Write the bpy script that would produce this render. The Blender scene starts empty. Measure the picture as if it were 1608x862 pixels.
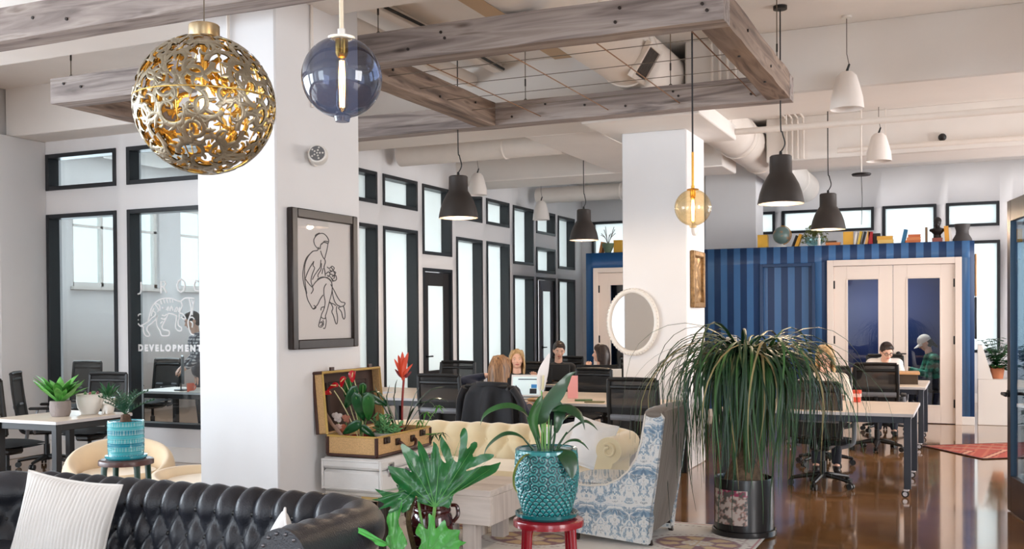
import bpy, bmesh, math, random
from math import sin, cos, pi, radians as R, sqrt, atan2, exp
from mathutils import Vector as V, Matrix, Euler, noise
S = bpy.context.scene
COL = S.collection

# ------------------------------------------------------------------ camera
cam_d = bpy.data.cameras.new('camera')
cam = bpy.data.objects.new('camera', cam_d)
COL.objects.link(cam)
YAW, PIT, ROL, EYE = .422255, -.01225, -.007177, 1.62
fw = V((-sin(YAW)*cos(PIT), cos(YAW)*cos(PIT), sin(PIT)))
rt = V((cos(YAW), sin(YAW), 0))
up = rt.cross(fw)
r2 = cos(ROL)*rt + sin(ROL)*up
u2 = -sin(ROL)*rt + cos(ROL)*up
cam.matrix_world = Matrix(((r2.x, u2.x, -fw.x, 0), (r2.y, u2.y, -fw.y, 0), (r2.z, u2.z, -fw.z, EYE), (0, 0, 0, 1)))
cam_d.sensor_width = 36
cam_d.lens = 35.836
cam_d.shift_y = .0524
cam_d.clip_start = .05
cam_d.clip_end = 200
S.camera = cam

# ------------------------------------------------------------------ world, daylight, exposure
W = bpy.data.worlds.new('World')
S.world = W
W.use_nodes = True
bg = W.node_tree.nodes['Background']
bg.inputs[0].default_value = (.86, .94, 1, 1)
bg.inputs[1].default_value = 1.5
S.view_settings.view_transform = 'Standard'
S.view_settings.look = 'None'
S.view_settings.exposure = .14
S.view_settings.gamma = 1
S.view_settings.use_curve_mapping = False

def area(name, loc, rot, sx, sy, power, col):
    d = bpy.data.lights.new(name, 'AREA')
    d.shape = 'RECTANGLE'; d.size = sx; d.size_y = sy; d.energy = power; d.color = col
    o = bpy.data.objects.new(name, d); COL.objects.link(o)
    o.location = loc; o.rotation_euler = rot
    return o
DAY = (.80, .905, 1)
area('daylight_left_windows', (-11.2, 1.0, 2.0), (0, R(-90), 0), 3.2, 9, 1000, DAY)     # faces +X, outside the left window openings
area('daylight_back_left_windows', (-7.2, -4.9, 2.0), (R(90), 0, 0), 6, 3.2, 265, DAY)   # faces +Y, outside the back window openings
area('daylight_back_right_window', (3.0, -4.9, 2.0), (R(90), 0, 0), 3, 3.2, 170, DAY)
area('added_right_fill', (5.6, 9.0, 2.1), (0, R(90), 0), 3.2, 18, 1450, (.98, .955, .95)) # fill added to brighten the room, faces -X, outside made-up right openings
area('daylight_offices', (-9.3, 15.7, 1.9), (0, R(-90), 0), 3.4, 8.2, 240, (.92, .98, 1)) # in the side offices behind the frosted panes
area('daylight_far_windows', (-3.2, 21.6, 2.2), (R(-90), 0, 0), 9, 3.4, 280, (.92, .98, 1))
area('daylight_tiger_office', (-12.9, 12.5, 2.9), (0, R(-90), 0), 1.2, 6, 200, DAY)

# ------------------------------------------------------------------ materials
def lin(c):
    return tuple((x/12.92 if x <= .04045 else ((x+.055)/1.055)**2.4) for x in (v/255 for v in c)) + (1,)
MATS = {}
def mat(name, rgb, rough=.5, metal=0, noise_amt=0, noise_scale=8, bump=0, bump_scale=60, coat=0, sheen=0, emit=None, emit_s=0, trans=0, alpha=1, spec=.5, aniso=None, rgb2=None):
    """procedural principled material: colour broken up by noise, with fine relief"""
    if name in MATS: return MATS[name]
    m = bpy.data.materials.new(name); MATS[name] = m
    m.use_nodes = True
    nt = m.node_tree; N = nt.nodes; L = nt.links
    b = N['Principled BSDF']
    c = lin(rgb)
    b.inputs['Base Color'].default_value = c
    b.inputs['Roughness'].default_value = rough
    b.inputs['Metallic'].default_value = metal
    b.inputs['Specular IOR Level'].default_value = spec
    if coat: b.inputs['Coat Weight'].default_value = coat; b.inputs['Coat Roughness'].default_value = .08
    if sheen: b.inputs['Sheen Weight'].default_value = sheen
    if emit: b.inputs['Emission Color'].default_value = lin(emit); b.inputs['Emission Strength'].default_value = emit_s
    if trans: b.inputs['Transmission Weight'].default_value = trans
    if alpha < 1: b.inputs['Alpha'].default_value = alpha
    tc = N.new('ShaderNodeTexCoord')
    src = tc.outputs['Object']
    if aniso:
        mp = N.new('ShaderNodeMapping'); mp.inputs['Scale'].default_value = aniso
        L.new(src, mp.inputs['Vector']); src = mp.outputs['Vector']
    if noise_amt or rgb2:
        n = N.new('ShaderNodeTexNoise'); n.inputs['Scale'].default_value = noise_scale; n.inputs['Detail'].default_value = 5
        L.new(src, n.inputs['Vector'])
        r = N.new('ShaderNodeValToRGB')
        r.color_ramp.elements[0].position = .3; r.color_ramp.elements[1].position = .7
        if rgb2: c0, c1 = c, lin(rgb2)
        else: c0 = tuple(max(0, x*(1-noise_amt)) for x in c[:3])+(1,); c1 = tuple(min(1, x*(1+noise_amt)) for x in c[:3])+(1,)
        r.color_ramp.elements[0].color = c0; r.color_ramp.elements[1].color = c1
        L.new(n.outputs['Fac'], r.inputs['Fac']); L.new(r.outputs['Color'], b.inputs['Base Color'])
    if bump:
        n2 = N.new('ShaderNodeTexNoise'); n2.inputs['Scale'].default_value = bump_scale; n2.inputs['Detail'].default_value = 4
        L.new(src, n2.inputs['Vector'])
        bp = N.new('ShaderNodeBump'); bp.inputs['Strength'].default_value = bump; bp.inputs['Distance'].default_value = .01
        L.new(n2.outputs['Fac'], bp.inputs['Height']); L.new(bp.outputs['Normal'], b.inputs['Normal'])
    return m

def print_mat(name, rough=.8, sheen=0, bump=0, coat=0, spec=.5):
    """material whose colour is a pattern dyed into the cloth or glaze, stored per vertex"""
    if name in MATS: return MATS[name]
    m = mat(name, (200, 200, 200), rough, sheen=sheen, bump=bump, bump_scale=200, coat=coat, spec=spec)
    a = m.node_tree.nodes.new('ShaderNodeVertexColor'); a.layer_name = 'dye'
    m.node_tree.links.new(a.outputs['Color'], m.node_tree.nodes['Principled BSDF'].inputs['Base Color'])
    return m

def glass_mat(name, tint, refl=.12, rough=0.0):
    """thin sheet glass: tinted see-through with a fresnel reflection"""
    if name in MATS: return MATS[name]
    m = bpy.data.materials.new(name); MATS[name] = m; m.use_nodes = True
    nt = m.node_tree; N = nt.nodes; L = nt.links
    N.remove(N['Principled BSDF'])
    t = N.new('ShaderNodeBsdfTransparent'); t.inputs[0].default_value = tint
    g = N.new('ShaderNodeBsdfGlossy'); g.inputs['Roughness'].default_value = rough
    lw = N.new('ShaderNodeLayerWeight'); lw.inputs['Blend'].default_value = .5
    pw = N.new('ShaderNodeMath'); pw.operation = 'POWER'; pw.inputs[1].default_value = 4
    ma = N.new('ShaderNodeMath'); ma.operation = 'MULTIPLY_ADD'; ma.inputs[1].default_value = .8-refl; ma.inputs[2].default_value = refl
    mx = N.new('ShaderNodeMixShader')
    L.new(lw.outputs['Facing'], pw.inputs[0]); L.new(pw.outputs[0], ma.inputs[0]); L.new(ma.outputs[0], mx.inputs[0]); L.new(t.outputs[0], mx.inputs[1]); L.new(g.outputs[0], mx.inputs[2])
    L.new(mx.outputs[0], N['Material Output'].inputs[0])
    return m

def frost_mat(name, col, mixd=.35):
    """frosted film on glass: passes light on diffusely"""
    if name in MATS: return MATS[name]
    m = bpy.data.materials.new(name); MATS[name] = m; m.use_nodes = True
    nt = m.node_tree; N = nt.nodes; L = nt.links
    N.remove(N['Principled BSDF'])
    t = N.new('ShaderNodeBsdfTranslucent'); d = N.new('ShaderNodeBsdfDiffuse'); g = N.new('ShaderNodeBsdfGlossy')
    no = N.new('ShaderNodeTexNoise'); no.inputs['Scale'].default_value = .9; no.inputs['Detail'].default_value = 1
    tc = N.new('ShaderNodeTexCoord'); L.new(tc.outputs['Object'], no.inputs['Vector'])
    r = N.new('ShaderNodeValToRGB'); r.color_ramp.elements[0].color = tuple(.9*x for x in col[:3])+(1,); r.color_ramp.elements[1].color = col
    L.new(no.outputs['Fac'], r.inputs['Fac'])
    for x in (t, d): L.new(r.outputs['Color'], x.inputs[0])
    g.inputs['Roughness'].default_value = .15
    m1 = N.new('ShaderNodeMixShader'); m1.inputs[0].default_value = mixd
    m2 = N.new('ShaderNodeMixShader'); m2.inputs[0].default_value = .06
    L.new(t.outputs[0], m1.inputs[1]); L.new(d.outputs[0], m1.inputs[2]); L.new(m1.outputs[0], m2.inputs[1]); L.new(g.outputs[0], m2.inputs[2])
    L.new(m2.outputs[0], N['Material Output'].inputs[0])
    return m

def wood_mat(name, cols, axis=0, scale=1, rough=.6, bump=.3, knots=True):
    """weathered timber: long grain, blotches and dark knots"""
    if name in MATS: return MATS[name]
    m = bpy.data.materials.new(name); MATS[name] = m; m.use_nodes = True
    nt = m.node_tree; N = nt.nodes; L = nt.links
    b = N['Principled BSDF']; b.inputs['Roughness'].default_value = rough
    tc = N.new('ShaderNodeTexCoord'); mp = N.new('ShaderNodeMapping')
    sc = [14*scale, 14*scale, 14*scale]; sc[axis] = 1.1*scale
    mp.inputs['Scale'].default_value = sc
    L.new(tc.outputs['Object'], mp.inputs['Vector'])
    n = N.new('ShaderNodeTexNoise'); n.inputs['Scale'].default_value = 1; n.inputs['Detail'].default_value = 8; n.inputs['Distortion'].default_value = 1.2
    L.new(mp.outputs['Vector'], n.inputs['Vector'])
    r = N.new('ShaderNodeValToRGB')
    e = r.color_ramp.elements
    e[0].position = .25; e[0].color = lin(cols[0]); e[1].position = .75; e[1].color = lin(cols[-1])
    for i, c in enumerate(cols[1:-1]):
        q = e.new(.25+.5*(i+1)/(len(cols)-1)); q.color = lin(c)
    L.new(n.outputs['Fac'], r.inputs['Fac'])
    out = r.outputs['Color']
    if knots:
        mp2 = N.new('ShaderNodeMapping'); s2 = [9*scale]*3; s2[axis] = 2.2*scale; mp2.inputs['Scale'].default_value = s2
        L.new(tc.outputs['Object'], mp2.inputs['Vector'])
        vo = N.new('ShaderNodeTexVoronoi'); vo.inputs['Scale'].default_value = 1
        L.new(mp2.outputs['Vector'], vo.inputs['Vector'])
        kr = N.new('ShaderNodeValToRGB'); kr.color_ramp.elements[0].position = .04; kr.color_ramp.elements[1].position = .16
        kr.color_ramp.elements[0].color = (.25, .2, .17, 1); kr.color_ramp.elements[1].color = (1, 1, 1, 1)
        L.new(vo.outputs['Distance'], kr.inputs['Fac'])
        mx = N.new('ShaderNodeMix'); mx.data_type = 'RGBA'; mx.blend_type = 'MULTIPLY'; mx.inputs[0].default_value = .8
        L.new(out, mx.inputs[6]); L.new(kr.outputs['Color'], mx.inputs[7]); out = mx.outputs[2]
    L.new(out, b.inputs['Base Color'])
    bp = N.new('ShaderNodeBump'); bp.inputs['Strength'].default_value = bump; bp.inputs['Distance'].default_value = .006
    L.new(n.outputs['Fac'], bp.inputs['Height']); L.new(bp.outputs['Normal'], b.inputs['Normal'])
    return m

WALL = mat('white_wall_paint', (235, 234, 235), .7, noise_amt=.015, noise_scale=2, bump=.03, bump_scale=90)
CEIL = mat('white_ceiling_paint', (238, 233, 228), .75, noise_amt=.03, noise_scale=1.5, bump=.08, bump_scale=25)
TRIM = mat('white_trim_gloss', (238, 233, 228), .35)
FRAME = mat('charcoal_window_metal', (34, 38, 43), .38, noise_amt=.06)
BLACK = mat('black_plastic', (13, 13, 15), .45, noise_amt=.1)
BLACKM = mat('black_metal', (24, 25, 28), .35, metal=.3)
CHROME = mat('chrome', (215, 215, 218), .15, metal=1)
DARKSH = mat('dark_lamp_metal', (52, 46, 43), .5, noise_amt=.08, bump=.1, bump_scale=150)
SHADEIN = mat('white_lamp_inside', (250, 248, 235), .5, emit=(255, 248, 224), emit_s=2.6)
WHITEC = mat('white_ceramic', (236, 232, 226), .3, noise_amt=.03)
BRASS = mat('brass', (214, 160, 70), .25, metal=1)
LEAF = mat('leaf_green', (38, 92, 38), .35, noise_amt=.35, noise_scale=12, coat=.2)
LEAFD = mat('dark_leaf_green', (24, 72, 36), .3, noise_amt=.35, noise_scale=10, coat=.3)
LEAFL = mat('light_leaf_green', (92, 168, 60), .4, noise_amt=.3, noise_scale=14)
STEM = mat('pale_green_stem', (110, 160, 80), .5, noise_amt=.1)
SOIL = mat('potting_soil', (44, 33, 26), .95, noise_amt=.4, noise_scale=60, bump=.8, bump_scale=80)
GLASS = glass_mat('clear_sheet_glass', (.93, .97, .97, 1), .06)
FROST = frost_mat('frosted_glass', (.90, .945, .945, 1))
STEELG = mat('steel_grey', (120, 122, 126), .35, metal=.8)
DESKTOP = mat('pale_birch_laminate', (232, 214, 196), .35, noise_amt=.05, noise_scale=3, aniso=(2, 20, 20))
DESKEDGE = mat('grey_desk_edge', (205, 203, 206), .4)
DESKLEG = mat('slate_blue_leg', (52, 58, 70), .4)
SKIN = mat('skin', (224, 172, 148), .5, noise_amt=.04, noise_scale=20)
SKIN2 = mat('skin_fair', (232, 184, 160), .5, noise_amt=.04, noise_scale=20)

# ------------------------------------------------------------------ mesh builder
class MB:
    def __init__(s): s.v = []; s.f = []; s.m = []
    def add(s, vs, fs, m=0):
        o = len(s.v); s.v += [tuple(v) for v in vs]
        for f in fs: s.f.append(tuple(i+o for i in f)); s.m.append(m)
        return s
    def box(s, x0, x1, y0, y1, z0, z1, b=0, M=None, m=0):
        x0, x1 = min(x0, x1), max(x0, x1); y0, y1 = min(y0, y1), max(y0, y1); z0, z1 = min(z0, z1), max(z0, z1)
        if b <= 0:
            vs = [V((x, y, z)) for x in (x0, x1) for y in (y0, y1) for z in (z0, z1)]
            fs = [(0, 1, 3, 2), (4, 6, 7, 5), (0, 4, 5, 1), (2, 3, 7, 6), (0, 2, 6, 4), (1, 5, 7, 3)]
        else:
            b = min(b, (x1-x0)*.49, (y1-y0)*.49, (z1-z0)*.49)
            c = V(((x0+x1)/2, (y0+y1)/2, (z0+z1)/2)); h = V((x1-x0, y1-y0, z1-z0))/2
            vs = []; ix = {}
            for sx in (-1, 1):
                for sy in (-1, 1):
                    for sz in (-1, 1):
                        for a in range(3):
                            p = [h.x-b, h.y-b, h.z-b]; p[a] += b
                            ix[(sx, sy, sz, a)] = len(vs); vs.append(c+V((sx*p[0], sy*p[1], sz*p[2])))
            fs = []
            for a in range(3):
                for sg in (-1, 1):
                    q = []
                    for (i, j) in ((-1, -1), (1, -1), (1, 1), (-1, 1)):
                        k = [0, 0, 0]; k[a] = sg; k[(a+1) % 3] = i; k[(a+2) % 3] = j
                        q.append(ix[(*k, a)])
                    fs.append(tuple(q if sg > 0 else q[::-1]))
            for a in range(3):
                b1, c1 = (a+1) % 3, (a+2) % 3
                for i in (-1, 1):
                    for j in (-1, 1):
                        q = []
                        for (t, ax) in ((-1, b1), (1, b1), (1, c1), (-1, c1)):
                            k = [0, 0, 0]; k[a] = t; k[b1] = i; k[c1] = j
                            q.append(ix[(*k, ax)])
                        fs.append(tuple(q if i*j < 0 else q[::-1]))
            for sx in (-1, 1):
                for sy in (-1, 1):
                    for sz in (-1, 1):
                        q = (ix[(sx, sy, sz, 0)], ix[(sx, sy, sz, 1)], ix[(sx, sy, sz, 2)])
                        fs.append(q if sx*sy*sz > 0 else q[::-1])
        if M is not None: vs = [M @ v for v in vs]
        return s.add(vs, fs, m)
    def tube(s, pts, r, n=8, caps=True, m=0, flat=None, closed=False):
        pts = [V(p) for p in pts]; k = len(pts)
        rs = r if isinstance(r, (list, tuple)) else [r]*k
        T = []
        for i in range(k):
            if closed: t = pts[(i+1) % k]-pts[i-1]
            else: t = pts[min(i+1, k-1)]-pts[max(i-1, 0)]
            if t.length < 1e-9: t = V((0, 0, 1))
            T.append(t.normalized())
        a = V((0, 0, 1)) if abs(T[0].z) < .9 else V((1, 0, 0))
        nrm = (a-T[0]*a.dot(T[0])).normalized()
        vs = []
        for i in range(k):
            nrm = nrm-T[i]*nrm.dot(T[i])
            if nrm.length < 1e-6: nrm = T[i].orthogonal()
            nrm.normalize(); bn = T[i].cross(nrm)
            for j in range(n):
                w = 2*pi*j/n
                fx, fy = flat if flat else (1, 1)
                vs.append(pts[i]+rs[i]*(cos(w)*nrm*fx+sin(w)*bn*fy))
        fs = [(i*n+j, i*n+(j+1) % n, ((i+1) % k)*n+(j+1) % n, ((i+1) % k)*n+j) for i in range(k if closed else k-1) for j in range(n)]
        if caps and not closed:
            fs.append(tuple(range(n))[::-1]); fs.append(tuple((k-1)*n+j for j in range(n)))
        return s.add(vs, fs, m)
    def lathe(s, prof, n=24, c=(0, 0, 0), m=0, M=None, rfun=None):
        vs = []; k = len(prof); c = V(c)
        for i, (r, z) in enumerate(prof):
            for j in range(n):
                w = 2*pi*j/n; q = r if rfun is None else rfun(r, z, w)
                vs.append(V((q*cos(w), q*sin(w), z)))
        fs = [(i*n+j, i*n+(j+1) % n, (i+1)*n+(j+1) % n, (i+1)*n+j) for i in range(k-1) for j in range(n)]
        if prof[0][0] > 1e-6: fs.append(tuple(range(n))[::-1])
        if prof[-1][0] > 1e-6: fs.append(tuple((k-1)*n+j for j in range(n)))
        if M is not None: vs = [M @ v for v in vs]
        return s.add([v+c for v in vs], fs, m)
    def ell(s, c, r, n=12, k=8, m=0, M=None):
        if not isinstance(r, (list, tuple)): r = (r, r, r)
        vs = [V((0, 0, -r[2]))]
        for i in range(1, k):
            a = -pi/2+pi*i/k
            for j in range(n): vs.append(V((r[0]*cos(a)*cos(2*pi*j/n), r[1]*cos(a)*sin(2*pi*j/n), r[2]*sin(a))))
        vs.append(V((0, 0, r[2])))
        fs = [(0, 1+(j+1) % n, 1+j) for j in range(n)]
        for i in range(k-2):
            for j in range(n): fs.append((1+i*n+j, 1+i*n+(j+1) % n, 1+(i+1)*n+(j+1) % n, 1+(i+1)*n+j))
        e = len(vs)-1; o = 1+(k-2)*n
        fs += [(o+j, o+(j+1) % n, e) for j in range(n)]
        if M is not None: vs = [M @ v for v in vs]
        return s.add([v+V(c) for v in vs], fs, m)
    def cap(s, p0, p1, r0, r1, n=12):
        """tapered limb with round ends"""
        p0, p1 = V(p0), V(p1); d = p1-p0; L = d.length
        t = d.normalized() if L > 1e-6 else V((0, 0, 1))
        pts = []; rs = []
        for i in range(5):
            a = -pi/2+pi/2*i/4
            pts.append(p0+t*r0*sin(a)); rs.append(max(r0*cos(a), 1e-4))
        for i in range(5):
            a = pi/2*i/4
            pts.append(p1+t*r1*sin(a)); rs.append(max(r1*cos(a), 1e-4))
        return s.tube(pts, rs, n)
    def grid(s, nu, nv, f, cu=False, cv=False, m=0, mf=None):
        vs = [V(f(i/(nu if cu else nu-1), j/(nv if cv else nv-1))) for i in range(nu) for j in range(nv)]
        o = len(s.v); s.v += [tuple(v) for v in vs]
        for i in range(nu if cu else nu-1):
            for j in range(nv if cv else nv-1):
                s.f.append((o+i*nv+j, o+((i+1) % nu)*nv+j, o+((i+1) % nu)*nv+(j+1) % nv, o+i*nv+(j+1) % nv))
                s.m.append(mf(i, j) if mf else m)
        return s
    def prism(s, poly, t, M=None, m=0):
        """outline in the XZ plane, thickness t along Y"""
        n = len(poly)
        vs = [V((x, -t/2, z)) for x, z in poly]+[V((x, t/2, z)) for x, z in poly]
        fs = [tuple(range(n)), tuple(range(n, 2*n))[::-1]]+[(j, j+n, (j+1) % n+n, (j+1) % n) for j in range(n)]
        if M is not None: vs = [M @ v for v in vs]
        return s.add(vs, fs, m)
    def xf(s, M):
        s.v = [tuple(M @ V(v)) for v in s.v]; return s
    def mesh(s, name, mats, sharp=38, dye=None):
        me = bpy.data.meshes.new(name)
        me.from_pydata(s.v, [], s.f)
        for q in (mats if isinstance(mats, (list, tuple)) else [mats]): me.materials.append(q)
        if any(s.m): me.polygons.foreach_set('material_index', s.m)
        me.polygons.foreach_set('use_smooth', [True]*len(me.polygons))
        bm = bmesh.new(); bm.from_mesh(me); bmesh.ops.recalc_face_normals(bm, faces=bm.faces); bm.to_mesh(me); bm.free()
        me.set_sharp_from_angle(angle=R(sharp))
        if dye:
            a = me.color_attributes.new('dye', 'FLOAT_COLOR', 'POINT')
            for i, v in enumerate(me.vertices): a.data[i].color = dye(v.co)
        me.update()
        return me
    def build(s, name, mats, parent=None, loc=None, rot=None, kind=None, sharp=38, dye=None):
        return put(name, s.mesh(name, mats, sharp, dye), parent, loc, rot, kind)

def put(name, me, parent=None, loc=None, rot=None, kind=None, scale=None):
    o = bpy.data.objects.new(name, me); COL.objects.link(o)
    if parent: o.parent = parent
    if loc is not None: o.location = loc
    if rot is not None: o.rotation_euler = rot
    if scale is not None: o.scale = scale
    if kind: o['kind'] = kind
    return o
def tag(o, label, cat, group=None):
    o['label'] = label; o['category'] = cat
    if group: o['group'] = group
    return o
def thing(name, label, cat, loc=(0, 0, 0), rz=0, group=None):
    o = bpy.data.objects.new(name, None); COL.objects.link(o)
    o.location = loc; o.rotation_euler = (0, 0, rz)
    return tag(o, label, cat, group)
def struct(name, loc=(0, 0, 0), rz=0):
    o = bpy.data.objects.new(name, None); COL.objects.link(o); o.location = loc; o.rotation_euler = (0, 0, rz); o['kind'] = 'structure'
    return o
def dup(root, loc, rz, label=None, group=None, rot=None):
    r = root.copy(); COL.objects.link(r); r.location = loc; r.rotation_euler = rot if rot else (0, 0, rz)
    if label: r['label'] = label
    if group: r['group'] = group
    for ch in list(root.children):
        c = ch.copy(); COL.objects.link(c); c.parent = r
        for g in list(ch.children):
            d = g.copy(); COL.objects.link(d); d.parent = c
    return r
def bez(p, n=10):
    """smooth curve through points"""
    p = [V(q) for q in p]; out = []
    for i in range(len(p)-1):
        a = p[max(i-1, 0)]; b = p[i]; c = p[i+1]; d = p[min(i+2, len(p)-1)]
        for k in range(n):
            t = k/n
            out.append(.5*((2*b)+(c-a)*t+(2*a-5*b+4*c-d)*t*t+(3*b-a-3*c+d)*t**3))
    out.append(p[-1]); return out
def TR(x=0, y=0, z=0, rx=0, ry=0, rz=0, s=1):
    return Matrix.Translation((x, y, z)) @ Euler((rx, ry, rz)).to_matrix().to_4x4() @ Matrix.Diagonal((s, s, s, 1))

# pen strokes of the tiger sign (x, z) and of the ink drawing (y, z)
TIGER= [[(-8.829,1.586),(-8.813,1.622),(-8.78,1.664),(-8.749,1.67)],[(-8.829,1.586),(-8.798,1.562),(-8.759,1.532),(-8.712,1.525)],[(-8.805,1.616),(-8.789,1.598)],[(-8.759,1.532),(-8.696,1.555),(-8.633,1.585),(-8.586,1.621),(-8.539,1.644)],[(-8.712,1.525),(-8.713,1.478),(-8.69,1.43),(-8.651,1.412),(-8.617,1.424),(-8.635,1.454),(-8.658,1.483),(-8.649,1.525),(-8.587,1.561),(-8.524,1.608),(-8.5,1.65)],[(-8.641,1.585),(-8.616,1.657),(-8.592,1.728),(-8.544,1.787),(-8.474,1.828),(-8.382,1.847),(-8.29,1.843),(-8.215,1.819),(-8.155,1.812),(-8.101,1.841),(-8.034,1.846),(-7.96,1.839)],[(-8.593,1.645),(-8.577,1.692),(-8.553,1.734)],[(-8.544,1.787),(-8.506,1.751),(-8.484,1.715),(-8.499,1.692)],[(-8.561,1.704),(-8.53,1.68),(-8.539,1.65)],[(-8.521,1.793),(-8.468,1.763),(-8.461,1.703)],[(-8.5,1.65),(-8.516,1.585),(-8.502,1.525),(-8.464,1.477),(-8.442,1.424),(-8.388,1.416),(-8.334,1.424),(-8.326,1.465),(-8.364,1.483),(-8.41,1.489),(-8.433,1.519),(-8.409,1.56),(-8.362,1.631),(-8.339,1.673)],[(-8.447,1.62),(-8.408,1.608),(-8.377,1.62)],[(-8.455,1.561),(-8.424,1.584)],[(-8.431,1.655),(-8.392,1.649),(-8.362,1.667)],[(-8.339,1.673),(-8.278,1.666),(-8.217,1.648)],[(-8.451,1.822),(-8.436,1.78)],[(-8.405,1.833),(-8.39,1.791)],[(-8.359,1.838),(-8.344,1.791)],[(-8.313,1.838),(-8.306,1.796)],[(-8.275,1.831),(-8.268,1.796)],[(-8.429,1.744),(-8.407,1.726)],[(-8.368,1.714),(-8.337,1.749),(-8.346,1.702)],[(-8.315,1.702),(-8.292,1.755),(-8.269,1.707)],[(-8.247,1.69),(-8.216,1.742),(-8.201,1.724),(-8.224,1.689)],[(-8.171,1.742),(-8.186,1.689)],[(-8.155,1.812),(-8.133,1.759),(-8.164,1.701),(-8.18,1.642),(-8.173,1.607)],[(-8.217,1.648),(-8.226,1.583),(-8.234,1.513),(-8.197,1.477),(-8.152,1.477),(-8.151,1.512),(-8.189,1.536),(-8.196,1.583),(-8.172,1.63)],[(-8.172,1.677),(-8.126,1.665),(-8.09,1.618),(-8.112,1.606),(-8.15,1.63)],[(-8.034,1.84),(-8.013,1.77),(-8.006,1.688),(-8.037,1.618)],[(-7.997,1.828),(-7.975,1.769)],[(-7.96,1.816),(-7.984,1.722),(-7.992,1.652)],[(-8.037,1.618),(-7.992,1.629),(-7.963,1.606)],[(-8.037,1.618),(-8.053,1.571),(-8.039,1.501),(-8.01,1.442),(-7.965,1.43)],[(-8.015,1.582),(-7.986,1.559),(-7.994,1.512)]]
ARC= [[(-8.832,1.923),(-8.793,1.901),(-8.75,1.91),(-8.74,1.945),(-8.739,2.041)],[(-8.442,1.905),(-8.44,2.041),(-8.387,2.04),(-8.37,2.01),(-8.395,1.981),(-8.438,1.978)],[(-8.403,1.978),(-8.358,1.909)],[(-8.143,2.059),(-8.099,2.028),(-8.089,1.987),(-8.108,1.935),(-8.146,1.912),(-8.19,1.936),(-8.205,1.989),(-8.186,2.036),(-8.143,2.059)],[(-7.898,2.03),(-7.935,2.039),(-7.957,1.991),(-7.943,1.932),(-7.892,1.925)]]
ART= [[(5.692,2.162),(5.668,2.137),(5.675,2.105),(5.707,2.083),(5.74,2.08)],[(5.692,2.162),(5.725,2.178),(5.774,2.185),(5.815,2.17),(5.84,2.143),(5.831,2.119)],[(5.684,2.157),(5.692,2.171),(5.733,2.186)],[(5.831,2.119),(5.79,2.126),(5.748,2.109),(5.74,2.08)],[(5.831,2.119),(5.822,2.085),(5.805,2.046),(5.788,2.015),(5.763,2.034),(5.744,2.066)],[(5.756,2.11),(5.79,2.133),(5.831,2.133)],[(5.723,2.089),(5.707,2.067),(5.659,2.059),(5.626,2.041),(5.579,2.007),(5.551,1.95),(5.541,1.894),(5.55,1.84),(5.575,1.785)],[(5.651,2.057),(5.603,2.022),(5.567,1.969),(5.56,1.904),(5.568,1.831),(5.583,1.776)],[(5.575,1.785),(5.59,1.739),(5.621,1.702),(5.652,1.674),(5.685,1.684),(5.661,1.698)],[(5.652,1.674),(5.701,1.702),(5.734,1.74),(5.767,1.769)],[(5.665,1.992),(5.657,1.964),(5.673,1.946),(5.648,1.907),(5.631,1.86),(5.647,1.823)],[(5.665,1.992),(5.625,1.953),(5.593,1.915),(5.569,1.877)],[(5.569,1.872),(5.607,1.841),(5.643,1.819)],[(5.747,2.005),(5.738,1.958),(5.705,1.928),(5.672,1.899),(5.648,1.87)],[(5.788,2.015),(5.799,1.993),(5.782,1.959),(5.791,1.931),(5.797,1.898)],[(5.754,1.982),(5.745,1.939),(5.712,1.905),(5.715,1.886)],[(5.77,1.949),(5.758,1.911)],[(5.643,1.819),(5.687,1.857),(5.745,1.882),(5.811,1.889),(5.86,1.871),(5.877,1.838)],[(5.704,1.874),(5.761,1.89),(5.827,1.883),(5.874,1.857)],[(5.647,1.823),(5.654,1.8),(5.63,1.776)],[(5.807,1.846),(5.78,1.817),(5.779,1.769),(5.791,1.722),(5.777,1.674),(5.754,1.646),(5.74,1.618)],[(5.877,1.838),(5.873,1.79),(5.841,1.723),(5.815,1.665),(5.793,1.627)],[(5.741,1.665),(5.749,1.684),(5.777,1.689)],[(5.74,1.618),(5.72,1.58),(5.715,1.557),(5.747,1.553),(5.769,1.57),(5.764,1.599)],[(5.793,1.627),(5.802,1.589),(5.788,1.546),(5.768,1.544)],[(5.731,1.58),(5.748,1.589),(5.756,1.57),(5.736,1.561)],[(5.748,1.618),(5.776,1.608),(5.798,1.617)],[(5.86,1.843),(5.902,1.8),(5.944,1.753),(5.987,1.724),(6.03,1.719),(6.021,1.7),(5.977,1.69),(5.951,1.685)],[(5.877,1.838),(5.879,1.79),(5.901,1.733),(5.934,1.704),(5.969,1.695)],[(5.951,1.68),(5.985,1.656),(6.002,1.617),(6.02,1.605),(6.032,1.626),(6.026,1.665),(6.012,1.695)],[(5.85,1.723),(5.883,1.684),(5.87,1.656),(5.89,1.627),(5.915,1.578),(5.932,1.576),(5.938,1.617),(5.925,1.665),(5.929,1.694)],[(5.841,1.718),(5.892,1.709),(5.917,1.699)],[(5.82,1.961),(5.845,1.952),(5.879,1.968),(5.904,1.955),(5.878,1.935),(5.845,1.943)],[(5.845,1.924),(5.887,1.935),(5.921,1.926),(5.895,1.906),(5.861,1.915)],[(5.878,1.896),(5.92,1.907),(5.929,1.878),(5.894,1.868),(5.874,1.886)],[(5.803,1.913),(5.836,1.928),(5.853,1.91),(5.827,1.894)],[(5.819,1.904),(5.861,1.891),(5.886,1.863)],[(5.862,1.963),(5.887,1.944),(5.912,1.912),(5.895,1.882)]]

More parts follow.
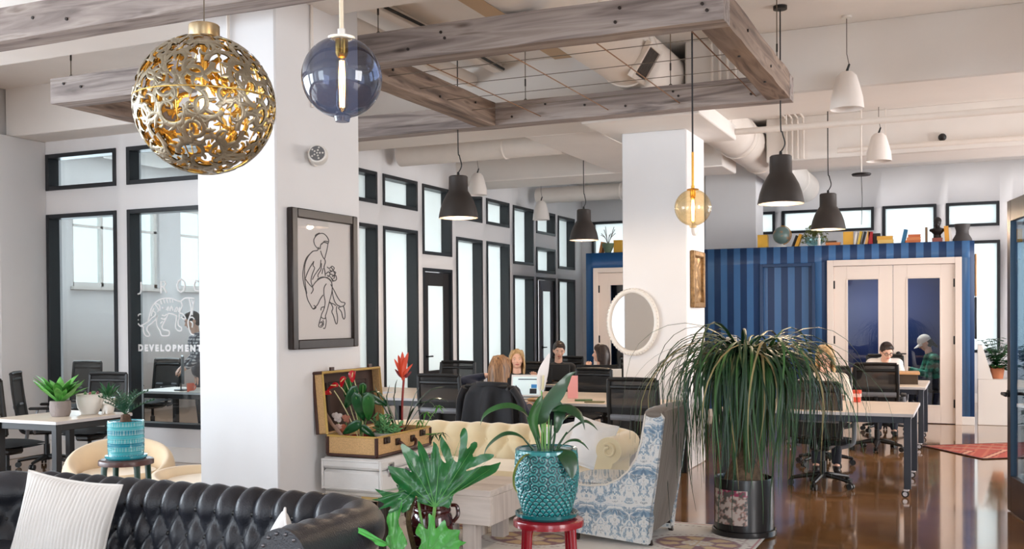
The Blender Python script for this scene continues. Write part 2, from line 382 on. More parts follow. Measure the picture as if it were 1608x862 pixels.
# ================================================================== THE SETTING
def wall(name, axis, p0, p1, u0, u1, z0, z1, holes=(), m=WALL):
    """wall slab between planes p0 and p1 of the axis, with rectangular openings (u0,u1,z0,z1)"""
    us = sorted({u0, u1, *[h[0] for h in holes], *[h[1] for h in holes]})
    zs = sorted({z0, z1, *[h[2] for h in holes], *[h[3] for h in holes]})
    us = [u for u in us if u0 <= u <= u1]; zs = [z for z in zs if z0 <= z <= z1]
    nu, nz = len(us)-1, len(zs)-1
    def solid(i, j):
        if not (0 <= i < nu and 0 <= j < nz): return False
        a, b = (us[i]+us[i+1])/2, (zs[j]+zs[j+1])/2
        return not any(h[0] < a < h[1] and h[2] < b < h[3] for h in holes)
    def P(p, u, z): return (p, u, z) if axis == 'X' else (u, p, z)
    mb = MB()
    for i in range(nu):
        for j in range(nz):
            if not solid(i, j): continue
            a, b, c, d = us[i], us[i+1], zs[j], zs[j+1]
            for p in (p0, p1): mb.add([P(p, a, c), P(p, b, c), P(p, b, d), P(p, a, d)], [(0, 1, 2, 3)])
            if not solid(i-1, j): mb.add([P(p0, a, c), P(p1, a, c), P(p1, a, d), P(p0, a, d)], [(0, 1, 2, 3)])
            if not solid(i+1, j): mb.add([P(p0, b, c), P(p1, b, c), P(p1, b, d), P(p0, b, d)], [(0, 1, 2, 3)])
            if not solid(i, j-1): mb.add([P(p0, a, c), P(p1, a, c), P(p1, b, c), P(p0, b, c)], [(0, 1, 2, 3)])
            if not solid(i, j+1): mb.add([P(p0, a, d), P(p1, a, d), P(p1, b, d), P(p0, b, d)], [(0, 1, 2, 3)])
    me = mb.mesh(name, m)
    bm = bmesh.new(); bm.from_mesh(me); bmesh.ops.remove_doubles(bm, verts=bm.verts, dist=1e-4); bmesh.ops.recalc_face_normals(bm, faces=bm.faces); bm.to_mesh(me); bm.free()
    return put(name, me, kind='structure')

SLAB = 4.3
def fl_mat():
    m = mat('polished_stained_concrete', (150, 102, 62), .11, spec=.6)
    nt = m.node_tree; N = nt.nodes; L = nt.links; b = N['Principled BSDF']
    tc = N.new('ShaderNodeTexCoord')
    n = N.new('ShaderNodeTexNoise'); n.inputs['Scale'].default_value = 1.1; n.inputs['Detail'].default_value = 7; n.inputs['Distortion'].default_value = .8
    n2 = N.new('ShaderNodeTexNoise'); n2.inputs['Scale'].default_value = 26; n2.inputs['Detail'].default_value = 5
    for x in (n, n2): L.new(tc.outputs['Object'], x.inputs['Vector'])
    r = N.new('ShaderNodeValToRGB'); r.color_ramp.elements[0].position = .32; r.color_ramp.elements[0].color = lin((118, 80, 46)); r.color_ramp.elements[1].position = .7; r.color_ramp.elements[1].color = lin((172, 126, 80))
    L.new(n.outputs['Fac'], r.inputs['Fac'])
    r2 = N.new('ShaderNodeValToRGB'); r2.color_ramp.elements[0].position = .35; r2.color_ramp.elements[0].color = (.72, .7, .68, 1); r2.color_ramp.elements[1].position = .6; r2.color_ramp.elements[1].color = (1, 1, 1, 1)
    L.new(n2.outputs['Fac'], r2.inputs['Fac'])
    mx = N.new('ShaderNodeMix'); mx.data_type = 'RGBA'; mx.blend_type = 'MULTIPLY'; mx.inputs[0].default_value = .8
    L.new(r.outputs['Color'], mx.inputs[6]); L.new(r2.outputs['Color'], mx.inputs[7]); L.new(mx.outputs[2], b.inputs['Base Color'])
    b.inputs['Coat Weight'].default_value = .6; b.inputs['Coat Roughness'].default_value = .05
    bp = N.new('ShaderNodeBump'); bp.inputs['Strength'].default_value = .05; bp.inputs['Distance'].default_value = .02
    L.new(n.outputs['Fac'], bp.inputs['Height']); L.new(bp.outputs['Normal'], b.inputs['Normal'])
    return m
MB().box(-13.2, 6, -5, 22.5, -.12, 0).build('floor', fl_mat(), kind='structure')
MB().box(-13.2, 6, -5, 22.5, SLAB, SLAB+.2).build('ceiling', CEIL, kind='structure')
MB().box(-10.25, 5, 5.4, 5.95, 3.7, SLAB+.01, .015).build('ceiling_beam', CEIL, kind='structure')
for a, b, z in ((9.9, 10.95, 3.7), (14.3, 15.2, 3.7)):       # in two lengths, the round duct runs through between them
    for u, v in ((-10.25, -3.16), (-2.56, 5)): MB().box(u, v, a, b, z, SLAB+.01, .015).build('ceiling_beam', CEIL, kind='structure')
MB().box(-4.75, -3.85, 10.951, 14.299, 3.7, SLAB+.01, .015).build('ceiling_beam', CEIL, kind='structure')
MB().box(-3.93, -3.74, 5.96, 9.89, SLAB-.02, SLAB+.005).build('painted_shade_strip', mat('tan_side_face_shade', (206, 178, 146), .7), kind='structure')  # flat tan strip painted in for a darker, shaded upright side face
MB().box(-10.6, 5, -.3, .35, 3.7, SLAB+.01, .015).build('ceiling_beam', CEIL, kind='structure')
MB().box(1.9, 2.4, -3.9, 19.95, 3.98, SLAB+.01, .015).build('ceiling_beam', CEIL, kind='structure')
MB().box(-10.25, -7.1, 8.45, 8.9, 3.74, SLAB+.01, .01).build('ceiling_bulkhead', CEIL, kind='structure')

# the two plastered columns
MB().box(-4.655, -4.014, 5.3, 6.27, 0, SLAB, .012).build('column_1', WALL, kind='structure')
MB().box(-3.36, -2.665, 10.35, 11.12, 0, 3.54, .012).build('column_2', WALL, kind='structure')

MB().box(-4.0, -3.16, 16.75, 17.35, 0, SLAB, .012).build('column_3', WALL, kind='structure')
MB().box(-3.55, -2.35, 9.62, 11.3, 3.535, 3.699, .01).build('ceiling_drop_panel', CEIL, kind='structure')
YA, XB, YF = 8.9, -7.37, 20.0
T1, T0, WT, DT = 3.59, 3.155, 2.87, 2.34      # transom top and bottom, tall window top, door top
SILL = .38
# walls with their openings
LW = [(-3.2, -.6, .5, 3.6), (.2, 2.8, .5, 3.6), (3.0, 5.2, .5, 3.6)]
wall('wall_left', 'X', -10.5, -10.25, -4.1, 8.9, 0, SLAB, LW)
MB().box(-10.25, -10.12, 8.25, 8.899, 0, 3.74, .008).build('trim_1', WALL, kind='structure')
wall('wall_back', 'Y', -4.3, -4.1, -10.5, 5.2, 0, SLAB, [(-10.1, -8.9, .4, 3.7), (-6.7, -4.2, .4, 3.7), (1.7, 4.3, .4, 3.7)])
wall('wall_right', 'X', 5.0, 5.2, -4.3, 20.2, 0, SLAB, [(a, a+2.4, .5, 3.6) for a in (.4, 9.4, 12.4, 15.4)])  # unseen openings, added to let in the fill from the right
A1, A2 = (-10.12, -9.0), (-8.84, -7.63)
wall('wall_office', 'Y', YA, YA+.22, -10.5, XB, 0, SLAB, [(*w, a, b) for w in (A1, A2) for a, b in ((T0, T1), (SILL, WT))])
BAYS = [(9.9, 10.85), (11.0, 11.94), (12.09, 13.05), (13.2, 14.13), (14.28, 15.22), (15.38, 16.31), (16.47, 17.39), (17.53, 18.48), (18.63, 19.55)]
BH = []
for i, b in enumerate(BAYS):
    if i == 3: BH += [(*b, 2.54, 3.58), (*b, 0, DT)]
    elif i in (6, 8): BH += [(*b, 2.54, 3.58), (*b, SILL, DT)]
    elif i == 7: BH += [(*b, T0, T1), (*b, 2.42, 2.9), (*b, 0, DT)]
    else: BH += [(*b, T0, T1), (*b, SILL, WT)]
wall('wall_side', 'X', XB-.22, XB, YA+.22, YF, 0, SLAB, BH)
FH = [(-7.15, -6.0, 2.55, 3.55), (-5.8, -4.9, T0, T1), (-4.75, -3.42, T0, T1), (-3.29, -1.62, T0, T1), (-1.47, -.55, 2.6, T1), (-.39, .48, T0, T1), (-.35, .49, .9, 2.9), (.7, 1.6, .9, 2.9), (.65, 1.6, T0, T1)]
wall('wall_far', 'Y', YF, YF+.22, -9.5, 5.2, 0, SLAB, FH)
# the offices behind the glass
wall('wall_office_outer', 'X', -13.2, -13.0, YA, 16.4, 0, SLAB, [(9.6, 11.5, 2.14, 3.62), (11.93, 13.83, 2.14, 3.62), (14.36, 16.2, 2.14, 3.62)], WALL)
wall('wall_office_rear', 'Y', 16.2, 16.4, -13.2, -9.6, 0, SLAB)
wall('wall_office_front', 'Y', YA, YA+.22, -13.2, -10.5, 0, SLAB)
wall('wall_office_partition', 'Y', 11.3, 11.42, -9.6, XB-.22, 0, SLAB)
wall('wall_office_divider', 'X', -9.6, -9.48, 11.3, 20.2, 0, SLAB)
for k, (a, b) in enumerate(((9.6, 11.5), (11.93, 13.83), (14.36, 16.2))):
    w = struct(f'window_{40+k}')
    f = MB()
    for u0, u1, z0, z1 in ((a, a+.07, 2.14, 3.62), (b-.07, b, 2.14, 3.62), (a, b, 2.14, 2.21), (a, b, 3.55, 3.62), (a, b, 3.1, 3.14), ((a*2+b)/3, (a*2+b)/3+.05, 2.14, 3.62), (b-.5, b-.45, 2.14, 3.62)):
        f.box(-13.14, -13.06, u0, u1, z0, z1)
    f.build('window_frame', TRIM, w)
    MB().box(-13.105, -13.095, a, b, 2.14, 3.62).build('pane', GLASS, w)
    MB().box(-13.0, -12.93, a-.05, b+.05, 2.09, 2.14).build('window_sill', TRIM, w)

WN = [0]
def window(axis, p, out, u0, u1, z0, z1, pane=FROST, depth=.19, fw_=.05):
    """dark metal window: a deep frame lining the opening and a pane set back in it. p = room face, out = direction away from the room"""
    WN[0] += 1
    w = struct(f'window_{WN[0]}')
    def B(mb, a, b, c, d, e, f):
        if axis == 'X': mb.box(p+out*e, p+out*f, a, b, c, d, .004)
        else: mb.box(a, b, p+out*e, p+out*f, c, d, .004)
    for nm, q in (('frame_side', (u0, u0+fw_, z0, z1)), ('frame_side', (u1-fw_, u1, z0, z1)), ('frame_head', (u0+fw_, u1-fw_, z1-fw_, z1)), ('frame_foot', (u0+fw_, u1-fw_, z0, z0+fw_))):
        mb = MB(); B(mb, *q, -.015, depth); mb.build(nm, FRAME, w)
    mb = MB(); B(mb, u0+fw_-.004, u1-fw_+.004, z0+fw_-.004, z1-fw_+.004, depth-.035, depth-.025); mb.build('pane', pane, w)
    return w
for w in (A1, A2):
    for a, b in ((T0, T1), (SILL, WT)): window('Y', YA, 1, *w, a, b, GLASS, .145)
for i, h in enumerate(BH):
    if h[2] > 0: window('X', XB, -1, *h)
for h in FH: window('Y', YF, 1, *h, depth=.12)

# trims
MB().box(-10.1, XB, YA-.02, YA-.002, 0, .17, .004).build('baseboard_office', TRIM, kind='structure')
MB().box(XB+.002, XB+.02, YA, 13.2, 0, .17, .004).build('baseboard_side', TRIM, kind='structure')
MB().box(-9.4, 5, YF-.02, YF-.002, 0, .17, .004).build('baseboard_far', TRIM, kind='structure')

# doors in the side wall
def side_door(n, y0, y1, col, ajar, gl=FROST):
    m = mat('door_metal_%d' % n, col, .4)
    w = struct(f'door_{n}')
    fr = MB().box(XB-.2, XB+.015, y0, y0+.05, 0, DT, .003).box(XB-.2, XB+.015, y1-.05, y1, 0, DT, .003).box(XB-.2, XB+.015, y0+.05, y1-.05, DT-.05, DT, .003)
    fr.build('door_frame', FRAME, w)
    wd = y1-y0-.1
    h = DT-.06
    mb = MB()
    g0, g1, gz0, gz1 = .17, wd-.17, .8, h-.2
    mb.box(-.02, .02, 0, g0, .01, h, .003).box(-.02, .02, g1, wd, .01, h, .003).box(-.02, .02, g0, g1, .01, gz0, .003).box(-.02, .02, g0, g1, gz1, h, .003)
    Mz = TR(XB-.05, y1-.05, 0, rz=ajar) @ TR(0, 0, 0, rz=pi)
    o = mb.xf(Mz).build('door_leaf', m, w)
    MB().box(-.005, .005, g0-.01, g1+.01, gz0-.01, gz1+.01).xf(Mz).build('pane', gl, o)
    hd = MB().tube([(-.02, wd-.07, 1.02), (-.07, wd-.07, 1.02), (-.075, wd-.2, 1.02)], .011).lathe([(.03, 0), (.03, .012), (0, .014)], 12, M=TR(-.02, wd-.07, 1.02, ry=-pi/2))
    hd.xf(Mz).build('door_handle', BLACK, o)
    return w
side_door(1, *BAYS[3], (46, 44, 45), 0)
side_door(2, *BAYS[7], (120, 118, 126), R(6))

# ------------------------------------------------ the blue room-in-room
def stripe_mat():
    m = mat('blue_striped_paint', (20, 50, 110), .35)
    nt = m.node_tree; N = nt.nodes; L = nt.links; b = N['Principled BSDF']
    tc = N.new('ShaderNodeTexCoord'); sp = N.new('ShaderNodeSeparateXYZ'); L.new(tc.outputs['Object'], sp.inputs[0])
    a = N.new('ShaderNodeMath'); a.operation = 'DIVIDE'; a.inputs[1].default_value = .205; L.new(sp.outputs['X'], a.inputs[0])
    f = N.new('ShaderNodeMath'); f.operation = 'FLOORED_MODULO'; f.inputs[1].default_value = 1; L.new(a.outputs[0], f.inputs[0])
    g = N.new('ShaderNodeMath'); g.operation = 'GREATER_THAN'; g.inputs[1].default_value = .5; L.new(f.outputs[0], g.inputs[0])
    mx = N.new('ShaderNodeMix'); mx.data_type = 'RGBA'; mx.inputs[6].default_value = lin((24, 56, 98)); mx.inputs[7].default_value = lin((66, 110, 160))
    L.new(g.outputs[0], mx.inputs[0]); L.new(mx.outputs[2], b.inputs['Base Color'])
    r = N.new('ShaderNodeMath'); r.operation = 'MULTIPLY_ADD'; r.inputs[1].default_value = -.25; r.inputs[2].default_value = .5; L.new(g.outputs[0], r.inputs[0]); L.new(r.outputs[0], b.inputs['Roughness'])
    return m
BLUES = stripe_mat()
BLUE = mat('deep_blue_paint', (14, 76, 130), .4, noise_amt=.05)
BLUED = mat('dark_blue_paint', (24, 60, 102), .35, noise_amt=.08)
NAVY = mat('navy_inside_paint', (52, 70, 128), .6)
BX0, BX1, BY0, BY1, BZ = -5.845, .06, 16.04, 18.4, 2.65
LD, FD, RC = (-5.71, -4.72), (-1.97, -.105), (-2.98, -2.146)
wall('wall_blue_left', 'Y', BY0, BY0+.12, BX0, -4.2, 0, BZ, [(*LD, 0, 2.4)], BLUE)
wall('wall_blue_front', 'Y', BY0, BY0+.12, -4.2, BX1, .12, BZ, [(*FD, 0, 2.42), (*RC, 0, 2.39)], BLUES)
MB().box(RC[0], RC[1], BY0+.07, BY0+.119, 0, 2.39).build('wall_blue_recess', BLUES, kind='structure')
rt_ = struct('trim_2')
for q in ((RC[0], RC[0]+.05, 0, 2.39), (RC[1]-.05, RC[1], 0, 2.39), (RC[0]+.05, RC[1]-.05, 2.34, 2.39)): MB().box(q[0], q[1], BY0-.012, BY0+.07, q[2], q[3], .004).build('recess_casing', BLUED, rt_)
for a, b in ((-4.2, RC[0]), (RC[1], FD[0]), (FD[1], BX1)): MB().box(a, b, BY0-.015, BY0+.12, 0, .12, .004).build('baseboard_blue', TRIM, kind='structure')
wall('wall_blue_right', 'X', BX1-.12, BX1, BY0+.12, BY1, 0, BZ, (), BLUED)
wall('wall_blue_side', 'X', BX0, BX0+.12, BY0+.12, BY1, 0, BZ, (), BLUE)
wall('wall_blue_rear', 'Y', BY1-.12, BY1, BX0+.12, BX1-.12, 0, BZ, (), NAVY)
wall('wall_blue_divider', 'X', -2.6, -2.5, BY0+.12, BY1-.12, 0, BZ-.13, (), NAVY)
MB().box(BX0+.001, BX1-.001, BY0+.121, BY1, BZ-.12, BZ-.001).build('ceiling_blue', NAVY, kind='structure')

# lamp panel on the inside ceiling of the blue room
lp_ = thing('ceiling_panel_light', 'flat lamp panel on the ceiling inside the blue room', 'ceiling light', (-1.1, 17.2, BZ-.125))
MB().box(-.5, .5, -.25, .25, -.03, 0, .004).build('panel_housing', TRIM, lp_)
MB().box(-.46, .46, -.21, .21, -.034, -.03).build('panel_diffuser', mat('lit_panel', (255, 250, 240), .5, emit=(255, 248, 236), emit_s=26), lp_)
DOORP = mat('warm_white_door_paint', (240, 226, 216), .4)
def leaf(parent, x0, x1, z1, hinge, handle):
    y = BY0+.03; mb = MB()
    g0, g1, gz0, gz1 = x0+.19, x1-.19, .26, z1-.19
    mb.box(x0, g0, y-.02, y+.02, .01, z1, .003).box(g1, x1, y-.02, y+.02, .01, z1, .003).box(g0, g1, y-.02, y+.02, .01, gz0, .003).box(g0, g1, y-.02, y+.02, gz1, z1, .003)
    o = mb.build('door_leaf', DOORP, parent)
    bd = MB()
    for q in ((g0-.012, g0+.012, gz0, gz1), (g1-.012, g1+.012, gz0, gz1), (g0, g1, gz0-.012, gz0+.012), (g0, g1, gz1-.012, gz1+.012)): bd.box(q[0], q[1], y-.028, y+.028, q[2], q[3], .003)
    bd.build('glazing_bead', DOORP, o)
    MB().box(g0, g1, y-.004, y+.004, gz0, gz1).build('pane', glass_mat('door_glass', (.86, .91, .97, 1), .05), o)
    for z in (.3, 1.22, 2.05): MB().box(hinge-.012, hinge+.012, y-.032, y-.018, z-.06, z+.06, .002).build('hinge', BLACKM, o)
    if handle:
        MB().lathe([(.032, 0), (.032, .012), (.012, .016), (.012, .045), (.03, .05), (.032, .07), (0, .085)], 14, M=TR(handle, y-.018, 1.02, rx=pi/2)).tube([(handle, y-.075, 1.02), (handle+.11, y-.075, 1.02)], .009).build('door_handle', BLACKM, o)
d = struct('door_3')
mb = MB().box(FD[0], FD[0]+.09, BY0-.03, BY0+.1, 0, 2.42, .004).box(FD[1]-.09, FD[1], BY0-.03, BY0+.1, 0, 2.42, .004).box(FD[0]+.09, FD[1]-.09, BY0-.03, BY0+.1, 2.33, 2.42, .004)
mb.build('door_frame', DOORP, d)
mid = (FD[0]+FD[1])/2
leaf(d, FD[0]+.092, mid-.003, 2.325, FD[0]+.1, None)
leaf(d, mid+.003, FD[1]-.092, 2.325, FD[1]-.1, mid+.075)
d = struct('door_4')
mb = MB().box(LD[0], LD[0]+.08, BY0-.03, BY0+.1, 0, 2.4, .004).box(LD[1]-.08, LD[1], BY0-.03, BY0+.1, 0, 2.4, .004).box(LD[0]+.08, LD[1]-.08, BY0-.03, BY0+.1, 2.32, 2.4, .004)
mb.build('door_frame', DOORP, d)
leaf(d, LD[0]+.082, LD[1]-.082, 2.315, LD[0]+.09, LD[1]-.15)

# office wall and open glass door at the right edge
wall('wall_right_office', 'Y', 8.0, 8.2, .62, 5.0, 0, SLAB)
d = struct('door_5')
DM = mat('bronze_door_metal', (66, 56, 54), .3, metal=.25, noise_amt=.08)
Md = TR(.5, 8.22, 0, rz=atan2(1.0, -.2))
L_, H_ = 1.03, 2.52
o = MB().box(0, .11, -.022, .022, .01, H_, .004).box(L_-.115, L_, -.022, .022, .01, H_, .004).box(.11, L_-.115, -.022, .022, .01, .3, .004).box(.11, L_-.115, -.022, .022, H_-.17, H_, .004).xf(Md).build('door_leaf', DM, d)
MB().box(.1, L_-.105, -.004, .004, .29, H_-.16).xf(Md).build('pane', glass_mat('blue_door_glass', (.72, .84, .92, 1), .12), o)
MB().box(L_-.128, L_-.114, -.027, .027, .3, H_-.17, .002).xf(Md).build('glazing_bead', mat('blue_grey_bead', (70, 96, 120), .3, metal=.4), o)
for sg in (-1, 1):
    MB().lathe([(.03, 0), (.03, .014), (.013, .018), (.013, .06), (0, .06)], 14, M=TR(L_-.06, sg*.022, .96, rx=-sg*pi/2)).tube([(L_-.06, sg*.075, .96), (L_-.2, sg*.08, .955)], .012).xf(Md).build('door_handle', BLACK, o)
MB().box(.5, .62, 8.0, 8.2, 0, 2.6, .004).build('door_jamb', DM, d)
wall('wall_over_door', 'Y', 8.0, 8.2, .5, .62, 2.6, SLAB)

# ------------------------------------------------ ducts, pipes, vents on the ceiling
DUCT = mat('white_duct_paint', (236, 228, 220), .55, noise_amt=.02)
def duct(name, label, p0, p1, r, n=28, joints=1.6):
    p0, p1 = V(p0), V(p1); L = (p1-p0).length
    t = thing(name, label, 'duct', p0)
    MB().tube([(0, 0, 0), p1-p0], r, n).build('duct_pipe', DUCT, t)
    dr = (p1-p0).normalized(); k = joints
    while k < L:
        MB().tube([dr*(k-.02), dr*(k-.01), dr*(k+.01), dr*(k+.02)], [r, r+.012, r+.012, r], n, False).build('seam_collar', DUCT, t); k += joints
    k = .6
    while k < L:
        q = dr*k; MB().tube([q+V((0, 0, r)), V((q.x, q.y, SLAB-p0.z-.012))], .006, 6).tube([q+dr*.012*s_+V((0, 0, 0)) for s_ in (-1, 1)], r+.004, n, False).build('duct_strap', DUCT, t); k += 2.4
    return t
md = duct('round_duct', 'thick white round air duct running away along the ceiling beside the right column', (-2.86, 1.0, 4.0), (-2.86, 19.9, 4.0), .28)
VENT = mat('grey_grille_metal', (98, 90, 86), .5)
for y in (8.75, 11.72):
    M = TR(0, y-1.0, 0) @ Matrix.Rotation(R(122), 4, 'Y') @ TR(0, 0, .285)
    f = MB()
    for q in ((-.17, .17, -.19, -.15), (-.17, .17, .15, .19), (-.17, -.13, -.15, .15), (.13, .17, -.15, .15)): f.box(q[0], q[1], q[2], q[3], -.02, .03, .004)
    f = f.xf(M).build('vent_grille', DUCT, md)
    s = MB()
    s.box(-.13, .13, -.15, .15, -.01, .0)
    for k in range(9): s.box(-.13, .13, -.14+k*.0335, -.128+k*.0335, 0, .018)
    s.xf(M).build('louvre_blades', VENT, f)
duct('round_duct', 'slim white round duct high before the left window wall, the nearer one', (-7.2, 12.3, 3.86), (-4.78, 12.3, 3.86), .16)
duct('round_duct', 'slim white round duct under the ceiling at the far end of the left window wall', (-7.2, 17.2, 3.8), (-4.02, 17.2, 3.8), .14)
duct('round_duct', 'white sprinkler main running lengthwise above the left side of the timber frame', (-4.9, 6.0, 4.16), (-4.9, 9.88, 4.16), .075, 14, 2.4)
duct('round_duct', 'thin white pipe crossing the ceiling at right below the warm beam', (-2.4, 11.25, 3.62), (4.9, 11.25, 3.62), .035, 12, 3)
duct('round_duct', 'thin white pipe high on the far beam at right', (-1.6, 14.15, 3.78), (4.9, 14.15, 3.78), .035, 12, 3)
t = thing('cable_raceway', 'white ceiling raceway with a dark cable, seen through the left half of the timber frame', 'raceway')
MB().box(-4.64, -4.53, 6.0, 9.88, SLAB-.09, SLAB-.001, .006).build('raceway_channel', DUCT, t)
MB().tube(bez([(-4.50, 6.0, 4.24), (-4.5, 7.2, 4.23), (-4.49, 8.4, 4.24), (-4.5, 9.85, 4.23)], 6), .014, 8).build('dark_cable', BLACK, t)
cg = 'white conduits clipped to the ceiling beams at right'
for bay, (y0, y1, zt) in enumerate(((6.0, 9.88, SLAB-.02), (10.97, 14.28, SLAB-.02))):
    for k in range(4):
        wh = ('leftmost', 'second from left', 'third from left', 'rightmost')[k]
        x = -2.28+.075*k
        o = MB().tube(bez([(x, y0, zt), (x, y1-.35, zt), (x, y1-.06, zt-.05), (x, y1-.025, zt-.25), (x, y1-.025, 3.72)], 5), .014, 8).build('ceiling_conduit', DUCT)
        tag(o, (wh+' white conduit of the four bending down the beam above the timber frame' if bay == 0 else wh+' white conduit of the four bending down the far beam at right'), 'conduit', cg+(' nearer' if bay == 0 else ' farther'))
o = MB().tube([(-4.37, 5.285, 2.7), (-4.37, 5.285, 4.28)], .011, 8).build('wall_conduit', DUCT)
tag(o, 'thin white conduit high on the front face of the left column, behind the gold globe', 'conduit')
o = MB().tube([(-4.0, 5.68, 3.02), (-4.0, 5.68, 4.28)], .011, 8).build('wall_conduit', DUCT)
tag(o, 'short white conduit high on the right face of the left column, beside the smoky globe', 'conduit')

# ================================================================== TIMBER FRAMES AND PENDANTS
TIMB = [wood_mat('weathered_timber_along_x', [(88, 77, 73), (134, 122, 118), (170, 158, 152), (108, 94, 85)], 0, .8, .65), wood_mat('weathered_timber_along_y', [(74, 58, 49), (118, 98, 85), (152, 130, 114), (94, 73, 59)], 1, .8, .65)]
NAIL = mat('dark_nail', (40, 30, 26), .5)
HOOK = mat('hook_steel', (70, 66, 62), .35, metal=.8)
ZF0, ZF1 = 3.48, 3.70
def timber(parent, x0, x1, y0, y1, axis, nails):
    # slightly uneven sawn timber
    rnd = random.Random(int(x0*100+y0*37)); mb = MB(); n = 14
    ring = []
    for i in range(n+1):
        t = i/n
        j = [rnd.uniform(-.004, .004) for _ in range(4)]
        if axis == 0:
            x = x0+(x1-x0)*t; ring.append([(x, y0+j[0], ZF0+j[1]), (x, y1+j[2], ZF0+j[1]), (x, y1+j[2], ZF1+j[3]), (x, y0+j[0], ZF1+j[3])])
        else:
            y = y0+(y1-y0)*t; ring.append([(x0+j[0], y, ZF0+j[1]), (x1+j[2], y, ZF0+j[1]), (x1+j[2], y, ZF1+j[3]), (x0+j[0], y, ZF1+j[3])])
    vs = [p for q in ring for p in q]
    fs = [(i*4+a, i*4+(a+1) % 4, i*4+4+(a+1) % 4, i*4+4+a) for i in range(n) for a in range(4)]+[(0, 1, 2, 3), (n*4, n*4+3, n*4+2, n*4+1)]
    o = mb.add(vs, fs).build('timber', TIMB[axis], parent, sharp=30)
    k = MB()
    for (x, y, z, d) in nails:
        M = TR(x, y, z) @ {'y': Matrix.Rotation(pi/2, 4, 'X'), 'x': Matrix.Rotation(pi/2, 4, 'Y'), 'z': Matrix.Rotation(pi, 4, 'X')}[d]
        k.lathe([(.011, -.004), (.011, .006), (0, .007)], 8, M=M)
    if nails:
        e = k.build('nail_heads', NAIL, o, kind='stuff')
    return o
fr = thing('timber_frame', 'long weathered timber frame hung from the ceiling behind the gold globe and left column', 'ceiling frame')
FX0, FX1, FY0, FY1, FW = -7.26, -1.415, 6.44, 9.24, .19
nl = lambda xs, y: [(x, y, 3.55+.09*((i*7) % 3)/2, 'y') for i, x in enumerate(xs)]
timber(fr, FX0, FX1-.001, FY0, FY0+FW, 0, nl([-1.52, -1.55, -2.1, -2.13, -3.4, -3.43, -3.7, -6.9, -7.1], FY0-.003))
timber(fr, FX0, FX1-.001, FY1-FW, FY1, 0, nl([-1.75, -2.4, -2.45, -2.9, -3.3, -3.7, -4.05], FY1-FW-.003))
timber(fr, FX1-FW, FX1, FY0+FW+.002, FY1-FW-.002, 1, [(FX1+.003, 7.2, 3.6, 'x'), (FX1+.003, 8.1, 3.55, 'x'), (FX1-.1, 7.4, ZF0-.003, 'z'), (FX1-.08, 8.3, ZF0-.003, 'z')])
timber(fr, -4.42, -4.42+FW, FY0+FW+.002, FY1-FW-.002, 1, [(-4.22, 7.1, 3.6, 'x'), (-4.22, 7.9, 3.54, 'x'), (-4.22, 8.6, 3.62, 'x')])
timber(fr, FX0, FX0+FW, FY0+FW+.002, FY1-FW-.002, 1, [])
WIRE = mat('thin_steel_wire', (110, 98, 84), .4, metal=.6)
for k in range(4):
    x = -3.75+k*.68; MB().tube([(x, FY0+FW-.02, 3.53), (x, FY1-FW+.02, 3.53)], .005, 6).build('steel_rod', mat('rusty_rod', (150, 112, 82), .5, metal=.4), fr)
for k in range(4):
    y = 7.05+k*.5; MB().tube([(-4.25, y, 3.54), (-1.58, y, 3.54)], .0032, 5).build('cross_wire', WIRE, fr)
def hanger(parent, x, y):
    MB().tube([(x, y, ZF1-.03), (x, y, SLAB)], .0045, 6).build('hanging_wire', WIRE, parent)
    MB().tube([(x+.014*cos(a), y, ZF1+.016+.016*sin(a)) for a in [2*pi*i/12 for i in range(12)]], .004, 6, closed=True).build('eye_bolt', HOOK, parent)
    MB().cap((x, y, ZF1+.16), (x, y, ZF1+.22), .008, .008, 8).build('turnbuckle', HOOK, parent)
for x, y in ((-7.1, 6.52), (-4.0, 6.52), (-1.5, 8.9), (-2.5, 9.15), (-3.95, 9.15), (-7.1, 9.1), (-1.5, 6.6)): hanger(fr, x, y)
f2 = thing('timber_frame', 'weathered timber frame nearer the camera, its far beam crossing the top left corner', 'ceiling frame')
timber(f2, -7.4, -1.2, 4.84, 5.03, 0, nl([-5.3, -5.6], 4.837))
timber(f2, -7.4, -1.2, 2.1, 2.29, 0, [])
timber(f2, -1.39, -1.2, 2.292, 4.838, 1, [])
timber(f2, -7.4, -7.21, 2.292, 4.838, 1, [])
for x, y in ((-7.2, 2.2), (-1.3, 2.2), (-1.3, 4.93), (-4.3, 4.93), (-7.3, 4.93)): hanger(f2, x, y)

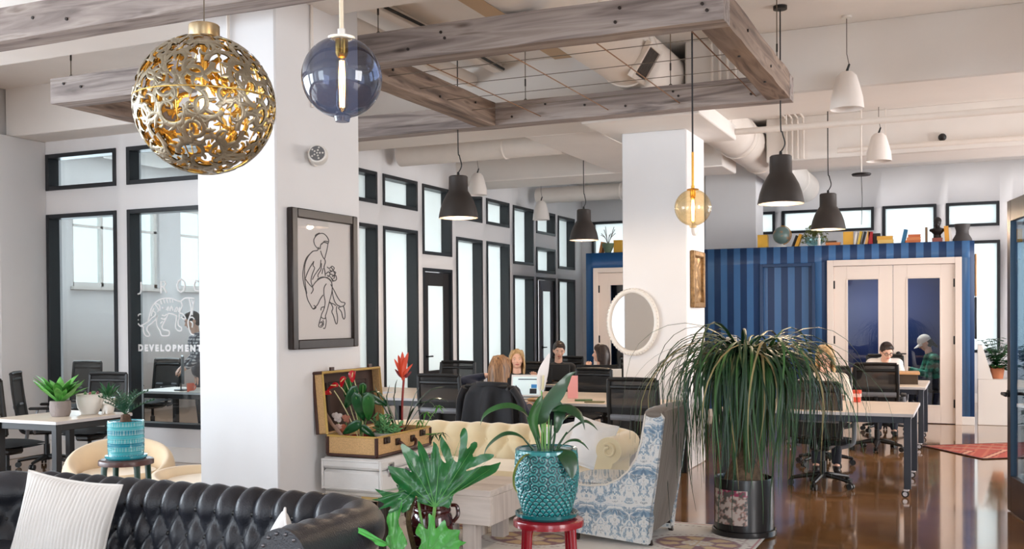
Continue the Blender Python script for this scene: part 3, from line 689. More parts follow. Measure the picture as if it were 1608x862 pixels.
# gold filigree globe
GOLD = mat('aged_gold', (186, 176, 154), .34, metal=.65, rgb2=(128, 116, 96), noise_scale=6)
GOLDI = mat('bright_gold_wire', (226, 188, 104), .28, metal=1)
gp = V((-3.147, 3.642, 2.58)); GR = .31
gl = thing('filigree_globe_lamp', 'big round gold filigree globe pendant of scrolling leaves in front of the left column', 'pendant lamp', gp)
def on_sphere(x, y, r=GR):
    """flat ornament coordinates wrapped round the pole"""
    d = sqrt(x*x+y*y); a = d/GR
    if d < 1e-9: return V((0, 0, r))
    return V((r*sin(a)*x/d, r*sin(a)*y/d, r*cos(a)))
def scroll_mesh(seed):
    rnd = random.Random(seed); mb = MB()
    def band(pts, ws):
        k = len(pts); vs = []
        for i in range(k):
            a = pts[max(i-1, 0)]; b = pts[min(i+1, k-1)]
            t = V((b[0]-a[0], b[1]-a[1])); t = t.normalized() if t.length > 0 else V((1, 0)); nn = V((-t.y, t.x))
            for s_ in (-1, -.35, .35, 1):
                q = V(pts[i])+nn*ws[i]*s_; vs.append(on_sphere(q.x, q.y, GR+(.0025 if abs(s_) < .5 else 0)))
        fs = [(i*4+j, i*4+j+1, i*4+j+5, i*4+j+4) for i in range(k-1) for j in range(3)]
        mb.add(vs, fs); mb.add([v*(1-.006/GR) for v in vs], fs, 1)
    for sg in (1, -1):                                    # an S scroll: two spirals curling opposite ways
        R0 = .066; pts = []; ws = []
        for i in range(30):
            t = i/29; a = t*3.3*pi/2; r = R0*(1-t)**.8+.008
            pts.append((sg*(R0-.004-r*cos(a)), sg*(r*sin(a)+.004))); ws.append(.0105*(1-.7*t)+.0025)
        band(pts, ws)
        for k in range(4):                                # acanthus lobes off the outside of the curl
            a0 = .35+k*.62; r0 = R0*(1-k*.09)
            bx, by = sg*(R0-r0*cos(a0)), sg*(r0*sin(a0))
            dx, dy = -sg*cos(a0+.75), sg*sin(a0+.75)
            L = .038+.012*rnd.random(); p2 = []
            for i in range(7):
                t = i/6; p2.append((bx+dx*L*t+dy*.026*t*t*sg, by+dy*L*t-dx*.026*t*t*sg))
            band(p2, [.004, .008, .0105, .010, .008, .005, .002])
    return mb.mesh('scroll_ornament', [GOLD, GOLDI], sharp=60)
SC = [scroll_mesh(k) for k in range(3)]
rnd = random.Random(5)
NS = 64
for i in range(NS):
    z = 1-2*(i+.5)/NS; a = i*2.39996
    if z > .93: continue
    d = V((sqrt(1-z*z)*cos(a), sqrt(1-z*z)*sin(a), z))
    q = d.to_track_quat('Z', 'Y').to_matrix().to_4x4() @ Matrix.Rotation(rnd.uniform(0, 6.28), 4, 'Z')
    put('scroll_ornament', SC[i % 3], gl, rot=q.to_euler())
for k in range(5):
    a = pi*k/5
    MB().tube([(GR*.99*cos(t)*cos(a), GR*.99*cos(t)*sin(a), GR*.99*sin(t)) for t in [2*pi*i/48 for i in range(48)]], .003, 5, closed=True).build('hoop_wire', GOLDI, gl)
MB().tube([(GR*.995*cos(t), GR*.995*sin(t), .02) for t in [2*pi*i/60 for i in range(60)]], .0045, 6, closed=True).build('equator_band', GOLDI, gl)
MB().lathe([(.0, .30), (.066, .30), (.068, .305), (.068, .355), (.064, .36), (0, .362)], 28).build('top_cap', mat('worn_silver_gold', (190, 176, 150), .35, metal=.9, rgb2=(170, 130, 70), noise_scale=9), gl)
MB().tube([(0, 0, .36), (0, 0, SLAB-gp.z)], .003, 6).build('hanging_wire', WIRE, gl)
MB().lathe([(.018, .28), (.018, .1), (.012, .08)], 12).build('lamp_socket', BRASS, gl)
BULB = mat('warm_bulb', (255, 220, 150), .4, emit=(255, 196, 110), emit_s=12)
FILA = mat('glowing_filament', (255, 210, 140), .4, emit=(255, 190, 105), emit_s=22)
MB().ell((0, 0, .04), (.03, .03, .045)).build('light_bulb', BULB, gl)
def plight(loc, e, col, r=.04):
    d = bpy.data.lights.new('lamp_light', 'POINT'); d.energy = e; d.color = col; d.shadow_soft_size = r
    o = bpy.data.objects.new('lamp_light', d); COL.objects.link(o); o.location = loc
plight(gp+V((0, 0, .04)), 22, (1, .84, .60), .028)

def globe(loc, r, gm, cordm, label, rod, cord_top, e):
    t = thing('globe_pendant', label, 'pendant lamp', loc)
    prof = [(.012, -r-.012), (.022, -r-.012), (.026, -r+.004)]
    prof += [(r*sin(pi*k/24), -r*cos(pi*k/24)) for k in range(2, 24)]
    prof += [(r*.2, r*.99)]
    MB().lathe(prof, 36).build('glass_globe', gm, t)
    MB().lathe([(r*.32, r*.965), (r*.34, r*1.0), (r*.2, r*1.04), (.012, r*1.06), (.012, r*1.2), (0, r*1.2)], 20).build('cap', BRASS if rod else WHITEC, t)
    MB().lathe([(.0, r*.95), (.02, r*.95), (.02, r*.6), (.014, r*.5), (.0, r*.48)], 12).build('lamp_socket', BRASS, t)
    MB().lathe([(.013, r*.5), (.019, r*.35), (.019, -r*.7), (.012, -r*.82), (0, -r*.86)], 14).build('bulb_glass', glass_mat('bulb_glass', (1, .95, .85, 1), .06), t)
    f = MB()
    for k in range(4):
        a = k*pi/2+.4; f.tube([(.006*cos(a), .006*sin(a), r*.42), (.009*cos(a), .009*sin(a), 0), (.006*cos(a), .006*sin(a), -r*.74)], .0024, 6)
    f.build('filament', FILA, t)
    z = r*1.2
    if rod: MB().tube([(0, 0, z), (0, 0, z+rod)], .008, 8).build('brass_rod', BRASS, t); z += rod
    MB().tube([(0, 0, z), (0, 0, cord_top-loc[2])], .007 if not rod else .006, 8).build('cord', cordm, t)
    plight(loc, e, (1, .80, .52), .006)
globe((-1.797, 2.711, 2.371), .126, glass_mat('smoky_blue_glass', (.38, .43, .56, 1), .1), mat('ivory_cord', (240, 226, 200), .6), 'smoky blue glass globe pendant on an ivory cord, left of centre', 0, SLAB, 8)
globe((-1.734, 6.905, 2.353), .125, glass_mat('amber_glass', (1, .86, .62, 1), .1), mat('black_cord', (30, 30, 36), .6), 'small amber glass globe pendant with brass rod, hanging inside the timber frame', .23, SLAB, 14)

# charcoal factory pendants and white bell pendants
def bell(loc, label, r=.2, first=[None]):
    x, y, z = loc
    t = thing('factory_pendant', label, 'pendant lamp', loc, group='charcoal factory pendant lamps over the desks')
    p = [(.0, .42), (.085, .42), (.095, .41), (.097, .27), (.12, .235), (.155, .17), (.18, .1), (.195, .03), (.2, 0)]
    MB().lathe(p+[(.194, 0), (.189, .03), (.174, .1), (.15, .165), (.11, .23), (.09, .26), (.09, .4), (0, .4)], 32).build('shade', DARKSH, t)
    MB().lathe([(.183, .045), (.185, .052), (0, .056)], 24).build('light_diffuser', SHADEIN, t)
    MB().lathe([(.012, .42), (.014, .44), (.01, .46), (0, .462)], 10).build('cord_grip', BLACK, t)
    wob = random.Random(int(x*100)).uniform(.02, .04)
    MB().tube(bez([(0, 0, .45), (wob, 0, .52), (wob*.4, 0, .62), (0, 0, .74), (0, 0, SLAB-z)], 6), .006, 8).build('cord', BLACK, t)
    MB().lathe([(.0, SLAB-z), (.06, SLAB-z), (.06, SLAB-z-.03), (0, SLAB-z-.035)], 16).build('ceiling_canopy', BLACK, t)
    plight((x, y, z+.012), 45, (1, .74, .50), .03)
bell((-4.666, 9.1, 2.60), 'charcoal factory pendant in front of the left window wall, nearest of the left pair')
bell((-4.80, 13.1, 2.64), 'charcoal factory pendant just left of the rear white column')
bell((-1.505, 9.1, 2.58), 'large charcoal factory pendant right of the amber globe')
bell((-1.51, 12.4, 2.60), 'smaller charcoal factory pendant in front of the bookish blue room top')
WSH = mat('white_enamel_shade', (240, 232, 226), .35)
def wbell(loc, label):
    x, y, z = loc
    t = thing('bell_pendant', label, 'pendant lamp', loc, group='white bell pendant lamps')
    p = [(0, .34), (.05, .335), (.085, .3), (.115, .2), (.14, .1), (.15, 0)]
    MB().lathe(p+[(.143, .002), (.133, .1), (.108, .2), (.08, .29), (0, .325)], 28).build('shade', WSH, t)
    MB().cap((0, 0, .34), (.02, 0, .4), .012, .01, 8).build('cord_clip', BLACK, t)
    zt = SLAB if not (10 < y < 10.95 or 14.3 < y < 15.2) else 3.7
    MB().tube([(.02, 0, .4), (0, 0, .5), (0, 0, zt-z)], .004, 6).build('cord', mat('grey_cord', (120, 110, 104), .6), t)
    MB().lathe([(0, zt-z), (.045, zt-z), (.045, zt-z-.02), (0, zt-z-.024)], 14).build('ceiling_canopy', WHITEC, t)
wbell((-1.01, 9.66, 3.46), 'white bell pendant lamp at the upper right, larger of the right pair')
wbell((-1.0, 13.06, 3.45), 'white bell pendant lamp at right, deeper in the room under the thin pipe')
wbell((-6.85, 14.0, 3.46), 'white bell pendant lamp right behind the left charcoal pendant')
wbell((-6.88, 16.6, 3.30), 'white bell pendant lamp farther along the left window wall')
# black disc cameras and sprinklers on the far ceiling
t = thing('disc_pendant', 'flat black disc fixture on a stem below the ceiling at right', 'ceiling fixture', (-1.25, 13.6, 3.36))
MB().lathe([(0, .03), (.11, .028), (.12, .02), (.11, .0), (0, 0)], 24).build('disc', BLACK, t)
MB().tube([(0, 0, .03), (0, 0, SLAB-3.36)], .008, 8).build('stem', DUCT, t)
MB().tube([(0, 0, 0), (.01, 0, -.3), (0, 0, -.62)], .004, 6).build('cord', BLACK, t)
t = thing('security_camera', 'small black dome camera on the far beam at right', 'camera', (-.32, 14.29, 3.88))
MB().lathe([(.06, 0), (.06, .03), (0, .035)], 16, M=TR(0, 0, 0, rx=pi/2)).build('mount', WHITEC, t)
MB().ell((0, -.06, -.01), .05).build('dome', BLACK, t)
t = thing('emergency_light', 'round white swivel emergency light with grey lens on the left column', 'emergency light', (-4.014, 5.66, 2.69))
MB().lathe([(.06, 0), (.06, .02), (0, .022)], 20, M=TR(0, .05, .0, ry=pi/2)).build('wall_plate', WHITEC, t)
MB().cap((.01, .05, 0), (.06, .0, 0), .02, .03, 10).build('swivel_arm', WHITEC, t)
hd = MB().lathe([(0, -.06), (.04, -.055), (.062, -.03), (.066, .01), (.06, .03), (.052, .034), (0, .03)], 24, M=TR(.09, -.03, .0, rx=R(80), rz=R(25))).build('lamp_head', WHITEC, t)
ln = MB().lathe([(.05, .034), (.05, .04), (0, .042)], 20, M=TR(.09, -.03, .0, rx=R(80), rz=R(25))).build('lens', mat('grey_lens', (110, 110, 112), .4), hd)
k = MB()
for a in range(3):
    for b in range(5 if a else 1):
        w = 2*pi*b/5; k.ell((.019*a*cos(w), .019*a*sin(w), .043), .007, 6, 4)
k.xf(TR(.09, -.03, .0, rx=R(80), rz=R(25))).build('lens_leds', WHITEC, ln, kind='stuff')
t = thing('smoke_detector', 'small round white wall sensor high on the right side of the rear column', 'sensor', (-2.663, 10.62, 2.52))
MB().lathe([(.07, 0), (.07, .03), (.03, .05), (0, .05)], 18, M=TR(ry=pi/2)).build('housing', WHITEC, t)

# ------------------------------------------------ pictures
t = thing('framed_drawing', 'tall framed ink line drawing of a seated crouching figure on the left column', 'picture', (-4.012, 5.785, 1.87))
PF = mat('dark_brown_picture_frame', (32, 20, 16), .35, noise_amt=.2, noise_scale=20)
hw, hh, fwid = .385, .46, .062
for nm, q in (('frame_side', (-hw, -hw+fwid, -hh, hh)), ('frame_side', (hw-fwid, hw, -hh, hh)), ('frame_rail', (-hw+fwid, hw-fwid, hh-fwid, hh)), ('frame_rail', (-hw+fwid, hw-fwid, -hh, -hh+fwid))):
    MB().box(.0, .045, q[0], q[1], q[2], q[3], .006).build(nm, PF, t)
pp = MB().box(.004, .02, -hw+.03, hw-.03, -hh+.03, hh-.03).build('paper', mat('drawing_paper', (226, 220, 216), .8), t)
k = MB()
for s_ in ART:
    k.tube(bez([(.0215, y-5.785, z-1.87) for y, z in s_], 5), .0034, 5, flat=(1, 1))
k.build('ink_lines', mat('black_ink', (28, 24, 24), .6), pp, kind='stuff')
MB().box(.03, .033, -hw+.05, hw-.05, -hh+.05, hh-.05).build('picture_glass', glass_mat('picture_glass', (1, 1, 1, 1), .04), t)
t = thing('oval_mirror', 'white oval wall mirror with beaded rim on the rear column', 'mirror', (-3.245, 10.348, 1.545))
mw, mh = .26, .33
MB().tube([(mw*cos(a), -.015, mh*sin(a)) for a in [2*pi*i/48 for i in range(48)]], .028, 10, closed=True).build('mirror_frame', WHITEC, t)
k = MB()
for i in range(56):
    a = 2*pi*i/56; k.ell(((mw+.018)*cos(a), -.035, (mh+.018)*sin(a)), .011, 6, 4)
k.build('rim_beads', WHITEC, t, kind='stuff')
MB().lathe([(1, 0), (1, .006), (0, .006)], 48, M=TR(0, -.008, 0, rx=pi/2) @ Matrix.Diagonal((mw, mh, 1, 1))).build('mirror_glass', mat('mirror_silver', (225, 225, 225), .02, metal=1), t)
t = thing('gilt_picture', 'narrow gilt carved relief picture on the right side of the rear column', 'picture', (-2.664, 10.72, 1.99))
GILT = mat('old_gilt', (150, 118, 78), .4, metal=.5, noise_amt=.4, noise_scale=25, bump=.6, bump_scale=40)
for q in ((-.25, -.19, -.3, .3), (.19, .25, -.3, .3), (-.19, .19, .24, .3), (-.19, .19, -.3, -.24)): MB().box(0, .045, q[0], q[1], q[2], q[3], .01).build('frame_bar', GILT, t)
def relief(u, v):
    y, z = -.2+.4*u, -.25+.5*v
    return (.012+.014*noise.noise(V((y*14, z*14, 3))), y, z)
MB().grid(24, 30, relief).build('carved_panel', GILT, t)
t = thing('light_switch', 'small white wall switch low on the right side of the rear column', 'switch', (-2.664, 10.72, 1.36))
MB().box(0, .008, -.04, .04, -.06, .06, .003).build('plate', WHITEC, t)
MB().box(.008, .014, -.012, .012, -.025, .025, .002).build('toggle', WHITEC, t)

# tiger sign on the office glass
t = thing('window_lettering', 'white vinyl striding tiger and lettering on the left office window', 'sign', (0, 9.0, 0))
VIN = mat('white_vinyl', (250, 250, 250), .6)
k = MB()
for s_ in TIGER: k.tube(bez([(x, 0, z) for x, z in s_], 4), .0085, 6)
k.build('tiger_outline', VIN, t)
for g in ((0,), (1, 2), (3,), (4,)):
    k = MB()
    for i in g: k.tube([(x, 0, z) for x, z in ARC[i]], .011, 6)
    k.build('letter', VIN, t, kind='stuff' if len(g) > 1 else None)
c = bpy.data.curves.new('development_text', 'FONT'); c.body = 'DEVELOPMENT'; c.size = .1; c.extrude = .003; c.offset = .006; c.space_character = 1.5
o = bpy.data.objects.new('lettering', c); COL.objects.link(o); o.parent = t; o.location = (-8.795, -.002, 1.245); o.rotation_euler = (pi/2, 0, 0)
c.materials.append(VIN)
bpy.context.view_layer.update()
me_ = bpy.data.meshes.new_from_object(o.evaluated_get(bpy.context.evaluated_depsgraph_get())); bpy.data.objects.remove(o)
put('lettering', me_, t, (-8.795, -.002, 1.245), (pi/2, 0, 0), 'stuff')

# ================================================================== FURNITURE
LEATHER = mat('black_leather', (42, 44, 52), .38, noise_amt=.25, noise_scale=5, bump=.22, bump_scale=130, spec=.6)
LEATHB = mat('leather_button', (22, 22, 24), .35)
def sweep_path(x0, x1, yf0, yf1, yb, rc):
    """inner line of a U-shaped settee back: list of (x, y, nx, ny, s)"""
    P = []
    def line(a, b, n, N):
        for i in range(N): t = i/N; P.append((a[0]+(b[0]-a[0])*t, a[1]+(b[1]-a[1])*t, n[0], n[1]))
    d = .0125
    line((x0, yf0), (x0, yb-rc), (-1, 0), int((yb-rc-yf0)/d))
    for i in range(10): a = pi-(pi/2)*i/10; P.append((x0+rc+rc*cos(a), yb-rc+rc*sin(a), cos(a), sin(a)))
    line((x0+rc, yb), (x1-rc, yb), (0, 1), int((x1-x0-2*rc)/d))
    for i in range(10): a = pi/2-(pi/2)*i/10; P.append((x1-rc+rc*cos(a), yb-rc+rc*sin(a), cos(a), sin(a)))
    line((x1, yb-rc), (x1, yf1), (1, 0), int((yb-rc-yf1)/d)); P.append((x1, yf1, 1, 0))
    s = 0; out = []
    for i, p in enumerate(P):
        if i: s += sqrt((p[0]-P[i-1][0])**2+(p[1]-P[i-1][1])**2)
        out.append((*p, s))
    return out
def profile(zseat, ztop, rr, lean, zfoot, step=.014):
    pts = []
    zc = ztop-rr; nc = lean+rr*.92
    a0 = R(205); a1 = R(-70)
    p0 = (0, zseat); p1 = (nc+rr*cos(a0), zc+rr*sin(a0))
    N = 14
    for i in range(N): t = i/N; pts.append((p0[0]+(p1[0]-p0[0])*t, p0[1]+(p1[1]-p0[1])*t))
    N = 24
    for i in range(N+1): a = a0+(a1-a0)*i/N; pts.append((nc+rr*cos(a), zc+rr*sin(a)))
    q = pts[-1]
    pts += [(q[0]-.02, q[1]-.05), (q[0]-.02, (q[1]+zfoot)/2), (q[0]-.02, zfoot)]
    out = []; v = 0
    for i, p in enumerate(pts):
        if i: v += sqrt((p[0]-pts[i-1][0])**2+(p[1]-pts[i-1][1])**2)
        a = pts[max(i-1, 0)]; b = pts[min(i+1, len(pts)-1)]
        t = V((b[0]-a[0], b[1]-a[1])).normalized()
        out.append((*p, v, -t.y, t.x))
    return out, nc, zc
def tufted(path, prof, ds, v0, dv, vtop, depth, armw=1, off=0, armlim=None):
    """deep-buttoned surface: returns MB and the button spots"""
    mb = MB(); k = len(prof); S_ = path[-1][4]
    vs = []
    for (x, y, nx, ny, s) in path:
        for (n, z, v, pn, pz) in prof:
            r = (v-v0)/dv; q = (s-S_/2)/ds+off
            if r <= 0: h = abs(sin(pi*(q-r/2))*sin(pi*(q+r/2)))
            else: h = sin(pi*q)**2
            h = h**.5
            f = 1 if v < vtop else max(0, 1-(v-vtop)/.1)
            w = f
            if abs(ny) < .5 and r > .55: w *= armw
            e = depth*(h-1)*w
            # outward from the seat cavity is (+n); the visible face looks the other way
            e += .004*noise.noise(V((x*7+nx*n*7, y*7+ny*n*7, z*7)))
            n2, z2 = n+pn*e, z+pz*e
            vs.append((x+nx*n2, y+ny*n2, z2))
    fs = [(i*k+j, i*k+j+1, (i+1)*k+j+1, (i+1)*k+j) for i in range(len(path)-1) for j in range(k-1)]
    mb.add(vs, fs)
    # closed ends
    mb.f.append(tuple(range(k))); mb.m.append(0); o = (len(path)-1)*k; mb.f.append(tuple(range(o, o+k))); mb.m.append(0)
    spots = []
    rows = int((v0-prof[0][2])/dv)+1
    for j in range(rows):
        v = v0-j*dv
        i = min(range(k), key=lambda a: abs(prof[a][2]-v)); n, z, _, pn, pz = prof[i]
        q0 = -int(S_/2/ds)-1
        for qq in range(q0, -q0+1):
            q = qq-off+(.5 if j % 2 else 0)
            s = q*ds+S_/2
            if not (.03 < s < S_-.03): continue
            x, y, nx, ny, _ = min(path, key=lambda p: abs(p[4]-s))
            e = -depth*.93
            n2, z2 = n+pn*e, z+pz*e
            spots.append((V((x+nx*n2, y+ny*n2, z2)), V((nx*pn, ny*pn, pz))))
    return mb, spots

t = thing('leather_sofa', 'black leather chesterfield sofa with deep buttoned back across the bottom left', 'sofa')
path = sweep_path(-4.80, -2.66, 3.0, 3.33, 3.93, .12)
prof, nc, zc = profile(.40, .778, .118, .045, .08)
mb, spots = tufted(path, prof, .117, .255, .115, .43, .042, .35)
mb.build('upholstery', LEATHER, t, sharp=75)
bm_ = MB().ell((0, 0, 0), (.014, .014, .008), 10, 6).mesh('button', LEATHB)
for p, n in spots:
    if p.z > .42: put('button', bm_, t, p, n.to_track_quat('Z', 'Y').to_euler())
MB().box(-4.79, -2.67, 3.05, 3.90, .30, .44, .05).build('seat_cushion', LEATHER, t)
MB().box(-5.0, -2.45, 3.0, 4.12, .03, .30, .02).build('base', LEATHER, t)
for x, y, sg in ((-2.66, 3.33, 1), (-4.80, 3.0, -1)):
    pts = [(x+sg*(p[0]), y-.012, p[1]) for p in prof]
    m_ = MB(); n_ = len(pts)
    m_.add(pts+[(a, b+.02, c_) for a, b, c_ in pts], [tuple(range(n_)), tuple(range(n_, 2*n_))]+[(j, j+1, j+1+n_, j+n_) for j in range(n_-1)])
    o = m_.build('arm_front', LEATHER, t)
    s_ = MB()
    s_.lathe([(.034, 0), (.03, .012), (.012, .018), (0, .016)], 16, M=TR(x+sg*nc, y-.012, zc, rx=pi/2))
    for i in range(14):
        a = 2*pi*i/14; s_.ell((x+sg*(nc+.098*cos(a)), y-.014, zc+.098*sin(a)), .008, 6, 4)
    s_.build('nail_studs', mat('dull_pewter', (110, 108, 112), .35, metal=.8), o, kind='stuff')

# cushions
def pillow(w, h, th, ribs=0, seed=1, nu=40, nv=28, ruff=.0):
    rnd = random.Random(seed); ph = [rnd.uniform(0, 6) for _ in range(6)]
    def f(sg):
        def g(a, b):
            u, v = 2*a-1, 2*b-1
            x = w/2*u*(1-.075*(1-v*v)); z = h/2*v*(1-.075*(1-u*u))
            q = max(0, (1-u*u)*(1-v*v))
            y = sg*th/2*q**.42
            y += .012*noise.noise(V((u*2+seed, v*2, sg)))*q**.3
            if ribs: y += sg*.006*(abs(sin(ribs*pi*a+.8*sin(5*v+ph[0])*.3+.25*sin(3*v+9*u)))-.5)*min(1, q*6)
            return (x, y, z)
        return g
    return MB().grid(nu, nv, f(1)).grid(nu, nv, f(-1))
LINEN = mat('white_pleated_linen', (232, 228, 224), .85, sheen=.3, bump=.15, bump_scale=250)
COTTON = mat('white_cotton', (246, 244, 243), .85, sheen=.3, bump=.2, bump_scale=180, noise_amt=.03)
def cushion(label, loc, rot, w, h, th, m, ribs=0, seed=1, group=None, nu=40):
    t = thing('throw_pillow', label, 'cushion', loc, group=group); t.rotation_euler = rot
    pillow(w, h, th, ribs, seed, nu).build('cover', m, t, sharp=70)
    e = []
    for i in range(80):
        a = i/80*4; k = int(a); f = 2*(a-k)-1
        u, v = ((f, -1), (1, f), (-f, 1), (-1, -f))[k]
        e.append((w/2*u*(1-.075*(1-v*v)), 0, h/2*v*(1-.075*(1-u*u))))
    MB().tube(e, .006, 6, closed=True).build('piping', m, t)
cushion('large white ribbed pillow leaning on the left end of the black leather sofa', (-4.12, 3.70, .58), (R(-14), R(7), R(14)), .52, .50, .17, LINEN, 26, 3, nu=170)
cushion('white pillow mostly hidden behind the black sofa arm', (-2.80, 3.66, .51), (R(-16), R(14), R(-50)), .42, .40, .15, COTTON, 0, 5)

# cream tufted sofa behind the suitcases
CREAM = mat('cream_velvet', (230, 212, 174), .75, sheen=.6, noise_amt=.06, noise_scale=3)
CREAMA = mat('golden_cream_velvet', (216, 188, 122), .7, sheen=.6, noise_amt=.08, noise_scale=3)
t = thing('cream_sofa', 'cream velvet tufted sofa with rolled arms behind the suitcases', 'sofa')
path = sweep_path(-4.55, -2.62, 7.25, 7.28, 7.82, .12)
prof, nc, zc = profile(.36, .70, .10, .05, .1)
mb, spots = tufted(path, prof, .20, .20, .13, .36, .04, .05)
mb.build('upholstery', CREAM, t, sharp=75)
bm_ = MB().ell((0, 0, 0), (.014, .014, .008), 8, 5).mesh('button', CREAM)
for p, n in spots:
    if p.z > .38: put('button', bm_, t, p, n.to_track_quat('Z', 'Y').to_euler())
MB().box(-4.54, -2.63, 7.1, 7.80, .29, .42, .045).build('seat_cushion', CREAM, t)
MB().box(-4.6, -2.57, 7.14, 7.92, .1, .29, .02).build('base', CREAMA, t)
for x in (-4.5, -2.65):
    for y in (7.2, 7.85): MB().lathe([(.018, 0), (.028, .06), (.03, .1)], 10, c=(x, y, 0)).build('leg', mat('dark_wood_leg', (44, 30, 22), .4), t)
for x, y, sg in ((-2.62, 7.28, 1), (-4.55, 7.25, -1)):
    pts = [(x+sg*(p[0]), y-.01, p[1]) for p in prof]; n_ = len(pts); m_ = MB()
    m_.add(pts+[(a, b+.015, c_) for a, b, c_ in pts], [tuple(range(n_)), tuple(range(n_, 2*n_))]+[(j, j+1, j+1+n_, j+n_) for j in range(n_-1)])
    o = m_.build('arm_front', CREAM, t)
    MB().tube([(x+sg*(nc+.055*(1-i/24*.6)*cos(2.2-i/24*7)), y-.013, zc+.055*(1-i/24*.6)*sin(2.2-i/24*7)) for i in range(25)], .012, 8).build('scroll_roll', CREAM, o)
cg = None
cushion('white quilted pillow on the cream sofa, behind the teal pot plant', (-2.93, 7.54, .59), (R(-20), R(-12), R(14)), .36, .36, .15, COTTON, 0, 8)
cushion('white quilted pillow tilted on one corner against the cream sofa arm', (-2.65, 7.34, .635), (R(-14), R(16), R(10)), .34, .38, .13, COTTON, 0, 9)

# blue damask wing chair, seen from its side and back
def damask_mat():
    """damask: a motif mirrored left and right, repeated up the cloth"""
    m = mat('blue_damask_cloth', (200, 200, 200), .85, sheen=.2, bump=.1, bump_scale=200)
    nt = m.node_tree; N = nt.nodes; L = nt.links
    tc = N.new('ShaderNodeTexCoord'); sp = N.new('ShaderNodeSeparateXYZ'); L.new(tc.outputs['Object'], sp.inputs[0])
    def mth(op, a, b=None):
        n = N.new('ShaderNodeMath'); n.operation = op
        for i, q in enumerate((a, b)):
            if q is None: continue
            if isinstance(q, (int, float)): n.inputs[i].default_value = q
            else: L.new(q, n.inputs[i])
        return n.outputs[0]
    u = mth('PINGPONG', mth('ADD', sp.outputs['X'], mth('MULTIPLY', sp.outputs['Y'], .35)), .105)
    w = mth('FLOORED_MODULO', mth('ADD', sp.outputs['Z'], 10.0), .29)
    cb = N.new('ShaderNodeCombineXYZ'); L.new(u, cb.inputs[0]); L.new(w, cb.inputs[2])
    def noise_(scale, detail, dist, vec):
        n = N.new('ShaderNodeTexNoise'); n.inputs['Scale'].default_value = scale; n.inputs['Detail'].default_value = detail; n.inputs['Distortion'].default_value = dist
        L.new(vec, n.inputs['Vector']); return n.outputs['Fac']
    f = noise_(15, 3.5, 1.6, cb.outputs[0])
    g = noise_(5, 2, .4, tc.outputs['Object'])
    f2 = mth('ADD', f, mth('MULTIPLY', mth('SUBTRACT', g, .5), .22))
    r = N.new('ShaderNodeValToRGB'); e = r.color_ramp.elements
    st = [(.30, (100, 124, 146)), (.40, (122, 148, 170)), (.425, (200, 201, 201)), (.445, (98, 116, 132)), (.475, (150, 172, 188)), (.52, (210, 210, 208)), (.62, (212, 212, 209)), (.645, (106, 120, 132)), (.66, (214, 214, 212))]
    e[0].position, e[0].color = st[0][0], lin(st[0][1]); e[1].position, e[1].color = st[-1][0], lin(st[-1][1])
    for p, c in st[1:-1]:
        q = e.new(p); q.color = lin(c)
    L.new(f2, r.inputs['Fac']); L.new(r.outputs['Color'], N['Principled BSDF'].inputs['Base Color'])
    return m
DAM = damask_mat()
STR = mat('striped_grey_brown_velvet', (84, 74, 66), .75, sheen=.25, noise_amt=.0, rgb2=(140, 130, 120), noise_scale=1, aniso=(2, 130, 3))
t = thing('wing_chair', 'high-backed blue and white damask armchair with striped grey back', 'armchair')
PIPE = mat('pale_piping', (214, 208, 198), .8)
side = [(-2.62, .08), (-2.665, .30), (-2.66, .40), (-2.645, .425), (-2.55, .42), (-2.45, .415), (-2.33, .43), (-2.235, .475), (-2.165, .54), (-2.11, .63), (-2.075, .74), (-2.055, .86), (-2.045, .93), (-2.03, .948), (-1.93, .94), (-1.91, .91), (-1.93, .75), (-1.965, .5), (-2.005, .25), (-2.03, .03)]
for y0 in (6.78, 7.38):
    o = MB().prism(side, .09, M=TR(0, y0+.045, 0)).build('side_panel', DAM, t)
    MB().tube([(x, y0+.0, z) for x, z in side[1:16]], .007, 6).build('piping', PIPE, o)
bk = [(-2.035, .10), (-2.012, .25), (-1.972, .5), (-1.937, .75), (-1.917, .91), (-1.93, .948), (-1.99, .965), (-2.035, .95)]
def backf(a, b):
    i = a*(len(bk)-1); k = min(int(i), len(bk)-2); f = i-k
    x = bk[k][0]+(bk[k+1][0]-bk[k][0])*f; z = bk[k][1]+(bk[k+1][1]-bk[k][1])*f
    return (x+.004+.035*sin(pi*b)*min(1, 1.2*a+.2), 6.775+.70*b, z+.012*sin(pi*b)*(a > .6))
MB().grid(40, 14, backf).build('outside_back', STR, t)
def infn(a, b):
    i = a*6; pts = [(-2.18, .42), (-2.15, .55), (-2.12, .68), (-2.10, .80), (-2.085, .90), (-2.06, .955), (-2.02, .965)]
    k = min(int(i), 5); f = i-k
    return (pts[k][0]+(pts[k+1][0]-pts[k][0])*f-.03*sin(pi*b), 6.86+.53*b, pts[k][1]+(pts[k+1][1]-pts[k][1])*f)
MB().grid(50, 44, infn).build('inside_back', DAM, t)
MB().tube([(-1.985, 6.772, .936), (-1.985, 6.80, .942), (-1.985, 7.12, .95), (-1.985, 7.45, .942), (-1.985, 7.478, .936)], [.05, .062, .062, .062, .05], 18, flat=(.5, 1.1)).build('top_roll', STR, t)
MB().box(-2.07, -1.95, 6.872, 7.378, .86, .962, .02).build('top_rail', STR, t)
MB().grid(48, 44, lambda a, b: (-2.69+.55*a, 6.875+.50*b, .42+.05*(sin(pi*a)*sin(pi*b))**.4)).build('seat_top', DAM, t)
MB().box(-2.68, -2.12, 6.872, 7.378, .2, .43, .03).build('seat_box', STR, t)
LEGD = mat('espresso_leg', (34, 24, 20), .35)
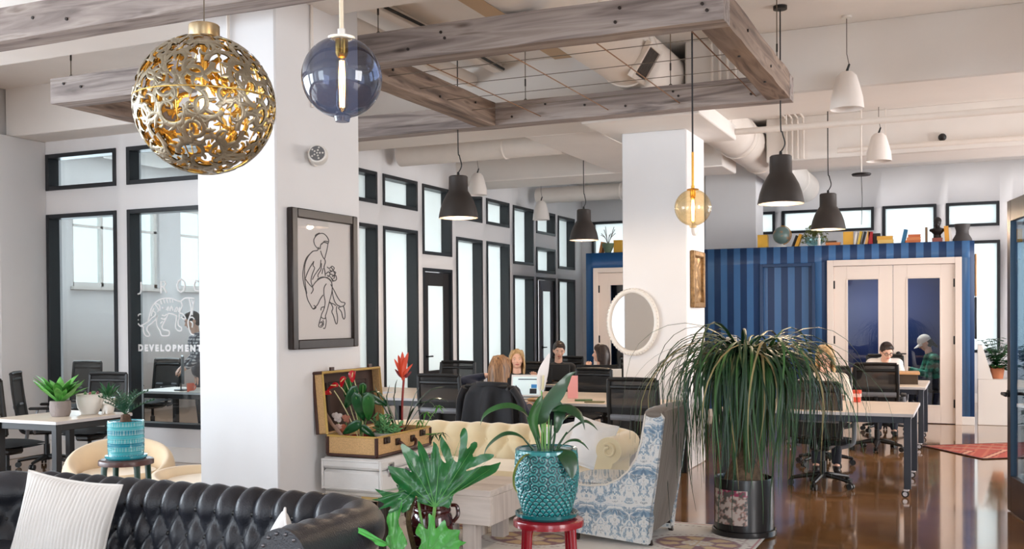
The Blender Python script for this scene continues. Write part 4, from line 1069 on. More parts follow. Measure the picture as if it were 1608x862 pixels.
for x, y in ((-2.06, 6.86), (-2.06, 7.4), (-2.58, 6.86), (-2.58, 7.4)):
    MB().add([(x-.022, y-.022, .09), (x+.022, y-.022, .09), (x+.022, y+.022, .09), (x-.022, y+.022, .09)]+[(x+(.03 if x > -2.3 else 0)+a, y+b, 0) for a, b in ((-.014, -.014), (.014, -.014), (.014, .014), (-.014, .014))], [(0, 1, 2, 3), (7, 6, 5, 4), (0, 4, 5, 1), (1, 5, 6, 2), (2, 6, 7, 3), (3, 7, 4, 0)]).build('leg', LEGD, t)

# coffee table of whitewashed blocks
WWASH = wood_mat('whitewashed_wood_x', [(196, 186, 180), (222, 212, 205), (208, 198, 190), (180, 166, 160)], 0, .7, .7, .2, False)
WWASHZ = wood_mat('whitewashed_wood_z', [(186, 174, 168), (214, 204, 197), (172, 158, 152)], 2, .7, .7, .2, False)
t = thing('coffee_table', 'chunky whitewashed wooden block coffee table left of the teal pot', 'coffee table')
for k in range(4): MB().box(-3.46, -2.95, 6.19+k*.153, 6.19+(k+1)*.153-.003, .395, .44, .004).build('top_board', WWASH, t)
MB().box(-3.46, -2.95, 6.19, 6.235, .20, .394, .004).build('apron', WWASH, t)
MB().box(-3.46, -2.95, 6.754, 6.80, .20, .394, .004).build('apron', WWASH, t)
MB().box(-2.995, -2.951, 6.236, 6.753, .20, .394, .004).build('apron', WWASHZ, t)
MB().box(-3.46, -3.415, 6.236, 6.753, .20, .394, .004).build('apron', WWASHZ, t)
for x in (-3.36, -3.19):
    for y in (6.21, 6.67): 
        MB().box(x, x+.1, y+.03, y+.13, 0.0, .39, .005).build('leg', WWASHZ, t)

# red metal stool
RED = mat('red_enamel', (150, 20, 34), .25, coat=.4, noise_amt=.06)
def stool(label, loc, r, h, seatm, legm, rim=.035):
    t = thing('round_stool', label, 'stool', loc)
    MB().lathe([(0, h), (r*.9, h), (r*.985, h-.006), (r, h-.015), (r, h-rim), (r*.96, h-rim), (r*.94, h-.02), (0, h-.02)], 40).build('seat', seatm, t)
    for k in range(4):
        a = pi/4+k*pi/2+.45
        c, s_ = cos(a), sin(a)
        MB().tube([(r*.82*c, r*.82*s_, h-.022), (r*.86*c, r*.86*s_, h-.06), (r*1.08*c, r*1.08*s_, 0)], [.022, .018, .015], 10, flat=(1.25, .8)).build('leg', legm, t)
    q = .35*h; rr = r*(.86+.22*(1-q/h))*.97
    MB().tube([(rr*cos(a), rr*sin(a), q) for a in [2*pi*i/32 for i in range(32)]], .009, 8, closed=True).build('foot_ring', legm, t)
    return t
stool('red metal stool under the big teal planter', (-1.83, 4.48, 0), .168, .66, RED, RED)
stool('brown-seated stool with green legs under the turquoise pot', (-4.90, 4.90, 0), .168, .73, mat('worn_brown_seat', (84, 52, 46), .3, noise_amt=.25), mat('green_metal_leg', (30, 62, 50), .35))

# side table beside the sofa (carries the red jar and philodendron)
t = thing('side_table', 'small dark side table beside the black sofa arm', 'side table', (-2.16, 3.93, 0))
MB().lathe([(0, .518), (.19, .518), (.195, .51), (.19, .49), (0, .49)], 32).build('table_top', LEGD, t)
for k in range(3): MB().tube([(.16*cos(k*2.09), .16*sin(k*2.09), .49), (.2*cos(k*2.09), .2*sin(k*2.09), 0)], .016, 8).build('leg', LEGD, t)
# bench under the trunk
TRKG = mat('greyed_trunk_side', (196, 190, 182), .55, noise_amt=.1, noise_scale=5)
t = thing('low_bench', 'low pale bench under the white trunk beside the left column', 'bench')
MB().box(-3.93, -3.50, 5.68, 6.43, .44, .466, .006).build('bench_top', TRKG, t)
for x in (-3.88, -3.56):
    for y in (5.80, 6.38): MB().box(x-.02, x+.02, y-.02, y+.02, 0, .44, .003).build('leg', LEGD, t)
# white trunk
TRK = mat('white_painted_trunk', (226, 224, 222), .5, noise_amt=.05, noise_scale=6, bump=.1)
t = thing('white_trunk', 'white painted travel trunk under the open tan suitcase', 'trunk')
MB().box(-3.94, -3.48, 5.66, 6.44, .467, .61, .02).build('trunk_body', TRK, t)
MB().box(-3.943, -3.477, 5.657, 6.443, .614, .69, .02).build('trunk_lid', TRK, t)
e = MB()
for (x, y) in ((-3.935, 5.663), (-3.485, 5.663)): e.tube([(x, y, .48), (x, y, .68)], .009, 6)
e.tube([(-3.93, 5.658, .49), (-3.49, 5.658, .49)], .008, 6).tube([(-3.93, 5.655, .675), (-3.49, 5.655, .675)], .008, 6)
e.build('edge_binding', TRK, t)
for y in (5.78, 6.30):
    o = MB().box(-3.482, -3.470, y-.035, y+.035, .57, .66, .003).build('clasp', CHROME, t)
    MB().tube([(-3.465, y-.02, .6), (-3.455, y, .58), (-3.465, y+.02, .6)], .005, 6).lathe([(.016, 0), (.016, .008), (0, .01)], 12, M=TR(-3.47, y, .635, ry=pi/2)).build('latch_ring', STEELG, o)
MB().tube([(-3.474, 5.96, .6), (-3.45, 5.97, .585), (-3.45, 6.11, .585), (-3.474, 6.12, .6)], .008, 8).build('trunk_handle', STEELG, t)
# open suitcase
TWEED = mat('tan_tweed', (206, 166, 116), .85, noise_amt=.18, noise_scale=140, bump=.3, bump_scale=220)
TRIMB = mat('dark_brown_leather_trim', (66, 36, 28), .4, noise_amt=.15)
LINING = mat('dark_brown_lining', (66, 46, 38), .8, noise_amt=.25, noise_scale=5)
YEL = mat('yellowed_rim', (196, 160, 84), .5, noise_amt=.15)
t = thing('open_suitcase', 'vintage tan tweed suitcase standing open and planted, on the white trunk', 'suitcase')
x0, x1, y0, y1, z0, z1 = -3.905, -3.525, 5.68, 6.40, .70, .83
b = MB()
for q in ((x0, x1, y0, y1, z0, z0+.012), (x0, x1, y0, y0+.012, z0, z1), (x0, x1, y1-.012, y1, z0, z1), (x0, x0+.012, y0, y1, z0, z1), (x1-.012, x1, y0, y1, z0, z1)): b.box(*q, .004)
b.build('suitcase_tray', TWEED, t)
e = MB()
for x in (x0, x1):
    for y in (y0, y1): e.tube([(x, y, z0+.01), (x, y, z1-.003)], .013, 8)
for y in (y0, y1): e.tube([(x0, y, z0+.006), (x1, y, z0+.006)], .010, 8)
for x in (x0, x1): e.tube([(x, y0, z0+.006), (x, y1, z0+.006)], .010, 8)
e.build('leather_edging', TRIMB, t)
e = MB()
for y in (y0, y1): e.tube([(x0, y, z1), (x1, y, z1)], .007, 6)
for x in (x0, x1): e.tube([(x, y0, z1), (x, y1, z1)], .007, 6)
e.build('rim', YEL, t)
MB().box(x0+.012, x1-.012, y0+.012, y1-.012, z0+.012, z1-.03).build('potting_fill', SOIL, t)
lx0, lx1, lz0, lz1 = -4.0, -3.925, .84, 1.25
l = MB()
for q in ((lx0, lx0+.01, y0, y1, lz0, lz1), (lx0, lx1, y0, y0+.01, lz0, lz1), (lx0, lx1, y1-.01, y1, lz0, lz1), (lx0, lx1, y0, y1, lz0, lz0+.01), (lx0, lx1, y0, y1, lz1-.01, lz1)): l.box(*q, .004)
ML = Matrix.Translation((x0, 0, z1)) @ Matrix.Rotation(R(-5), 4, 'Y') @ Matrix.Translation((-x0+.02, 0, -z1))
lid = l.xf(ML).build('suitcase_lid', TWEED, t)
MB().box(lx0+.011, lx0+.016, y0+.011, y1-.011, lz0+.011, lz1-.011).xf(ML).build('lid_lining', LINING, lid)
f_ = MB()
for q in ((y0+.1, y0+.13, .93, 1.18), (y1-.13, y1-.1, .93, 1.18), (y0+.13, y1-.13, 1.15, 1.18), (y0+.13, y1-.13, .93, .96)): f_.box(lx0+.016, lx0+.03, q[0], q[1], q[2], q[3], .004)
f_.xf(ML).build('lid_pocket', mat('lid_pocket_cloth', (50, 34, 30), .8), lid)
e = MB()
e.tube([(lx1, y0, lz0), (lx1, y0, lz1), (lx1, y1, lz1), (lx1, y1, lz0)], .009, 8)
e.xf(ML).build('lid_rim', YEL, lid)
e = MB().tube([(lx0, y0, lz0), (lx0, y0, lz1), (lx0, y1, lz1), (lx0, y1, lz0)], .012, 8)
for y in (y0, y1): e.tube([(lx0, y, lz1), (lx1, y, lz1)], .011, 8)
e.xf(ML).build('lid_edging', TRIMB, lid)
MB().tube([(-3.965, y0+.04, 1.0), (-3.90, y0+.05, .90), (-3.83, y0+.06, .825)], .012, 8, flat=(1, .2)).build('lid_strap', mat('pale_strap', (150, 116, 96), .6), lid)
for y in (5.80, 6.28):
    MB().box(x1+.0, x1+.014, y-.035, y+.035, z1-.05, z1-.008, .003).box(x1+.012, x1+.02, y-.014, y+.014, z1-.042, z1-.012, .003).build('latch', mat('dark_bronze', (58, 44, 36), .4, metal=.5), t)
    MB().box(-.01, .004, y-.02, y+.02, 0, .03).xf(TR(lx1-.02, 0, lz1+.0)).build('latch_tongue', TRIMB, t)
MB().tube(bez([(x1+.01, 5.94, z1-.05), (x1+.035, 5.945, z1-.065), (x1+.05, 5.99, z1-.1), (x1+.05, 6.09, z1-.1), (x1+.035, 6.135, z1-.065), (x1+.01, 6.14, z1-.05)], 6), .012, 8).build('suitcase_handle', TRIMB, t)
for y in (5.94, 6.14): MB().box(x1, x1+.016, y-.025, y+.025, z1-.075, z1-.03, .004).build('handle_bracket', mat('dark_bronze', (58, 44, 36)), t)

# rugs
def rugdye(p):
    x, y = p.x, p.y
    base = (.74, .68, .62)
    def dist(cx, cy, rx, ry): return sqrt(((x-cx)/rx)**2+((y-cy)/ry)**2)
    mar = (.20, .03, .04); och = (.62, .40, .16)
    edge = min(x+4.3, -1.34-x, y-4.4, 7.72-y)
    if .02 < edge < .035: return (.42, .05, .06, 1)
    if .10 < edge < .12 and int((x+y)*40) % 2: return (*mar, 1)
    for cx, cy in ((-1.75, 7.05), (-2.9, 6.75), (-2.5, 5.9), (-3.3, 5.4), (-1.8, 5.7), (-3.7, 7.0)):
        d = dist(cx, cy, .30, .22)
        if d < 1.0:
            a = atan2((y-cy)/.22, (x-cx)/.30)
            k = .5+.5*cos(a*7)
            if d > .9: return (*mar, 1)
            if d > .45: return (*(och if k > .35 else mar), 1)
            if d > .38: return (*mar, 1)
            return (*(base if int(a*4) % 2 else och), 1)
        if 1.18 < d < 1.24 and int(atan2(y-cy, x-cx)*14) % 2: return (*mar, 1)
    return (*base, 1)
RUG = print_mat('cream_wool_rug', .95, sheen=.3, bump=.4)
o = MB().grid(210, 240, lambda a, b: (-4.3+2.96*a, 4.4+3.32*b, .012)).build('patterned_rug', RUG, dye=rugdye)
tag(o, 'cream rug with maroon and ochre medallions under the armchair and coffee table', 'rug')
def kilim(p):
    u, v = p.x, p.y
    red = (.42, .075, .05); lt = (.60, .30, .20); dk = (.20, .03, .03)
    if abs(v) > .57 or abs(u) > 1.36: return (.10, .03, .03, 1)
    a = abs(((u*2.2+abs(v)*2.6) % 1)-.5)*2
    if a < .16: return (*lt, 1)
    if a < .28: return (*dk, 1)
    b = abs(((u*6-v*5) % 1)-.5)
    return (*(red if b > .12 else (.5, .13, .08)), 1)
t = MB().grid(200, 90, lambda a, b: (-1.4+2.8*a, -.6+1.2*b, .01)).build('kilim_rug', print_mat('red_kilim_wool', .95, bump=.3), dye=kilim, loc=(.95, 13.6, 0), rot=(0, 0, R(34)))
tag(t, 'red woven kilim rug on the polished floor at right', 'rug')

# ------------------------------------------------ tub chairs behind the black sofa
TAN = mat('tan_velvet', (230, 204, 168), .8, sheen=.5, noise_amt=.08, noise_scale=4)
def tub(label, loc, rz, hb):
    t = thing('tub_chair', label, 'armchair', loc, rz, 'tan velvet tub chairs')
    def shell(a, b):
        w = -pi*.80+1.6*pi*a                              # round the back; opening faces local -Y
        h = .42+(hb-.42)*max(0, cos(w*.62))**1.1
        c = b*2*pi
        rr = .36+.055*cos(c); z = .30+(h-.30)*.5+(h-.30)*.5*sin(c)
        if sin(c) > .6: z = h-.055+.055*(sin(c)-.6)/.4
        return (rr*sin(w), rr*cos(w), z)
    MB().grid(60, 24, shell, cv=True).build('curved_back', TAN, t, sharp=80)
    MB().lathe([(0, .44), (.27, .44), (.305, .41), (.31, .33), (.29, .29), (0, .29)], 36).build('seat_cushion', TAN, t)
    MB().lathe([(0, .30), (.34, .30), (.35, .16), (.33, .12), (0, .12)], 36).build('base', TAN, t)
    for k in range(4):
        a = pi/4+k*pi/2
        MB().cap((.24*cos(a), .24*sin(a), .13), (.27*cos(a), .27*sin(a), .012), .02, .012, 8).build('leg', LEGD, t)
tub('tan velvet tub chair behind the turquoise pot, its tall back to the left', (-6.02, 5.95, 0), R(40), .66)
tub('lower tan velvet chair right of the stool legs, beside the left column', (-5.13, 5.90, 0), R(80), .50)

# ------------------------------------------------ desks
def desk(label, x0, x1, y0, y1, z=.74, legm=DESKLEG, castors=False, group=None, frame=True):
    t = thing('work_table', label, 'table', group=group)
    MB().box(x0, x1, y0, y1, z-.028, z, .004).build('table_top', DESKTOP, t)
    MB().box(x0-.003, x1+.003, y0-.004, y0, z-.029, z-.002, .001).box(x1, x1+.004, y0, y1, z-.029, z-.002, .001).build('edge_band', DESKEDGE, t)
    rr = .03; i = .05
    for x in (x0+i, x1-i):
        for y in (y0+i, y1-i):
            zb = .075 if castors else 0
            o = MB().box(x-rr, x+rr, y-rr, y+rr, zb, z-.03, .004).build('leg', legm, t)
            if castors:
                MB().tube([(x-.02, y-.012, .032), (x-.02, y+.012, .032)], .032, 16).build('castor_wheel', BLACK, o)
                MB().box(x-.035, x+.012, y-.02, y+.02, .055, .078, .004).tube([(x-.02, y-.019, .032), (x-.02, y-.015, .032)], .02, 12).tube([(x-.02, y+.015, .032), (x-.02, y+.019, .032)], .02, 12).build('castor_fork', CHROME, o)
    for q in ((x0+i+rr, x1-i-rr, y0+i-.015, y0+i+.015), (x0+i+rr, x1-i-rr, y1-i-.015, y1-i+.015), (x0+i-.015, x0+i+.015, y0+i+rr, y1-i-rr), (x1-i-.015, x1-i+.015, y0+i+rr, y1-i-rr)):
        MB().box(*q, z-.09, z-.03, .003).build('frame_rail', legm, t)
    return t
desk('pale work table at right with slate legs and chrome castors, nearest the camera', -2.15, -.45, 9.50, 10.76, .74, DESKLEG, True)
desk('pale work table with castors farther back at right, before the white glass doors', -2.1, -.48, 12.95, 14.3, .74, DESKLEG, True)
BKLEG = mat('black_table_leg', (26, 27, 30), .4)
desk('long pale table right of centre, before the rear column', -4.35, -2.62, 9.55, 10.28, .74, BKLEG)
desk('long pale table left of centre behind the suitcase plants', -6.1, -4.37, 9.55, 10.28, .74, BKLEG)
desk('pale table of the back row facing the seated blonde woman', -5.2, -3.5, 10.30, 10.95, .74, BKLEG)
desk('pale table of the back row at far left by the windows', -6.95, -5.25, 10.30, 10.95, .74, BKLEG)
desk('pale table in front of the man in black near the grey door', -5.6, -3.6, 11.95, 12.5, .74, BKLEG)
desk('pale square table with potted plants at the far left', -7.93, -7.14, 6.35, 7.22, .74, BKLEG)
desk('desk inside the tiger-logo office', -9.3, -7.75, 9.45, 10.15, .74, BKLEG)

# ------------------------------------------------ mesh office chairs
MESHB = mat('black_mesh_cloth', (20, 18, 18), .7, alpha=.93, bump=.3, bump_scale=300)
SEATB = mat('black_seat_cloth', (24, 25, 28), .8, noise_amt=.15, bump=.2, bump_scale=200)
GREYP = mat('grey_plastic_arm', (120, 122, 128), .35)
def office_chair(label, loc, rz, group, arm=BLACK):
    t = thing('office_chair', label, 'chair', loc, rz, group)
    MB().grid(14, 14, lambda a, b: (-.24+.48*a, -.24+.46*b, .47+.02*(sin(pi*a)*sin(pi*b))**.5-.02*(1-b)**6)).grid(14, 14, lambda a, b: (-.24+.48*a, -.24+.46*b, .415+.03*((2*a-1)**4+(2*b-1)**4)*.5)).build('seat', SEATB, t)
    MB().box(-.09, .09, -.12, .14, .36, .425, .02).build('tilt_box', BLACK, t)
    def by(z): return .235+.06*((z-.5)/.55)**2+.03*sin((z-.5)*5)
    f = MB(); zs = [.50+.53*i/10 for i in range(11)]
    for sx in (-.225, .225): f.tube([(sx*(1+.04*sin(i*.3)), by(z), z) for i, z in enumerate(zs)], .017, 8, flat=(1.3, .9))
    f.tube([(-.225, by(1.03), 1.03), (0, by(1.03)+.02, 1.035), (.225, by(1.03), 1.03)], .02, 8)
    f.tube([(-.225, by(.5), .5), (0, by(.5)+.02, .5), (.225, by(.5), .5)], .015, 8)
    f.tube(bez([(0, .1, .38), (0, .24, .39), (0, .28, .5), (0, by(.66)+.045, .66)], 5), .022, 8)
    fo = f.build('back_frame', BLACK, t)
    MB().grid(9, 16, lambda a, b: (-.215+.43*a, by(.52+.50*b)+.022*sin(pi*a), (.52+.50*b))).build('mesh_panel', MESHB, fo)
    MB().tube([(-.22, by(.68)+.012, .68), (0, by(.68)+.04, .68), (.22, by(.68)+.012, .68)], .02, 8, flat=(1.4, .6)).build('lumbar_bar', GREYP if arm is not BLACK else BLACK, t)
    MB().tube([(-.22, by(.96), .96), (0, by(.96)+.03, .96), (.22, by(.96), .96)], .014, 8, flat=(1.4, .6)).build('head_band', BLACK, t)
    for sx in (-1, 1):
        MB().tube(bez([(sx*.19, .08, .40), (sx*.29, .07, .44), (sx*.30, .05, .56), (sx*.29, .03, .655)], 5), .017, 8, flat=(1.2, .8)).build('arm_post', arm, t)
        MB().box(sx*.29-.035, sx*.29+.035, -.14, .12, .65, .678, .012).build('armrest', BLACK, t)
    MB().tube([(0, 0, .12), (0, 0, .25), (0, 0, .2501), (0, 0, .37)], [.032, .032, .02, .02], 12).build('gas_column', BLACKM, t)
    MB().lathe([(.05, .08), (.055, .13), (0, .135)], 12).build('hub', BLACK, t)
    lm = MB().tube([(.03, 0, .115), (.16, 0, .10), (.29, 0, .075)], [.026, .022, .016], 8, flat=(1, 1)).mesh('base_leg', BLACK)
    cm = MB().tube([(.29, -.026, .032), (.29, -.008, .032)], .03, 12).tube([(.29, .008, .032), (.29, .026, .032)], .03, 12).tube([(.29, 0, .03), (.29, 0, .08)], .01, 6).mesh('castor', BLACK)
    for k in range(5):
        o = put('base_leg', lm, t, rot=(0, 0, k*2*pi/5+.3))
        put('castor', cm, o)
    return t
GA, GB, GC = 'black mesh chairs at the left table', 'black mesh chairs at the long centre tables', 'black mesh chairs at the right tables'
ch = office_chair('black mesh chair at the left photo edge, facing the pale square table', (-8.22, 6.75, 0), R(95), GA, GREYP)
def chair(label, x, y, deg, g): return dup(ch, (x, y, 0), R(deg), label, g)
chair('black mesh chair in the corner behind the left table, seen side on', -9.25, 8.1, 128, GA)
chair('black mesh chair behind the potted plants on the left table', -8.35, 7.85, 8, GA)
chair('black mesh chair behind the left window pane inside the office', -10.9, 9.95, 5, 'chairs inside the glass office')
chair('black mesh chair below the tiger inside the office', -10.45, 10.95, 0, 'chairs inside the glass office')
chair('black mesh chair left of the woman with the dark coat, back to camera', -4.82, 9.24, 180, GB)
chair('black mesh chair under the dark coat of the long-haired woman', -4.22, 9.14, 176, GB).scale = (1, 1, .915)
chair('black mesh chair before the rear column, left of the damask armchair top', -2.80, 9.2, 180, GB)
chair('black mesh chair facing us on the far side, at far left by the dark door', -5.95, 11.3, 5, GB)
chair('black mesh chair under the smiling blonde woman', -4.96, 11.32, 15, GB)
chair('empty black mesh chair facing us, right of the blonde woman', -4.20, 11.42, -4, GB).scale = (1, 1, .93)
chair('black mesh chair under the man in black', -5.12, 12.98, 0, GB)
chair('black mesh chair under the dark-haired woman in profile', -4.42, 12.75, -60, GB)
chair('black mesh chair right of the palm leaves, nearest of the right chairs', -1.26, 9.90, 172, GC).scale = (1, 1, .96)
chair('black mesh chair with its back to us in front of the man in white', -1.0, 12.72, 182, GC)
chair('black mesh chair under the blonde woman in glasses', -1.42, 11.28, 0, GC)
chair('black mesh chair under the man in the white shirt', -1.08, 14.75, 0, GC)

# ================================================================== PLANTS
RZ = YAW                                            # plants that face the camera are turned this much
def ribbon(pts, ws, side=None, fold=.25, n=None):
    """leaf blade along a midrib: left edge, midrib, right edge"""
    pts = [V(p) for p in pts]; k = len(pts); vs = []
    if not isinstance(ws, (list, tuple)):
        w0 = ws; ws = [w0*max(.04, sin(pi*min(1, (i/(k-1))*.93+.07))**.8) for i in range(k)]
    for i in range(k):
        t = (pts[min(i+1, k-1)]-pts[max(i-1, 0)]).normalized()
        s_ = V(side) if side is not None else V((0, 0, 1)).cross(t)
        s_ = s_-t*s_.dot(t)
        if s_.length < 1e-4: s_ = t.orthogonal()
        s_.normalize(); nn = s_.cross(t)
        vs += [pts[i]-s_*ws[i]+nn*fold*ws[i], pts[i], pts[i]+s_*ws[i]+nn*fold*ws[i]]
    fs = [(i*3+j, i*3+j+1, (i+1)*3+j+1, (i+1)*3+j) for i in range(k-1) for j in range(2)]
    return vs, fs
def leaf_mesh(name, pts, w, m, fold=.25, side=None, stem=None, sr=.003):
    mb = MB(); mb.add(*ribbon(pts, w, side, fold))
    if stem: mb.tube(stem, sr, 6)
    return mb.mesh(name, m, 60)
def arc(L, e0, e1, n=10, az=0):
    """curve leaving the origin at elevation e0 and ending at e1 (degrees), length L"""
    p = V((0, 0, 0)); out = [p.copy()]
    for i in range(n):
        e = R(e0+(e1-e0)*((i+.5)/n)); p = p+V((cos(e)*cos(az), cos(e)*sin(az), sin(e)))*L/n; out.append(p.copy())
    return out
def pot(parent, prof, m, n=36, name='pot', inner=True, rfun=None):
    return MB().lathe(prof, n, rfun=rfun).build(name, m, parent)

# --- teal planter with the peace lily
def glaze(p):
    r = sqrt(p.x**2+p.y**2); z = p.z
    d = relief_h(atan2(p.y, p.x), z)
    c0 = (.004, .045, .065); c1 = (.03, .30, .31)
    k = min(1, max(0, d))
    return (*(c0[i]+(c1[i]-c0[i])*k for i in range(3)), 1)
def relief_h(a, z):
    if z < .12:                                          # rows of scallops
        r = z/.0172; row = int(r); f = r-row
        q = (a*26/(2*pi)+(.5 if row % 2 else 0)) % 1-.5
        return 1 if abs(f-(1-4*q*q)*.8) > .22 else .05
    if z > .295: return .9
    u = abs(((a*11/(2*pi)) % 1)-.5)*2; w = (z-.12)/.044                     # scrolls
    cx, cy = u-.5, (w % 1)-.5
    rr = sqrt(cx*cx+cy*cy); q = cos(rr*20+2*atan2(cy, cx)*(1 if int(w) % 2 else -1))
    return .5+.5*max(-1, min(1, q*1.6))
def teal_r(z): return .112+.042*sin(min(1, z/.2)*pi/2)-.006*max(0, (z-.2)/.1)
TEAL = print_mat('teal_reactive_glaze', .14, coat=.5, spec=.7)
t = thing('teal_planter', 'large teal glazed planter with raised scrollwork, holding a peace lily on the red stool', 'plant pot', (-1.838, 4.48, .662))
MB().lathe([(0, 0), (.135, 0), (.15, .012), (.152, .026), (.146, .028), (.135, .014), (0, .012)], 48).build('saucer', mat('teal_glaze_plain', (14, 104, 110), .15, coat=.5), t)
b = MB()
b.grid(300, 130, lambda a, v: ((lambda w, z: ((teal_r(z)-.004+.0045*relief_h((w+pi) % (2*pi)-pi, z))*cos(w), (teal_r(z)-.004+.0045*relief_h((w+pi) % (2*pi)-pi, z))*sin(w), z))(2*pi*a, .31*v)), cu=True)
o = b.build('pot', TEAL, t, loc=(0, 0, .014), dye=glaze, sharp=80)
MB().lathe([(teal_r(.31), .31), (teal_r(.31)-.006, .316), (teal_r(.31)-.014, .312), (teal_r(.31)-.018, .27), (.11, .26)], 48).build('pot_rim', MATS['teal_glaze_plain'], t, loc=(0, 0, .014))
MB().lathe([(0, .275), (.128, .27), (.128, .25), (0, .25)], 24).build('soil', SOIL, t)
pl = thing('peace_lily', 'peace lily with dark drooping leaves and one white spathe in the teal planter', 'plant', (-1.838, 4.48, .975), RZ)
def px(x, y, d=0): return ((x-858)*.0031, d, (708-y)*.0031)
base = (0, 0, -.03)
def lily(stem, blade, w, m=LEAFD, side=None, fold=.3):
    s_ = bez([px(*q) for q in stem], 5); b_ = bez([px(*q) for q in blade], 5)
    mb = MB(); mb.add(*ribbon(b_, w, side, fold)); mb.tube(s_, [.007-.003*i/(len(s_)-1) for i in range(len(s_))], 7)
    mb.build('leaf', m, pl, sharp=60)
F = (1, .25, .25)
lily([(853, 716, 0), (846, 690, 0), (842, 660, -.01)], [(842, 664, -.01), (852, 645, -.02), (872, 622, -.01), (885, 605, 0), (895, 592, .02), (905, 587, .03)], [.012, .03, .042, .046, .045, .04, .036, .033, .034, .036, .037, .036, .034, .031, .028, .025, .022, .02, .017, .014, .011, .008, .006, .004, .002, .001], LEAFD, (1, .2, -.6), .15)
lily([(857, 716, .02), (852, 680, .02), (846, 655, .02)], [(846, 690, .0), (838, 668, -.02), (838, 650, -.03), (846, 632, -.03), (852, 622, -.02)], .026, LEAF, (1, .4, 0), .3)
lily([(850, 716, 0), (842, 690, 0), (833, 668, 0), (829, 655, 0)], [(831, 658, 0), (822, 647, 0), (805, 640, .01), (788, 641, .01), (772, 647, .01), (762, 656, 0), (757, 668, 0)], .024, LEAF, (0, 1, .55), .3)
lily([(848, 716, -.02), (834, 700, -.03), (824, 688, -.04)], [(826, 690, -.04), (812, 681, -.05), (795, 680, -.06), (778, 690, -.06), (766, 704, -.06), (762, 722, -.07)], .018, LEAFD, (0, 1, .5), .3)
lily([(862, 716, 0), (864, 690, 0), (866, 660, 0)], [(866, 645, 0), (878, 640, -.01), (892, 640, -.03), (906, 648, -.05), (914, 660, -.06), (916, 674, -.06)], .034, LEAFD, (.2, 1, .6), .25)
lily([(864, 716, 0), (870, 690, 0), (872, 672, -.01)], [(872, 680, 0), (876, 662, 0), (878, 648, .01), (872, 632, .02), (868, 618, .03)], .028, LEAFD, (1, .3, .1), .3)
lily([(866, 716, -.02), (874, 700, -.06)], [(872, 704, -.05), (880, 700, -.1), (888, 708, -.145), (893, 724, -.165), (894, 742, -.17)], .043, LEAFD, (1, .15, 0), .25)
lily([(846, 716, -.03), (838, 710, -.08)], [(840, 712, -.08), (828, 709, -.12), (817, 718, -.15), (810, 734, -.16), (809, 752, -.16), (814, 764, -.165)], .018, mat('yellow_tipped_leaf', (84, 120, 50), .4, rgb2=(190, 170, 70), noise_scale=9), (.4, 1, 0), .3)
lily([(866, 716, 0), (880, 694, 0), (890, 680, .02)], [(888, 684, .02), (902, 670, .03), (918, 662, .03), (930, 668, .03), (938, 678, .03)], .016, LEAFD, (.2, 1, .4), .3)
lily([(866, 716, -.02), (878, 700, -.03)], [(876, 702, -.03), (890, 690, -.05), (904, 688, -.06), (914, 694, -.06), (922, 704, -.07)], .014, LEAFD, (.2, 1, .4), .3)
lily([(857, 716, .03), (862, 700, .05)], [(862, 700, .05), (876, 672, .07), (892, 656, .08), (912, 650, .08)], .02, LEAFD, (.3, 1, .3), .3)
for (a, b_, c) in ((851, 700, 640), (856, 700, 636), (861, 700, 650)):
    MB().tube([px(a, 718), px(a+1, c)], [.006, .004], 7).build('stalk', STEM, pl)
MB().tube(bez([px(856, 716), px(854, 660), px(851, 615), px(852, 600)], 5), .0035, 7).build('flower_stalk', STEM, pl)
SPA = mat('white_spathe', (238, 232, 228), .5)
sp = MB(); sp.add(*ribbon(bez([px(852, 618, 0), px(852, 605, -.012), px(854, 590, -.02), px(858, 575, -.016), px(864, 558, 0)], 5), .027, (1, .35, 0), -.35)); sp = sp.build('spathe', SPA, pl, sharp=70)
MB().cap(px(853, 612, -.012), px(854, 592, -.03), .006, .004, 8).build('spadix', mat('cream_spadix', (226, 214, 170), .7), sp)

# --- philodendron leaves and dark red jar
JAR = mat('dark_red_glaze', (58, 12, 14), .12, coat=.6)
t = thing('red_jar', 'dark oxblood glazed jar with handles behind the big philodendron leaf', 'jar', (-2.195, 4.0, .52))
MB().lathe([(0, 0), (.07, 0), (.085, .02), (.095, .08), (.096, .16), (.09, .21), (.083, .225), (.086, .235), (.083, .245), (.078, .25), (.08, .275), (.083, .285), (.074, .285), (.07, .26), (.07, .05), (0, .05)], 36).build('body', JAR, t)
for z in (.085, .13, .17): MB().tube([(.0965*cos(2*pi*i/32), .0965*sin(2*pi*i/32), z) for i in range(32)], .003, 6, closed=True).build('ridge', JAR, t)
for sg in (-1, 1): MB().tube(bez([(sg*.084, 0, .255), (sg*.11, 0, .25), (sg*.115, 0, .21), (sg*.094, 0, .18)], 5), .009, 8).build('handle', JAR, t, rot=(0, 0, RZ))
t = thing('philodendron', 'big-leaved bright green philodendron in front of the dark red jar', 'plant', (-2.13, 3.87, .52), RZ)
MB().lathe([(0, 0), (.06, 0), (.07, .02), (.078, .055), (.08, .06), (.074, .06), (.07, .045), (0, .045)], 28).build('pot', mat('terracotta', (172, 104, 68), .7, noise_amt=.15), t)
PH = mat('philodendron_green', (28, 100, 50), .3, noise_amt=.3, noise_scale=14, coat=.25)
PHL = mat('philodendron_new_green', (72, 160, 64), .35, noise_amt=.25, noise_scale=12, coat=.2)
VEIN = mat('leaf_vein', (92, 158, 84), .45)
